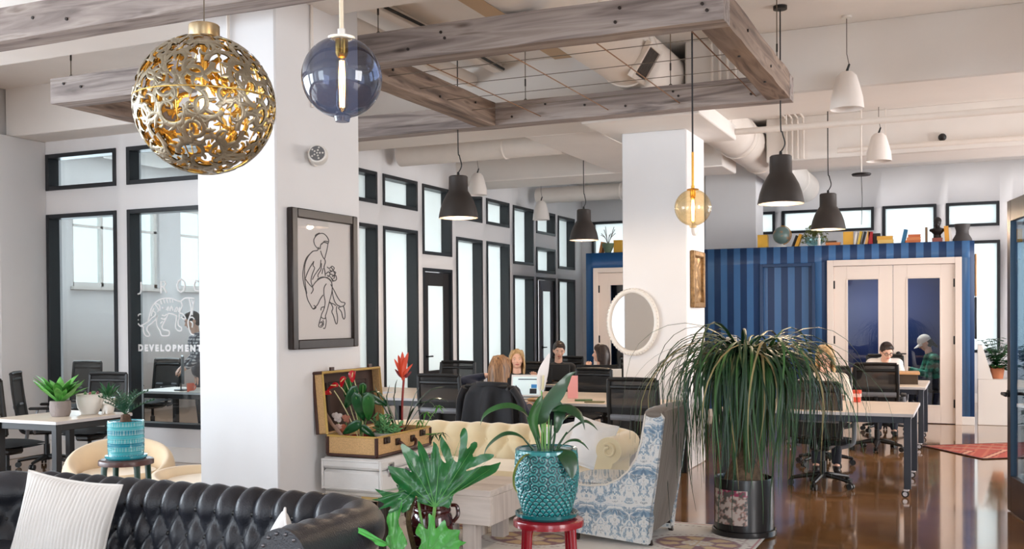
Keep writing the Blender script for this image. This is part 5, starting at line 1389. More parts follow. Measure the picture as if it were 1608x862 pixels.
big = [(500, 562), (440, 545), (385, 525), (392, 497), (330, 470), (285, 440), (240, 395), (215, 345), (200, 297), (250, 302), (305, 312), (352, 335), (325, 290), (302, 225), (283, 150), (330, 172), (372, 205), (400, 235), (390, 185), (396, 130), (430, 172), (455, 220), (470, 262), (480, 200), (492, 142), (512, 155), (530, 200), (552, 262), (575, 270), (545, 200), (535, 150), (545, 100), (580, 150), (608, 205), (628, 262), (655, 258), (664, 170), (668, 100), (690, 50), (712, 70), (718, 130), (712, 185), (742, 155), (775, 143), (772, 190), (748, 235), (800, 225), (855, 218), (890, 228), (862, 258), (795, 285), (742, 308), (703, 328), (780, 308), (860, 290), (932, 273), (915, 310), (880, 350), (800, 390), (720, 430), (655, 462), (615, 490), (612, 530), (592, 566), (555, 558)]
def lobed(outline, org, sx, sz, m, name, parent, veins, curv=.10, M=None, res=26):
    ol = []; n_ = len(outline)
    for i in range(n_):                                  # round the corners of the outline and give it a wavy edge
        a, b, c, d = (V((*outline[(i+k) % n_], 0)) for k in (-1, 0, 1, 2))
        for tt in (0, .33, .66):
            q = .5*((2*b)+(c-a)*tt+(2*a-5*b+4*c-d)*tt*tt+(3*b-a-3*c+d)*tt**3); w_ = 3.5*sin(i*9.1+tt*19)
            ol.append((q.x+w_, q.y+w_*.6))
    poly = [((x-org[0])*sx, (org[1]-y)*sz) for x, y in ol]
    bm = bmesh.new(); bm.faces.new([bm.verts.new((x, 0, z)) for x, z in poly])
    xs = [p[0] for p in poly]; zs = [p[1] for p in poly]
    for i in range(1, res):
        for co, no in (((min(xs)+(max(xs)-min(xs))*i/res, 0, 0), (1, 0, 0)), ((0, 0, min(zs)+(max(zs)-min(zs))*i/res), (0, 0, 1))):
            bmesh.ops.bisect_plane(bm, geom=bm.verts[:]+bm.edges[:]+bm.faces[:], plane_co=co, plane_no=no)
    bmesh.ops.triangulate(bm, faces=bm.faces[:])
    def bend(x, z):
        d = sqrt(x*x+z*z)
        a = atan2(x, z)
        return -curv*4*d*d+.010*cos(a*18)*min(1, d*8)+.008*noise.noise(V((x*18, z*18, 2)))
    for v in bm.verts: v.co.y = bend(v.co.x, v.co.z)
    bmesh.ops.recalc_face_normals(bm, faces=bm.faces)
    me = bpy.data.meshes.new(name); bm.to_mesh(me); bm.free(); me.materials.append(m)
    me.polygons.foreach_set('use_smooth', [True]*len(me.polygons))
    o = put(name, me, parent)
    if M is not None: o.matrix_local = M
    vb = MB()
    for vx, vy in veins:
        X, Z = (vx-org[0])*sx, (org[1]-vy)*sz
        vb.tube([(X*t_, bend(X*t_, Z*t_)-.002, Z*t_) for t_ in (0, .15, .3, .45, .6, .75, .88)], [.0026, .0021, .0018, .0014, .0011, .0008, .0005], 5)
    vb.build('veins', VEIN, o)
    return o
ML = TR(.02, -.03, .28, rx=R(-8))
lobed(big, (500, 560), .00066, .00066, PH, 'leaf', t, [(690, 70), (880, 235), (910, 285), (545, 120), (395, 150), (290, 165), (215, 310), (770, 150), (500, 155), (400, 530)], .12, ML)
MB().tube(bez([(0, 0, .04), (.01, -.02, .2), (.02, -.03, .28)], 5), .0075, 8).build('leaf_stalk', STEM, t)
back = [(0, 0), (-60, -30), (-100, 10), (-150, -20), (-130, 40), (-210, 30), (-280, 20), (-230, 70), (-300, 90), (-220, 110), (-260, 150), (-170, 130), (-190, 180), (-110, 140), (-100, 175), (-40, 120)]
lobed(back, (0, 0), .00066, .00066, PH, 'leaf', t, [(-280, 30), (-290, 90), (-180, 170), (-140, -10)], .10, TR(-.055, .02, .36, rx=R(-20)), 14)
MB().tube(bez([(0, 0, .04), (-.05, .02, .25), (-.055, .02, .36)], 5), .006, 8).build('leaf_stalk', STEM, t)
lo = [(0, 0), (-40, -60), (-20, -120), (-60, -160), (-30, -210), (10, -180), (20, -260), (50, -240), (60, -180), (110, -230), (130, -180), (200, -170), (190, -120), (240, -100), (190, -70), (240, -30), (170, -20), (200, 40), (120, 20), (60, 40)]
lobed(lo, (0, 0), .00075, .00075, PHL, 'leaf', t, [(30, -240), (120, -200), (200, -150), (220, -30), (-30, -180)], .12, TR(-.02, -.09, .06, rx=R(-16)), 14)
lp = [(0, 0), (-50, -60), (-35, -130), (-60, -210), (-20, -290), (20, -340), (30, -250), (20, -180), (60, -120), (90, -60), (60, 0), (95, 60), (40, 90)]
lobed(lp, (0, 0), .00068, .00068, PHL, 'leaf', t, [(10, -310), (-40, -180), (60, -80)], .12, TR(-.165, -.04, .09, rx=R(-14), ry=R(6)), 12)
lf_ = [(0, 0), (-60, -40), (-110, -70), (-160, -100), (-230, -110), (-190, -80), (-120, -40), (-60, 10)]
lobed(lf_, (0, 0), .0007, .0007, mat('bright_new_leaf', (96, 206, 96), .4, noise_amt=.15), 'leaf', t, [(-200, -95)], .1, TR(-.18, -.03, .12), 10)
for p in ((-.02, -.09, .06), (-.165, -.04, .09), (-.18, -.03, .12)): MB().tube([(0, 0, .04), (p[0]*.5, p[1]*.5, .07), p], .005, 7).build('leaf_stalk', STEM, t)
MB().tube(bez([(-.06, .03, .02), (-.1, .03, .2), (-.085, .03, .29), (-.075, .03, .33)], 5), [.012]*11+[.01]*5, 8).build('moss_pole', mat('brown_moss', (82, 66, 40), .95, noise_amt=.5, noise_scale=60, bump=1, bump_scale=70), t)

# --- suitcase plants
SU = (-3.70, 5.95, .78)
def sx(x, y, d=0): return ((x-590)*.0043, d, (700-y)*.0043)
t = thing('anthurium', 'red-flowered anthurium in a red pot at the left in the open suitcase', 'plant', (-3.76, 5.86, .72), RZ)
def ax(x, y, d=0): return ((x-556)*.0043, d, (706-y)*.0043)
MB().lathe([(0, 0), (.055, 0), (.07, .09), (.075, .1), (.066, .1), (.06, .085), (0, .085)], 24).build('pot', mat('red_glazed_pot', (140, 20, 30), .25, coat=.4), t)
ANT = mat('anthurium_red', (200, 24, 40), .2, coat=.6)
for i, (stem, hx, hy, sc_, rl) in enumerate((([(556, 690), (545, 655), (533, 618), (521, 603)], 517, 605, 1, .5), ([(558, 690), (552, 660), (543, 625), (532, 596)], 531, 595, .95, -.3), ([(560, 690), (559, 640), (550, 606), (545, 588)], 546, 586, 1, -.6), ([(555, 690), (540, 655), (526, 628), (516, 612)], 510, 616, .9, .9))):
    MB().tube(bez([ax(*q, -.01*i) for q in stem], 5), .0035, 6).build('flower_stalk', mat('pale_flower_stalk', (206, 200, 150), .5), t)
    h = V(ax(hx, hy, -.02-.01*i)); n_ = 24
    vs = [(0, 0, 0)]; 
    for k in range(n_):
        a = 2*pi*k/n_; r = .036*sc_*(1+.15*cos(a)+.45*max(0, cos(a))**9-.35*exp(-((a-pi)/.5)**2))
        vs.append((r*cos(a), .010*cos(2*a), r*sin(a)*.85))
    o = MB().add(vs, [(0, 1+k, 1+(k+1) % n_) for k in range(n_)]).build('flower', ANT, t, loc=h, rot=(R(58), rl+2.4, R(14*i)))
    MB().cap((-.006, -.004, 0), (.02, -.026, .018), .0045, .003, 8).build('spadix', mat('yellow_spadix', (236, 206, 150), .6), o)
def heart(name, L, W, m):
    """heart leaf hanging from the origin, tip down, facing -Y"""
    mb = MB(); n = 10; vs = []
    for i in range(n):
        t_ = i/(n-1); w = W*(sin(pi*t_**.6))**.7 if 0 < t_ < 1 else 0
        z = -L*t_; y = .35*L*t_*t_-.12*L
        up_ = .2*L*(1-t_)**2
        vs += [(-w, y+.25*w, z+up_), (-w*.5, y+.02*w, z+up_*.5), (0, y+.012, z), (w*.5, y+.02*w, z+up_*.5), (w, y+.25*w, z+up_)]
    mb.add(vs, [(i*5+j, i*5+j+1, i*5+j+6, i*5+j+5) for i in range(n-1) for j in range(4)])
    return mb.mesh(name, m, 70)
for (bx0, by0), (tx0, ty0), W_, d, m_ in (((552, 621), (563, 661), .040, -.07, LEAFD), ((572, 622), (570, 660), .042, -.09, LEAF), ((556, 662), (530, 679), .034, -.10, LEAFD), ((540, 596), (530, 624), .026, .0, LEAF), ((549, 610), (531, 642), .036, -.04, LEAFD), ((566, 620), (598, 637), .030, -.02, LEAFD), ((562, 668), (580, 684), .026, -.08, LEAFD), ((560, 604), (556, 622), .026, .02, LEAF)):
    p, q = V(ax(bx0, by0, d)), V(ax(tx0, ty0, d)); dv = q-p
    me_ = heart('leaf', dv.length, W_, m_)
    put('leaf', me_, t, p, (0, atan2(-dv.x, -dv.z), 0))
    MB().tube(bez([(0, 0, .09), (p.x*.5, p.y*.4, .09+.6*(p.z-.09)), p+V((0, -.1*dv.length, 0))], 4), .003, 6).build('leaf_stalk', STEM, t)
t = thing('dried_roses', 'bunch of faded pink and rust paper roses against the suitcase lid', 'flowers', (-3.845, 5.80, .78), RZ)
for i, (x, y, r, c) in enumerate(((-.05, .17, .038, (196, 182, 176)), (-.035, .10, .03, (200, 164, 150)), (.0, .085, .045, (178, 96, 70)), (.01, .16, .03, (170, 110, 90)), (.16, .19, .025, (176, 120, 104)))):
    mb = MB()
    for k in range(11):
        a = k*2.4; rr = r*(.25+.75*k/10)
        mb.ell((rr*.55*cos(a), -.012+.018*k/10, rr*.55*sin(a)), (rr*.6, rr*.22, rr*.5), 8, 6, M=Euler((0, -a, 0)).to_matrix().to_4x4())
    mb.build('rose', mat(f'rose_{c[0]}_{c[1]}', c, .85, noise_amt=.15), t, loc=(x, -.02, y))
    MB().tube([(x, 0, y), (x*.5, .0, -.04)], .003, 5).build('stalk', STEM, t)
t = thing('jade_plant', 'small-leaved jade plant in a white pot in the middle of the suitcase', 'plant', (-3.66, 6.02, .715), RZ)
MB().lathe([(0, 0), (.07, 0), (.085, .10), (.088, .108), (.08, .11), (.075, .09), (0, .09)], 28).build('pot', WHITEC, t)
JL = mat('jade_green', (112, 174, 112), .35, noise_amt=.25, noise_scale=9)
jm = MB().ell((0, .018, 0), (.0135, .021, .005), 8, 5).mesh('leaf', JL)
rnd = random.Random(11)
for i in range(15):
    a = rnd.uniform(0, 6.28); r = rnd.uniform(.02, .12); hgt = rnd.uniform(.14, .25)-.35*r
    tip = V((r*cos(a)*1.15, r*sin(a)*.7, hgt))
    st = bez([(r*.3*cos(a), r*.3*sin(a), .09), (tip.x*.7, tip.y*.7, hgt*.7), tip], 4)
    MB().tube(st, [.006-.003*k/8 for k in range(9)], 6).build('stem', mat('jade_stem', (112, 140, 90), .6), t)
    for k in range(9):
        p = st[3+k % 6]; az = k*2.3+i
        put('leaf', jm, t, p, (R(rnd.uniform(10, 55)), 0, az), scale=[rnd.uniform(.8, 1.25)]*3)
t = thing('bromeliad', 'bromeliad with orange-red flower spike and long strap leaves in the suitcase', 'plant', (-3.65, 6.22, .72), RZ)
MB().lathe([(0, 0), (.05, 0), (.06, .08), (.054, .08), (0, .07)], 20).build('pot', mat('dark_nursery_pot', (34, 32, 32), .6), t)
def bx_(x, y, d=0): return ((x-622)*.0045, d, (706-y)*.0045)
for pts, w in (([(620, 690), (605, 650), (590, 625), (575, 622), (562, 632)], .024), ([(622, 690), (640, 650), (655, 630), (672, 618), (690, 616)], .02), ([(622, 690), (645, 655), (665, 636), (684, 634), (696, 640)], .016), ([(624, 690), (634, 655), (641, 632), (650, 616)], .016), ([(618, 690), (600, 655), (588, 632), (581, 612)], .016), ([(624, 690), (636, 655), (652, 640), (668, 640), (676, 650)], .012), ([(618, 690), (606, 660), (600, 630), (604, 612)], .016), ([(622, 690), (612, 640), (612, 615), (616, 604)], .014)):
    MB().add(*ribbon(bez([bx_(*q, -.02) for q in pts], 4), w, None, .5)).build('leaf', LEAFD, t, sharp=60)
MB().tube(bez([bx_(622, 690), bx_(623, 640), bx_(626, 600)], 4), .008, 8).build('flower_stalk', mat('red_stalk', (150, 40, 34), .5), t)
BR = mat('bromeliad_red', (226, 74, 36), .4, noise_amt=.15)
for i, (x, y, w, dx) in enumerate(((617, 566, .012, -1), (624, 561, .013, 0), (633, 562, .012, 1), (611, 572, .009, -2), (640, 580, .008, 2), (612, 588, .008, -2), (638, 592, .009, 2), (627, 570, .014, .3))):
    MB().add(*ribbon(bez([bx_(625, 607-i, -.006*(i % 3)), bx_(624+dx*2.2, (607+y)/2, -.012), bx_(x, y, -.01*(i % 2))], 4), w*1.5, (1, .3, 0), .4)).build('bract', BR if i < 5 or i == 7 else mat('dark_red_bract', (120, 30, 36), .5), t, sharp=60)
t = thing('schefflera', 'small umbrella plant with finger leaves at the right end of the suitcase', 'plant', (-3.57, 6.33, .72), RZ)
MB().lathe([(0, 0), (.035, 0), (.045, .07), (.04, .07), (0, .06)], 18).build('pot', MATS['dark_nursery_pot'], t)
for (x, y, m_) in ((666, 655, LEAFL), (685, 645, LEAFL), (678, 690, LEAFD), (655, 668, LEAFL), (690, 688, LEAFD)):
    p = V(((x-655)*.0045, -.03, (704-y)*.0045))
    MB().tube(bez([(0, 0, .06), p*.5+V((0, 0, .03)), p], 4), .003, 6).build('leaf_stalk', STEM, t)
    for k in range(6):
        a = k*pi*2/6+.2
        MB().add(*ribbon([p, p+V((.03*cos(a), .012*sin(a), -.004+.01*sin(a))), p+V((.06*cos(a), .02*sin(a), -.035+.02*sin(a)))], [.002, .011, .002], None, .3)).build('leaflet', m_, t, sharp=60)

# --- ponytail palm
t = thing('ponytail_palm', 'big ponytail palm with long drooping strap leaves beside the damask armchair', 'plant', (-1.52, 7.53, 0), 0)
PLA = [mat('palm_green_a', (34, 70, 38), .42, noise_amt=.3, noise_scale=3), mat('palm_green_b', (52, 92, 46), .45, noise_amt=.3, noise_scale=3), mat('palm_green_c', (26, 58, 36), .4, noise_amt=.25, noise_scale=3), mat('palm_straw', (140, 128, 88), .7, noise_amt=.2)]
PPOT = mat('black_glazed_planter', (20, 17, 18), .32, coat=.15)
MB().lathe([(0, 0.02), (.205, 0.02), (.215, .03), (.215, .41), (.212, .425), (.2, .425), (.195, .40), (.195, .36), (0, .36)], 44).build('planter', PPOT, t)
MB().lathe([(0, 0), (.22, 0), (.232, .012), (.232, .05), (.222, .052), (.216, .03), (0, .02)], 44).build('saucer', PPOT, t)
MB().lathe([(0, .372), (.192, .37), (.192, .355), (0, .355)], 30).build('soil', SOIL, t)
def picdye(p):
    f = noise.noise(V((p.x*26, p.y*26, p.z*30)))+.5*noise.noise(V((p.x*70, p.y*70, p.z*70)))
    if p.z > .31 and abs(f) < .22: return (.30, .03, .09, 1)
    return (*((.50, .42, .38) if f > .05 else (.34, .20, .17) if f > -.15 else (.10, .09, .08)), 1)
MB().grid(40, 40, lambda a, b: (.2165*cos(R(-150+78*a)), .2165*sin(R(-150+78*a)), .10+.25*b)).build('painted_panel', print_mat('planter_picture', .3), t, dye=picdye)
TRUNK = mat('palm_trunk_bark', (112, 92, 72), .9, noise_amt=.4, noise_scale=25, bump=1, bump_scale=40)
MB().lathe([(0, .35), (.13, .355), (.15, .40), (.12, .47), (.075, .56), (.06, .75), (.055, .95), (.05, 1.17), (.04, 1.25), (0, 1.27)], 24, rfun=lambda r, z, w: r*(1+.07*noise.noise(V((cos(w)*2, sin(w)*2, z*14))))).build('trunk', TRUNK, t)
MB().tube(bez([(.02, 0, .9), (.12, .02, 1.05), (.16, .02, 1.16)], 4), [.04]*8+[.03], 10).build('side_trunk', TRUNK, t)
rnd = random.Random(21)
PM = []
for k in range(34):
    L = rnd.uniform(1.1, 1.9); e0 = rnd.uniform(42, 86); e1 = rnd.uniform(-97, -84); n = 13
    p = V((0, 0, 0)); pts = [p.copy()]
    kn = rnd.uniform(.22, .42)
    for i in range(n):
        f = (i+.5)/n
        e = e0+(e1-e0)*min(1, (f/ (kn*2))**.9) if f < kn*2 else e1
        p = p+V((cos(R(e)), 0, sin(R(e))))*L/n
        p.y += .016*sin(f*5+k*1.7)
        pts.append(p.copy())
    ws = [.0125*(.7+.3*sin(pi*min(1, 2*i/n)))*(1-(i/n)**2.2*.9) for i in range(n+1)]
    PM.append((leaf_mesh('leaf', pts, ws, PLA[k % 3 if k % 16 else 3], .35, side=(0, 1, 0)), e0))
for i in range(290):
    a = i*2.39996+rnd.uniform(-.2, .2); m_, e0 = PM[rnd.randrange(34)]
    s_ = rnd.uniform(.62, 1.06)
    hx, hy = (.14, .02) if i % 4 == 0 else (0, 0)
    put('leaf', m_, t, (hx+.035*cos(a), hy+.035*sin(a), 1.20+rnd.uniform(-.06, .08)+(.0 if hx == 0 else 0)), (0, R(rnd.uniform(-6, 6)), a), scale=(s_*rnd.uniform(.85, 1.1), s_, s_))
ex = MB()
for i in range(170):
    a = i*2.39996+.3; L = rnd.uniform(.6, 1.3); e0 = rnd.uniform(58, 89); n = 11; p = V((0, 0, 0)); pts = [p.copy()]; kn = rnd.uniform(.10, .30)
    for j in range(n):
        f = (j+.5)/n; e = e0+(-92-e0)*min(1, f/(kn*2)); p = p+V((cos(R(e))*cos(a), cos(R(e))*sin(a), sin(R(e))))*L/n; pts.append(p.copy())
    o_ = V((.14 if i % 4 == 0 else 0, .02, rnd.uniform(1.12, 1.26)))
    ex.add(*ribbon([q+o_ for q in pts], [.011*(1-(j/n)**2*.9) for j in range(n+1)], (-sin(a), cos(a), 0), .35))
ex.build('inner_leaves', PLA[1], t, kind='stuff', sharp=60)
for k, (az, L, e0) in enumerate(((R(200), 1.15, 50), (R(-15), 1.25, 46), (R(150), 1.0, 62), (R(20), 1.1, 55))):
    pts = arc(L, e0, -85, 16, az)
    MB().add(*ribbon(pts, [.009*(1-i/17*.9) for i in range(17)], None, .35)).build('leaf', PLA[k % 3], t, loc=(0, 0, 1.22), sharp=60)

# --- plants on the left table, turquoise pot
def rosette(t, n, L, W, e0, e1, m, zb, seed, spread=.3):
    rnd = random.Random(seed)
    for i in range(n):
        a = i*2.4+rnd.uniform(-.3, .3); f = (i+.5)/n
        s_ = rnd.uniform(.75, 1.1)
        pts = arc(L*s_, e0[0]+(e0[1]-e0[0])*f+rnd.uniform(-6, 6), e1+rnd.uniform(-15, 15), 7, a)
        MB().add(*ribbon(pts, W*s_, None, .35)).build('leaf', m, t, loc=(0, 0, zb), sharp=60)
t = thing('leafy_plant', 'bright green leafy plant in a round grey pot at the left table edge', 'plant', (-7.50, 6.72, .742))
MB().lathe([(0, 0), (.075, 0), (.088, .03), (.092, .08), (.088, .135), (.083, .14), (.078, .13), (.078, .1), (0, .1)], 32).build('pot', mat('grey_stone_pot', (142, 130, 126), .7, noise_amt=.15, bump=.3), t)
GRN = mat('fresh_leaf_green', (112, 186, 92), .35, noise_amt=.3, noise_scale=14)
rosette(t, 34, .31, .038, (40, 90), 18, GRN, .12, 3)
t = thing('succulent_pot', 'white bowl pot of pink-tipped succulents, middle one on the left table', 'plant', (-7.42, 6.98, .742))
MB().lathe([(0, 0), (.075, 0), (.08, .02), (.105, .06), (.115, .12), (.113, .17), (.118, .18), (.108, .185), (.1, .16), (0, .15)], 36).build('pot', WHITEC, t)
SUC = mat('succulent_green', (120, 168, 110), .5, noise_amt=.2); SUP = mat('succulent_pink', (196, 120, 130), .5, noise_amt=.2)
for k, (x, y) in enumerate(((-.05, -.02), (.03, -.04), (.06, .02), (0, .04), (-.03, .05))):
    for j in range(9):
        a = j*2.4
        MB().ell((0, .018, 0), (.011, .02, .006), 7, 5, M=Euler((R(25+5*j), 0, a)).to_matrix().to_4x4()).build('leaf', SUP if k in (1, 2) and j > 3 else SUC, t, loc=(x, y, .165+.003*j))
t = thing('aloe', 'spiky green aloe in a small white pot at the far corner of the left table', 'plant', (-7.36, 7.14, .742))
MB().lathe([(0, 0), (.05, 0), (.075, .13), (.078, .14), (.07, .14), (0, .12)], 28).build('pot', WHITEC, t)
rosette(t, 22, .19, .013, (25, 88), 30, mat('aloe_green', (58, 116, 74), .45, noise_amt=.3, noise_scale=20), .13, 9)
t = thing('rabbit_figurine', 'small white ceramic animal figurine beside the aloe pot', 'figurine', (-7.24, 7.03, .742))
g = MB(); g.ell((0, 0, .05), (.036, .045, .05), 14, 10).ell((0, -.02, .11), (.028, .032, .03), 12, 8).ell((0, -.045, .105), (.016, .018, .014), 10, 6).cap((-.012, -.005, .13), (-.018, .005, .16), .008, .005).cap((.012, -.005, .13), (.018, .005, .16), .008, .005).cap((-.02, -.03, .05), (-.022, -.04, .012), .012, .012).cap((.02, -.03, .05), (.022, -.04, .012), .012, .012)
g.build('figure', WHITEC, t)
t = thing('turquoise_pot', 'turquoise banded ceramic pot with a small sago palm on the brown-seated stool', 'plant', (-4.90, 4.90, .732))
def tqdye(p):
    z = p.z; a = atan2(p.y, p.x)
    band = int(z/.026); k = .5+.5*sin(a*(26 if band % 2 else 40)+band)
    c = (.07, .42, .47) if band % 3 else (.02, .25, .34)
    q = .25 if (z/.026) % 1 < .16 else 0
    w = (.42, .62, .62)
    f = .55*(k > .72)*(band % 2 == 0)+q+.10*noise.noise(V((a*3, z*40, 1)))
    return (*(max(0, c[i]*(1-f)+w[i]*f) for i in range(3)), 1)
MB().lathe([(0, 0), (.12, 0), (.128, .01), (.128, .022), (.12, .024), (0, .014)], 44).build('saucer', mat('turquoise_glaze', (44, 150, 164), .15, coat=.5), t)
MB().grid(130, 60, lambda a, b: ((lambda r: (r*cos(2*pi*a), r*sin(2*pi*a), .018+.215*b))(.112-.003*(abs(((b*8.3) % 1)-.5) > .42)-.006*(1-b)**8)), cu=True).build('pot', print_mat('turquoise_reactive_glaze', .15, coat=.5), t, dye=tqdye)
MB().lathe([(.112, .233), (.11, .238), (.103, .236), (.1, .2), (0, .19)], 44).build('pot_rim', MATS['turquoise_glaze'], t)
MB().lathe([(0, .18), (.03, .19), (.036, .23), (.026, .275), (0, .285)], 14, rfun=lambda r, z, w: r*(1+.2*sin(w*7+z*150))).build('caudex', mat('sago_bark', (92, 66, 50), .9, noise_amt=.4, noise_scale=60), t)
for k in range(11):
    a = k*2.4; pts = arc(.21, 80-20*(k % 3), 14, 9, a)
    mb = MB().tube([p for p in pts], .003, 5)
    for i in range(2, 10):
        p = pts[i]; tt = (pts[min(i+1, 9)]-pts[i-1]).normalized(); s_ = V((0, 0, 1)).cross(tt).normalized()
        for sg in (-1, 1):
            for h_ in (0, .5):
                q = p-tt*.011*h_
                L = .062*sin(pi*min(.95, .18+i/11))
                mb.add([q-tt*.0035, q+tt*.0035, q+s_*sg*L+tt*L*.55+V((0, 0, .014))], [(0, 1, 2)])
    mb.build('frond', mat('sago_green', (46, 92, 62), .4, noise_amt=.25, noise_scale=30), t, loc=(0, 0, .275))
t = thing('trailing_plant', 'thin trailing plant in a dark pot peeking out left of the column base', 'plant', (-5.22, 6.42, 0))
MB().lathe([(0, 0), (.1, 0), (.13, .5), (.135, .62), (.12, .62), (0, .58)], 24).build('pot', mat('brown_tall_pot', (70, 44, 34), .5, noise_amt=.2), t)
for k in range(7):
    a = k*.9; MB().add(*ribbon(arc(.45, 86-7*k, 20, 8, a), .010, None, .3)).build('leaf', mat('olive_leaf', (150, 148, 84), .5, noise_amt=.2), t, loc=(0, 0, .6), sharp=60)

# --- planter wall at right
mb = MB().box(.10, 1.9, 16.1, 16.6, 0, .66, .006); mb.build('trim_3', TRIM, kind='structure')
MB().prism([(.10, .66), (.10, 1.15), (.16, 1.15), (.30, .66)], .5, M=TR(0, 16.35, 0)).build('trim_4', TRIM, kind='structure')
for i, (x, y, hgt, lab) in enumerate(((.36, 16.3, .62, 'bushy green plant in a terracotta pot on the white ledge right of the blue wall'), (.80, 16.4, .55, 'bushy green plant seen through the glass door edge, on the white ledge'), (.95, 14.2, 1.15, 'tall leafy plant behind the glass door at the right edge'))):
    zb = .662 if i < 2 else 0
    t = thing('bushy_plant', lab, 'plant', (x, y, zb))
    s_ = 1 if i < 2 else 1.6
    MB().lathe([(0, 0), (.075*s_, 0), (.1*s_, .17*s_), (.105*s_, .18*s_), (.09*s_, .18*s_), (0, .16*s_)], 24).build('pot', MATS['terracotta'], t)
    rnd = random.Random(40+i)
    for k in range(26):
        a = k*2.4; tip = V((rnd.uniform(.10, .32)*cos(a)*s_, rnd.uniform(.08, .28)*sin(a)*s_, .12*s_+rnd.uniform(.0, hgt-.15*s_)))
        st = bez([(0, 0, .16*s_), (tip.x*.4, tip.y*.4, tip.z*.6+.05), tip], 4)
        mb = MB().tube(st, .004, 5)
        for j in range(2, 9):
            for h_ in range(2):
                b_ = rnd.uniform(0, 6.28); p = st[j]
                q = p+V((cos(b_), sin(b_), .2))*.05*s_; r_ = p+V((cos(b_), sin(b_), -.1))*.11*s_
                mb.add(*ribbon([p, q, r_], [.004, .034*s_, .004], None, .2))
        mb.build('branch', LEAFD if k % 3 else LEAF, t, sharp=60)

# ================================================================== PEOPLE
def voxel(mb, name, m, size, smooth=2, dye=None):
    """melt overlapping limbs into one continuous skin"""
    me = bpy.data.meshes.new('raw'); me.from_pydata(mb.v, [], mb.f)
    o = bpy.data.objects.new('raw', me); COL.objects.link(o)
    r = o.modifiers.new('r', 'REMESH'); r.mode = 'VOXEL'; r.voxel_size = size
    if smooth:
        s_ = o.modifiers.new('s', 'SMOOTH'); s_.iterations = smooth; s_.factor = .5
    dg = bpy.context.evaluated_depsgraph_get()
    out = bpy.data.meshes.new_from_object(o.evaluated_get(dg)); out.name = name
    bpy.data.objects.remove(o); bpy.data.meshes.remove(me)
    out.materials.clear(); out.materials.append(m)
    out.polygons.foreach_set('use_smooth', [True]*len(out.polygons))
    if dye:
        a = out.color_attributes.new('dye', 'FLOAT_COLOR', 'POINT')
        for i, v in enumerate(out.vertices): a.data[i].color = dye(v.co)
    return out
EYEW = mat('eye_white', (235, 232, 228), .3); EYED = mat('eye_dark', (46, 34, 28), .2); LIP = mat('lips', (178, 92, 88), .45)
JEANS = mat('dark_trousers', (38, 42, 54), .85, noise_amt=.15)
SHOE = mat('dark_shoe', (30, 26, 24), .5)
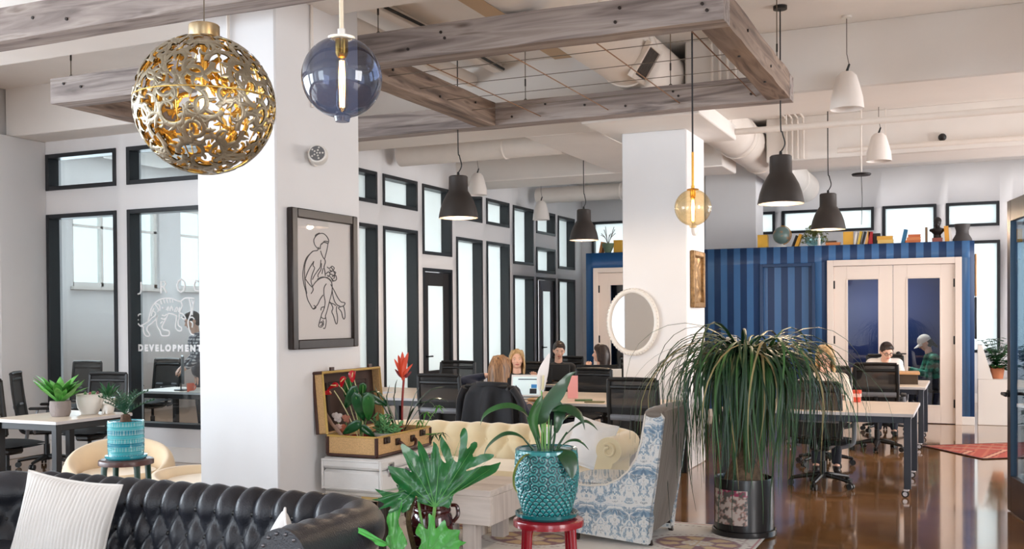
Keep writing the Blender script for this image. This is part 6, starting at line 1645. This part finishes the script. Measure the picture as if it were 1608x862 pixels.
def person(label, loc, rz, shirt, hair, hstyle, head=(0, 0, 0), lean=.03, arms=None, skin=SKIN2, stand=False, glasses=False, cap=None, beard=False, dye=None, slim=1, seat=.0, hunch=0):
    t = thing('person', label, 'person', loc, rz)
    dz = .42 if stand else seat
    def U(x, y, z): return V((x, y, z+dz))
    pel, wai, che, nek = U(0, .0, .52), U(0, -lean*.35, .70), U(0, -lean*.75, .88), U(0, -lean, .985)
    if arms is None: arms = (((.25, -.10, .68), (.16, -.34, .765)), ((-.25, -.10, .68), (-.14, -.34, .765)))
    sh = [U(.165*slim, -lean*.9, .925), U(-.165*slim, -lean*.9, .925)]
    el = [U(*a[0]) for a in arms]; wr = [U(*a[1]) for a in arms]
    b = MB()
    def torso(b, g):
        b.cap(pel+V((-.07, 0, 0)), pel+V((.07, 0, 0)), .115+g, .115+g).cap(pel, wai, .125+g, .112+g).cap(wai+V((-.03, 0, 0)), che+V((-.045, 0, 0)), .105+g, .115+g).cap(wai+V((.03, 0, 0)), che+V((.045, 0, 0)), .105+g, .115+g)
        b.cap(sh[0], sh[1], .062+g, .062+g).cap(che, nek+V((0, .005, -.02)), .10+g, .06+g)
        for i in (0, 1): b.cap(sh[i], el[i], .056+g, .043+g)
    torso(b, 0)
    MH = Matrix.Translation(nek+V((0, -.01-hunch, .075-hunch*.8))) @ Euler((head[0], head[1], head[2])).to_matrix().to_4x4()
    b.cap(nek+V((0, 0, -.03)), MH @ V((0, .005, .05)), .056, .05)
    h = MB()
    h.ell((0, .005, .125), (.076, .094, .100), 20, 14).ell((0, -.024, .07), (.056, .062, .066), 16, 10).ell((0, -.052, .03), (.028, .03, .022), 12, 8)
    h.cap((0, -.086, .115), (0, -.101, .085), .009, .013, 8).cap((-.010, -.090, .078), (.010, -.090, .078), .010, .010, 8)
    h.cap((-.016, -.077, .052), (.016, -.077, .052), .010, .010, 8)
    for sx in (-1, 1): h.ell((sx*.075, .012, .10), (.011, .02, .03), 8, 6).cap((sx*.018, -.083, .128), (sx*.042, -.074, .128), .010, .009, 8).ell((sx*.04, -.062, .085), (.022, .02, .022), 10, 6)
    h.xf(MH); b.v += []; o_ = len(b.v); b.v += h.v; b.f += [tuple(i+o_ for i in f) for f in h.f]
    for i in (0, 1):
        sg = 1 if i == 0 else -1
        b.cap(el[i], wr[i], .041, .028)
        d = (wr[i]-el[i]).normalized(); s_ = d.cross(V((0, 0, 1)))
        s_ = s_.normalized() if s_.length > .1 else V((1, 0, 0))
        n_ = s_.cross(d)
        p0 = wr[i]
        b.cap(p0, p0+d*.075+s_*.018, .026, .019, 10).cap(p0, p0+d*.075-s_*.018, .026, .019, 10)
        for k, (o2, L) in enumerate(((-.03, .062), (-.01, .075), (.011, .070), (.031, .052))):
            q = p0+d*.082+s_*o2; q1 = q+d*L*.5+s_*o2*.15-n_*.004; q2 = q1+d*L*.42-n_*L*.32
            b.cap(q, q1, .0098, .0088, 8).cap(q1, q2, .0088, .0075, 8)
        b.cap(p0+d*.02+s_*sg*-.022, p0+d*.055+s_*sg*-.052-n_*.008, .013, .010, 8).cap(p0+d*.055+s_*sg*-.052-n_*.008, p0+d*.085+s_*sg*-.058-n_*.016, .010, .008, 8)
    hip = [pel+V((.09, -.02, 0)), pel+V((-.09, -.02, 0))]
    if stand: kn = [V((.095, -.02, .49)), V((-.095, -.02, .49))]; an = [V((.10, .01, .09)), V((-.10, .01, .09))]
    else: kn = [V((.10, -.42, .53+seat*.5)), V((-.10, -.42, .53+seat*.5))]; an = [V((.10, -.40, .09)), V((-.10, -.40, .09))]
    for i in (0, 1): b.cap(hip[i], kn[i], .082, .056).cap(kn[i], an[i], .053, .036).cap(an[i]+V((0, .01, -.03)), an[i]+V((0, -.13, -.045)), .036, .028)
    put('body', voxel(b, 'body', skin, .0075, 2), t)
    s = MB(); torso(s, .011)
    for i in (0, 1): s.cap(el[i], el[i]+(wr[i]-el[i])*.9, .054, .038)
    put('top_clothing', voxel(s, 'top_clothing', shirt, .011, 2, dye), t)
    l = MB()
    for i in (0, 1): l.cap(hip[i]+V((0, .02, .01)), kn[i], .094, .068).cap(kn[i], an[i]+V((0, 0, .02)), .064, .05)
    l.cap(hip[0], hip[1], .118, .118)
    put('trousers', voxel(l, 'trousers', JEANS, .014, 2), t)
    f = MB()
    for i in (0, 1): f.cap(an[i]+V((0, .02, -.045)), an[i]+V((0, -.16, -.052)), .042, .035)
    put('shoes', voxel(f, 'shoes', SHOE, .012, 1), t)
    e = MB()
    for sx in (-1, 1): e.ell((sx*.031, -.081, .112), (.0105, .0072, .0046), 10, 6)
    eo = e.xf(MH).build('eyes', EYEW, t)
    e = MB()
    for sx in (-1, 1): e.ell((sx*.031, -.0868, .1112), (.0046, .003, .0042), 8, 6)
    e.xf(MH).build('iris', EYED, eo)
    MB().cap((-.02, -.0865, .052), (.02, -.0865, .052), .0045, .0045, 8).ell((0, -.087, .049), (.014, .004, .005), 8, 6).xf(MH).build('lips', LIP, t)
    e = MB()
    for sx in (-1, 1): e.tube([(sx*.017, -.092, .130), (sx*.032, -.091, .135), (sx*.046, -.082, .131)], [.0035, .004, .0025], 6)
    e.xf(MH).build('eyebrows', hair, t)
    hr = MB()
    if hstyle != 'cap': hr.ell((0, .018, .142), (.084, .099, .096), 20, 14)
    if hstyle in ('short',):
        hr.ell((0, -.03, .20), (.06, .06, .035), 14, 8).ell((0, .045, .10), (.078, .065, .08), 14, 8)
        for k in range(7): hr.cap((-.045+.015*k, -.055, .205), (-.05+.017*k, -.088, .19+.005*sin(k*2)), .016, .008, 8)
    rnd = random.Random(int(abs(loc[0])*1000))
    if hstyle in ('long', 'wavy', 'tied'):
        drop = {'long': -.17, 'wavy': -.08, 'tied': -.02}[hstyle]
        for k in range(22):
            a = R(-108+216*k/21)                          # round the back from cheek to cheek
            x, y = .078*sin(a), .02+.088*cos(a)
            pts = bez([(x*.7, y*.6, .21), (x*1.04, y, .13), (x*1.14, y*1.05+.005, .03), (x*1.12, y*1.0+.01+rnd.uniform(-.01, .01), drop+rnd.uniform(-.03, .03))], 4)
            if hstyle == 'wavy': pts = [p+V((.006*sin(i*.9+k), 0, 0)) for i, p in enumerate(pts)]
            for i in range(len(pts)-1): hr.cap(pts[i], pts[i+1], .019-.010*i/len(pts), .019-.010*(i+1)/len(pts), 7)
        for sx in (-1, 1):
            for k in range(4):
                pts = bez([(sx*.012, -.03-.012*k, .232-.006*k), (sx*.055, -.075+.01*k, .19), (sx*.082, -.05+.01*k, .12), (sx*.09, -.03+.01*k, .02)], 4)
                for i in range(len(pts)-1): hr.cap(pts[i], pts[i+1], .014, .013, 7)
    if hstyle == 'cap':
        hr.ell((0, .04, .10), (.08, .07, .09), 16, 10).cap((0, .08, .10), (0, .12, -.02), .04, .02, 10)
    if hr.v: put('hair', voxel(hr.xf(MH), 'hair', hair, .007, 1), t)
    if glasses:
        g = MB()
        for sx in (-1, 1):
            g.tube([(sx*.033+.023*cos(a), -.101+.006*abs(cos(a)), .112+.018*sin(a)) for a in [2*pi*i/16 for i in range(16)]], .0028, 5, closed=True).tube([(sx*.056, -.094, .118), (sx*.078, -.02, .118), (sx*.079, .01, .11)], .0025, 5)
        g.tube([(-.011, -.102, .116), (.011, -.102, .116)], .0025, 5).xf(MH).build('glasses', BLACK, t)
    if cap:
        c = MB().ell((0, .008, .150), (.088, .104, .095), 24, 14)
        c.v = [(x, y, max(z, .128)) for x, y, z in c.v]
        n_ = 12
        vs = []
        for j in range(2):
            for i in range(n_+1):
                a = -pi/2*1.0+pi*i/n_
                vs.append((.082*sin(a)*(1-.12*j), -.055-.125*j*cos(a)-.02*(1-j)*cos(a), .135-.016*j+.012*cos(a)*(1-j)-.012*sin(a)**2*j))
        c.xf(MH).build('cap_crown', cap, t)
        v2 = [V(p) for p in vs]+[V(p)-V((0, 0, .006)) for p in vs]; m2 = n_+1
        fs = [(i, i+1, m2+i+1, m2+i) for i in range(n_)]+[(2*m2+i, 3*m2+i, 3*m2+i+1, 2*m2+i+1) for i in range(n_)]+[(m2+i, m2+i+1, 3*m2+i+1, 3*m2+i) for i in range(n_)]
        MB().add(v2, fs).xf(MH).build('cap_brim', cap, t)
    return t
BLOND = mat('blonde_hair', (150, 112, 68), .45, rgb2=(224, 192, 142), noise_scale=1, aniso=(70, 70, 6))
HONEY = mat('honey_brown_hair', (84, 56, 38), .45, rgb2=(186, 140, 98), noise_scale=1, aniso=(70, 70, 6))
DKHAIR = mat('dark_brown_hair', (44, 30, 24), .4, noise_amt=.3, noise_scale=30)
def cloth(n, c, na=.06): return mat(n, c, .9, noise_amt=na, noise_scale=7, sheen=.2, bump=.15, bump_scale=60)
person('woman with long honey-brown hair seen from behind, wearing navy, at the long table', (-4.30, 9.20, 0), R(178), cloth('navy_knit', (36, 42, 62)), HONEY, 'long', head=(R(4), 0, R(-8)), lean=.04, seat=-.07, arms=(((.40, -.06, 1.03), (.20, -.12, 1.08)), ((-.28, -.10, .68), (-.20, -.33, .77))))
person('smiling blonde woman facing us across the long table, in black', (-5.0, 11.27, 0), R(22), cloth('black_cardigan', (28, 28, 32)), BLOND, 'wavy', head=(R(-2), 0, R(4)), arms=(((.29, -.12, .70), (.23, -.26, .93)), ((-.24, -.12, .68), (-.12, -.36, .77))), seat=-.08)
person('young man with short dark hair in a black shirt, looking down, behind the long table', (-5.12, 12.93, 0), R(22), cloth('black_shirt', (24, 24, 27)), DKHAIR, 'short', head=(R(16), R(4), R(6)), seat=-.02)
person('dark-haired woman in profile facing left, in an olive-brown top with hand at her chin', (-4.40, 12.72, 0), R(-68), cloth('olive_brown_top', (70, 62, 54)), DKHAIR, 'long', head=(R(-2), 0, 0), arms=(((.20, -.22, .74), (.06, -.20, .96)), ((-.24, -.12, .68), (-.12, -.36, .77))), seat=-.06)
person('blonde woman in glasses and cream sweater, looking down, behind the right table', (-1.40, 11.22, 0), R(8), cloth('cream_sweater', (226, 212, 196)), BLOND, 'wavy', head=(R(18), 0, R(-6)), lean=.06, glasses=True, seat=.0)
person('man in white shirt and glasses bent over the rear right table', (-1.08, 14.66, 0), R(10), cloth('white_shirt', (238, 232, 226)), DKHAIR, 'short', head=(R(24), 0, R(14)), lean=.24, glasses=True, seat=.02, hunch=.085)
def greendye(p):
    k = (sin(p.x*70)+sin(p.z*60)+sin(p.y*70))
    return (.05, .36, .24, 1) if k > -.4 else (.012, .13, .09, 1)
person('person in green jacket and white baseball cap bent over a table behind the glass door', (-.42, 16.9, 0), R(-78), print_mat('green_patterned_jacket', .5), DKHAIR, 'cap', head=(R(30), 0, 0), lean=.15, cap=mat('white_cap_cloth', (240, 234, 228), .8), dye=greendye, arms=(((.22, -.22, .68), (.14, -.46, .77)), ((-.22, -.22, .68), (-.10, -.48, .77))), seat=.0)
def plaid(p):
    a = int(p.x*45+50) % 2; b_ = int(p.z*45+50) % 2
    k = (.72, .72, .74) if a+b_ == 0 else (.10, .11, .14) if a+b_ == 1 else (.03, .03, .05)
    return (*k, 1)
person('person in a checked shirt standing inside the office, half hidden by the column', (-9.20, 10.55, 0), R(-40), print_mat('checked_shirt', .9), DKHAIR, 'short', head=(R(20), 0, 0), lean=.08, arms=(((.26, -.08, .70), (.20, -.24, .56)), ((-.26, -.06, .70), (-.22, -.22, .56))), stand=True, dye=plaid)

# coat on the chair
COAT = mat('black_navy_coat', (19, 21, 28), .75, noise_amt=.25, noise_scale=4, sheen=.2)
t = thing('coat', 'dark coat draped over the chair of the long-haired woman', 'coat', (-4.22, 8.84, 0), R(-2))
def coatf(a, b):
    th = R(-118+236*a); z = .985-.62*b
    w = .285+.045*b**.6; dpt = .105+.03*b
    fold = 1+.17*b**.6*sin(th*8+1.3*sin(b*3))+.07*sin(th*15+b*2)*b**.5
    sh_ = .05*max(0, .25-b)/.25
    return (w*sin(th)*fold*(1-sh_*2), .045-dpt*cos(th)*fold-.022*b**.5*sin(th*7.5+2*b+.6*sin(b*5))*cos(th*.7)+.03*max(0, .15-b)/.15, z-.045*abs(sin(th))**3*max(0, 1-b*3)-.02*sin(th*3)*b)
MB().grid(90, 40, coatf).build('coat_back', COAT, t, sharp=80)
MB().tube(bez([(-.17, .06, .955), (-.1, -.03, .965), (0, -.05, .968), (.1, -.03, .965), (.17, .06, .955)], 5), .024, 8, flat=(1, .5)).build('collar', COAT, t)
for sx in (-1, 1): MB().tube(bez([(sx*.25, .0, .93), (sx*.32, .03, .80), (sx*.335, .05, .64), (sx*.33, .05, .46)], 6), [.05]*12+[.058]*7, 12, flat=(.7, 1.1)).build('sleeve', COAT, t)

# ================================================================== SMALL THINGS
def simple(name, label, cat, mb, m, loc, rz=0, group=None, kind=None):
    o = mb.build(name, m, None, loc, (0, 0, rz)); return tag(o, label, cat, group)
PAGES = mat('book_pages', (232, 224, 206), .9)
def book(label, loc, w, h, th, c, lean=0, rz=0, lying=False, group='books on top of the blue room'):
    """upright: spine to the front; w = depth, th = thickness, h = height"""
    t = thing('book', label, 'book', loc, rz, group)
    cm = mat('book_cover_%d_%d_%d' % c, c, .55, noise_amt=.05)
    M = (TR(0, 0, th/2, ry=0) @ Matrix.Rotation(pi/2, 4, 'Y') @ TR(0, 0, 0)) if lying else TR(ry=lean)
    if lying:
        MB().box(-h/2, h/2, 0, w, 0, .005).box(-h/2, h/2, 0, w, th-.005, th).box(-h/2, h/2, 0, .006, .005, th-.005).build('cover', cm, t)
        MB().box(-h/2+.005, h/2-.005, .006, w-.005, .005, th-.005).build('pages', PAGES, t)
    else:
        MB().box(0, .005, 0, w, 0, h).box(th-.005, th, 0, w, 0, h).box(.005, th-.005, 0, .006, 0, h).xf(M).build('cover', cm, t)
        MB().box(.005, th-.005, .006, w-.005, .004, h-.004).xf(M).build('pages', PAGES, t)
    return t
def bpx(p): q = p-1193; return -2.978+.00962*q-1.78e-6*q*q
ZB = BZ+.002; YB = 16.12
Yl, Or, Dk, Wh, Tl = (226, 176, 60), (222, 136, 76), (38, 34, 36), (230, 224, 216), (44, 110, 150)
book('yellow book standing face out at the left end of the shelf of the blue room', (bpx(1188), YB, ZB), .14, .20, .15, Yl)
book('black-edged yellow book leaning beside the globe', (bpx(1247), YB, ZB), .14, .21, .045, (232, 170, 50), R(20))
book('thin black book leaning against the yellow one beside the globe', (bpx(1242), YB, ZB), .14, .19, .02, Dk, R(21))
book('orange book lying flat right of the glass bowl', (bpx(1308), YB, ZB), .16, .21, .045, Or, lying=True)
book('dark brown book lying on the flat orange book right of the bowl', (bpx(1305), YB+.01, ZB+.046), .14, .15, .025, (84, 56, 36), lying=True)
book('yellow book standing flat-faced behind the low orange book', (bpx(1324), YB+.02, ZB), .05, .20, .145, (236, 178, 66))
book('white book in the leaning row under the charcoal lamp edge', (bpx(1341), YB, ZB), .15, .19, .03, Wh, R(8))
book('mustard book in the leaning row right of the white one', (bpx(1346), YB, ZB), .15, .205, .035, (222, 186, 70), R(12))
book('black book in the leaning row between two yellow ones', (bpx(1352), YB, ZB), .15, .20, .025, Dk, R(14))
book('amber book ending the leaning row', (bpx(1358), YB, ZB), .15, .20, .04, (232, 172, 96), R(13))
book('red and white book upright in the shelf row', (bpx(1364), YB, ZB), .12, .185, .06, (176, 34, 40))
book('thick black book upright left of the yellow stack', (bpx(1371), YB+.03, ZB), .14, .16, .10, Dk)
book('pale yellow book at the bottom of the yellow stack', (bpx(1391), YB-.03, ZB), .17, .22, .055, (236, 196, 110), lying=True)
book('amber book on top of the yellow stack', (bpx(1390), YB-.03, ZB+.056), .17, .22, .055, (228, 170, 70), lying=True)
book('teal blue book leaning left of the orange stack', (bpx(1415), YB, ZB), .15, .21, .05, Tl, R(12))
for k, c in enumerate(((214, 120, 70), (222, 136, 84), (206, 110, 66))):
    book(('bottom', 'middle', 'top')[k]+' orange book of the orange stack', (bpx(1434+k), YB, ZB+.041*k), .16, .21-.02*k, .04, c, lying=True)
book('thin brown book standing alone left of the bust', (bpx(1453), YB, ZB), .14, .22, .03, (120, 92, 66))
book('maroon book under the black bust', (bpx(1472), YB, ZB), .16, .14, .06, (150, 84, 74), lying=True)
book('amber book standing right of the bust', (bpx(1484), YB, ZB), .14, .225, .06, (232, 166, 70), R(-4))
book('white book beside the dark vase', (bpx(1493), YB, ZB), .14, .20, .025, Wh, R(-8))
t = thing('globe', 'small grey-green world globe on a white stand, left on the blue room', 'globe', (bpx(1226), YB+.05, ZB))
MB().lathe([(0, 0), (.08, 0), (.08, .02), (.02, .03), (.015, .045), (0, .045)], 20).build('stand', WHITEC, t)
MB().tube([(.145*cos(a), 0, .185+.145*sin(a)) for a in [R(-80+16*i) for i in range(12)]], .006, 6).build('meridian_arc', BRASS, t)
def gdye(p):
    f = noise.noise(V((p.x*12, p.y*12, p.z*12))+V((3, 1, 2)))
    return (.34, .20, .11, 1) if f > .30 else (.13, .20, .19, 1)
MB().ell((0, 0, 0), .135, 36, 24).build('sphere', print_mat('globe_print', .3), t, loc=(0, 0, .185), dye=gdye)
t = thing('ivy_bowl', 'glass bowl of trailing ivy under the charcoal lamp on the blue room', 'plant', (bpx(1278), YB+.05, ZB))
MB().lathe([(0, 0), (.08, 0), (.14, .06), (.15, .10), (.14, .14), (.132, .14), (.14, .10), (.13, .06), (0, .012)], 28).build('bowl', glass_mat('aqua_glass', (.75, .92, .92, 1), .1), t)
rnd = random.Random(3); IV = mat('olive_ivy', (92, 100, 42), .5, noise_amt=.3)
for k in range(26):
    a = k*2.4; pts = bez([(0, 0, .08), (.07*cos(a), .05*sin(a), .22+rnd.uniform(0, .12)), (.15*cos(a)*rnd.uniform(.7, 1.2), .09*sin(a), .12+rnd.uniform(-.05, .12)), (.17*cos(a), .1*sin(a), rnd.uniform(.02, .15))], 3)
    mb = MB().tube(pts, .003, 4)
    for p in pts[2::2]: mb.add(*ribbon([p, p+V((.02*cos(k), -.02, .01)), p+V((.04*cos(k), -.03, -.02))], [.003, .02, .003], None, .2))
    mb.build('ivy_strand', IV, t, sharp=60)
t = thing('figurine', 'tiny white figurine in front of the ivy bowl', 'figurine', (bpx(1287), YB-.06, ZB))
MB().lathe([(0, 0), (.026, 0), (.02, .03), (.024, .08), (.016, .11), (.012, .12)], 14).ell((0, 0, .142), (.02, .02, .026), 10, 8).build('figure', WHITEC, t)
t = thing('bust', 'black portrait bust on the maroon book on top of the blue room', 'bust', (bpx(1472), YB+.08, ZB+.062))
g = MB()
g.ell((0, 0, .225), (.052, .062, .07), 16, 12).ell((0, -.03, .19), (.04, .04, .045), 12, 8).cap((0, -.06, .22), (0, -.072, .20), .008, .011, 8).cap((0, .005, .10), (0, 0, .17), .045, .036).cap((-.085, .01, .115), (.085, .01, .115), .026, .026).lathe([(.03, .03), (.05, .05), (.085, .09), (.10, .12), (.07, .14), (.03, .155)], 18).ell((0, 0, .11), (.075, .05, .04), 12, 8).lathe([(0, 0), (.055, 0), (.05, .03), (.035, .06), (0, .07)], 16).ell((0, .02, .25), (.058, .06, .06), 12, 8)
put('bust_figure', voxel(g, 'bust_figure', mat('black_bronze', (28, 24, 24), .4, noise_amt=.1), .007, 1), t)
t = thing('dark_vase', 'dark grey flared vase at the right end of the blue room top', 'vase', (bpx(1511), YB+.06, ZB))
MB().lathe([(0, 0), (.135, 0), (.13, .03), (.09, .10), (.085, .15), (.105, .22), (.11, .25), (.1, .25), (.095, .22), (.078, .15), (0, .06)], 28).build('body', mat('charcoal_stoneware', (62, 58, 58), .6, noise_amt=.15), t)
# left part of the blue room top
def lpx(p): return -5.845+(p-918)*.0105
book('yellow box-like book beside the rear column on the blue room', (lpx(960), YB+.05, ZB), .10, .21, .14, (222, 170, 58))
book('orange book leaning at the left of the green bowl planter', (lpx(935), YB+.05, ZB), .14, .20, .05, (200, 130, 60), R(12))
t = thing('twig_planter', 'green bowl planter with bare twigs left of the rear column, on the blue room', 'plant', (lpx(951), YB+.05, ZB))
MB().lathe([(0, 0), (.05, 0), (.06, .03), (.10, .12), (.105, .16), (.095, .16), (0, .13)], 24).build('pot', mat('sage_pot', (96, 116, 92), .6, noise_amt=.15), t)
rnd = random.Random(8)
for k in range(9):
    a = k*.75; MB().tube(bez([(0, 0, .13), (.05*cos(a), .03*sin(a), .25), (.13*cos(a), .05*sin(a), .34+rnd.uniform(-.05, .1))], 4), .006, 5).build('twig', mat('grey_twig', (120, 112, 104), .8), t)

# things on the desks
t = thing('laptop', 'open silver laptop on the long table beside the woman in the dark coat', 'laptop', (-4.30, 9.86, .741), R(12))
ALU = mat('aluminium', (206, 208, 212), .3, metal=.7)
MB().box(-.165, .165, -.115, .115, 0, .016, .005).build('keyboard_deck', ALU, t)
MB().box(-.15, .15, -.03, .09, .0161, .0175).build('keys', BLACK, t)
MS = TR(0, .115, .016, rx=R(-14))
lo_ = MB().box(-.165, .165, -.004, .004, 0, .235, .004).xf(MS).build('screen_lid', mat('pale_bezel', (226, 226, 226), .35), t)
SCR = mat('screen_pale', (206, 226, 232), .3, emit=(206, 226, 232), emit_s=.35)
so = MB().box(-.148, .148, -.0055, -.004, .018, .212).xf(MS).build('screen', SCR, lo_)
MB().box(.055, .115, -.0065, -.0055, .09, .13).xf(MS).build('screen_photo', mat('screen_blue', (50, 120, 180), .3, emit=(50, 120, 180), emit_s=.3), lo_)
MB().box(.04, .115, -.0065, -.0055, .03, .085).xf(MS).box(-.09, .12, -.0065, -.0055, .18, .19, M=MS).build('screen_panel', mat('screen_dark', (44, 52, 60), .3), lo_)
simple('folder', 'pink folder standing upright on the long table behind the spathe', 'folder', MB().box(-.055, .055, -.004, .004, 0, .24, .002).xf(TR(rx=R(-6), rz=R(20))), mat('pink_card', (240, 170, 170), .7), (-3.83, 10.08, .742))
t = simple('tray', 'flat wooden tray in front of the laptop', 'tray', MB().lathe([(0, 0), (.15, 0), (.16, .02), (.155, .022), (.145, .006), (0, .006)], 28), mat('tray_wood', (186, 150, 104), .5, noise_amt=.15), (-4.02, 9.70, .742))
simple('notebook', 'small green notebook lying right of the pink folder', 'notebook', MB().box(-.09, .09, -.06, .06, 0, .012, .002), mat('green_cover', (80, 110, 70), .7), (-3.62, 9.84, .742), R(20))
simple('notebook', 'olive notebook lying nearest the table edge right of the spathe', 'notebook', MB().box(-.1, .1, -.05, .05, 0, .01, .002), mat('olive_cover', (120, 116, 80), .7), (-3.45, 9.70, .742), R(12))
for lab, x, y, rz_ in (('black monitor before the man in black, its back to us', -4.95, 12.2, 20), ('black monitor left of the dark-haired woman, its back to us', -4.30, 12.2, 18)):
    t = thing('monitor', lab, 'monitor', (x, y, .741), R(rz_), 'black monitors on the far table')
    MB().box(-.26, .26, -.012, .018, .04, .25, .006).build('screen_back', BLACK, t)
    MB().lathe([(0, 0), (.1, 0), (.1, .012), (0, .014)], 20, c=(0, 0, 0)).box(-.03, .03, -.025, -.012, 0, .2, .004).build('stand', BLACK, t)
simple('paper_stack', 'white sheet propped up on the far table before the dark-haired woman', 'paper', MB().box(-.085, .085, -.004, .004, 0, .21, .001).xf(TR(rx=R(-10))), mat('paper_white', (240, 236, 230), .8), (-4.02, 12.05, .742), R(20))
t = thing('paper_cup', 'orange-red cup on the right work table', 'cup', (-1.02, 10.60, .741))
MB().lathe([(0, 0), (.034, 0), (.044, .115), (.046, .118), (.042, .118), (.033, .01), (0, .008)], 24).build('cup_body', mat('coral_cup', (222, 84, 62), .5), t)
MB().lathe([(.039, .05), (.0405, .05), (.0425, .085), (.041, .085)], 24).build('cup_band', mat('pale_band', (240, 190, 180), .6), t)
t = thing('storage_box', 'dark open box with tan card lid on the rear right table', 'box', (-.76, 13.55, .741), R(4))
MB().box(-.17, .17, -.15, .15, 0, .12, .004).build('box_body', mat('dark_brown_card', (70, 56, 44), .8, noise_amt=.15), t)
MB().box(-.19, .19, -.17, .17, .121, .15, .004).build('box_lid', mat('tan_card', (206, 160, 116), .7, noise_amt=.06), t)
t = thing('work_table', 'wooden table inside the blue room, behind the glass door', 'table')
MB().box(-1.75, -.95, 16.5, 17.4, .70, .74, .004).build('table_top', mat('warm_table_wood', (206, 150, 104), .45, noise_amt=.1), t)
for x in (-1.7, -1.0):
    for y in (16.56, 17.34): MB().box(x-.03, x+.03, y-.03, y+.03, 0, .70).build('leg', LEGD, t)
t = thing('stool', 'dark stool under the person in the green jacket', 'stool', (-.42, 16.9, 0))
MB().lathe([(0, .40), (.19, .40), (.19, .44), (0, .44)], 24).build('seat', LEGD, t)
for k in range(4): MB().tube([(.13*cos(k*1.57+.8), .13*sin(k*1.57+.8), .4), (.18*cos(k*1.57+.8), .18*sin(k*1.57+.8), 0)], .014, 8).build('leg', LEGD, t)
simple('wall_plate', 'small white control panel on the blue wall behind the palm', 'switch', MB().box(-.085, .085, -.018, -.0, -.07, .07, .004), WHITEC, (-3.42, 16.04, 1.19))
t = thing('longboard', 'tan and black board hung on the end of the blue wall', 'board', (.062, 16.30, 1.85))
MB().box(0, .03, -.10, .10, 0, .62, .012).build('deck', mat('tan_board', (206, 150, 100), .5, noise_amt=.1), t)
MB().box(0, .03, -.10, .10, -.62, -.005, .012).build('tail', mat('dark_board', (50, 44, 44), .5), t)
t = thing('monitor', 'monitor seen edge-on on the office desk under the tiger', 'monitor', (-8.74, 9.66, .741), R(-47))
MB().box(-.26, .26, -.012, .018, .09, .42, .006).build('screen_back', mat('grey_monitor', (90, 94, 98), .4), t)
MB().lathe([(0, 0), (.1, 0), (.1, .012), (0, .014)], 20).box(-.03, .03, -.025, -.012, 0, .2, .004).build('stand', BLACK, t)
t = thing('monitor', 'black screen on the office desk beside the column edge', 'monitor', (-8.12, 9.62, .741), R(10))
MB().box(-.2, .2, -.012, .018, .03, .25, .006).build('screen_back', mat('blueblack_screen', (30, 44, 54), .3), t)
MB().lathe([(0, 0), (.1, 0), (.1, .012), (0, .014)], 20).box(-.03, .03, -.025, -.012, 0, .1, .004).build('stand', BLACK, t)
simple('mug', 'orange mug on the desk inside the office', 'cup', MB().lathe([(0, 0), (.04, 0), (.046, .1), (.04, .1), (.036, .01), (0, .01)], 20).tube(bez([(.044, 0, .08), (.075, 0, .07), (.07, 0, .035), (.042, 0, .025)], 4), .007, 6), mat('orange_mug', (232, 96, 60), .3), (-8.50, 9.53, .741))
simple('papers', 'loose papers on the desk inside the office', 'paper', MB().box(-.15, .15, -.1, .1, 0, .012, .002), mat('paper_white', (240, 236, 230)), (-8.32, 9.57, .741), R(12))
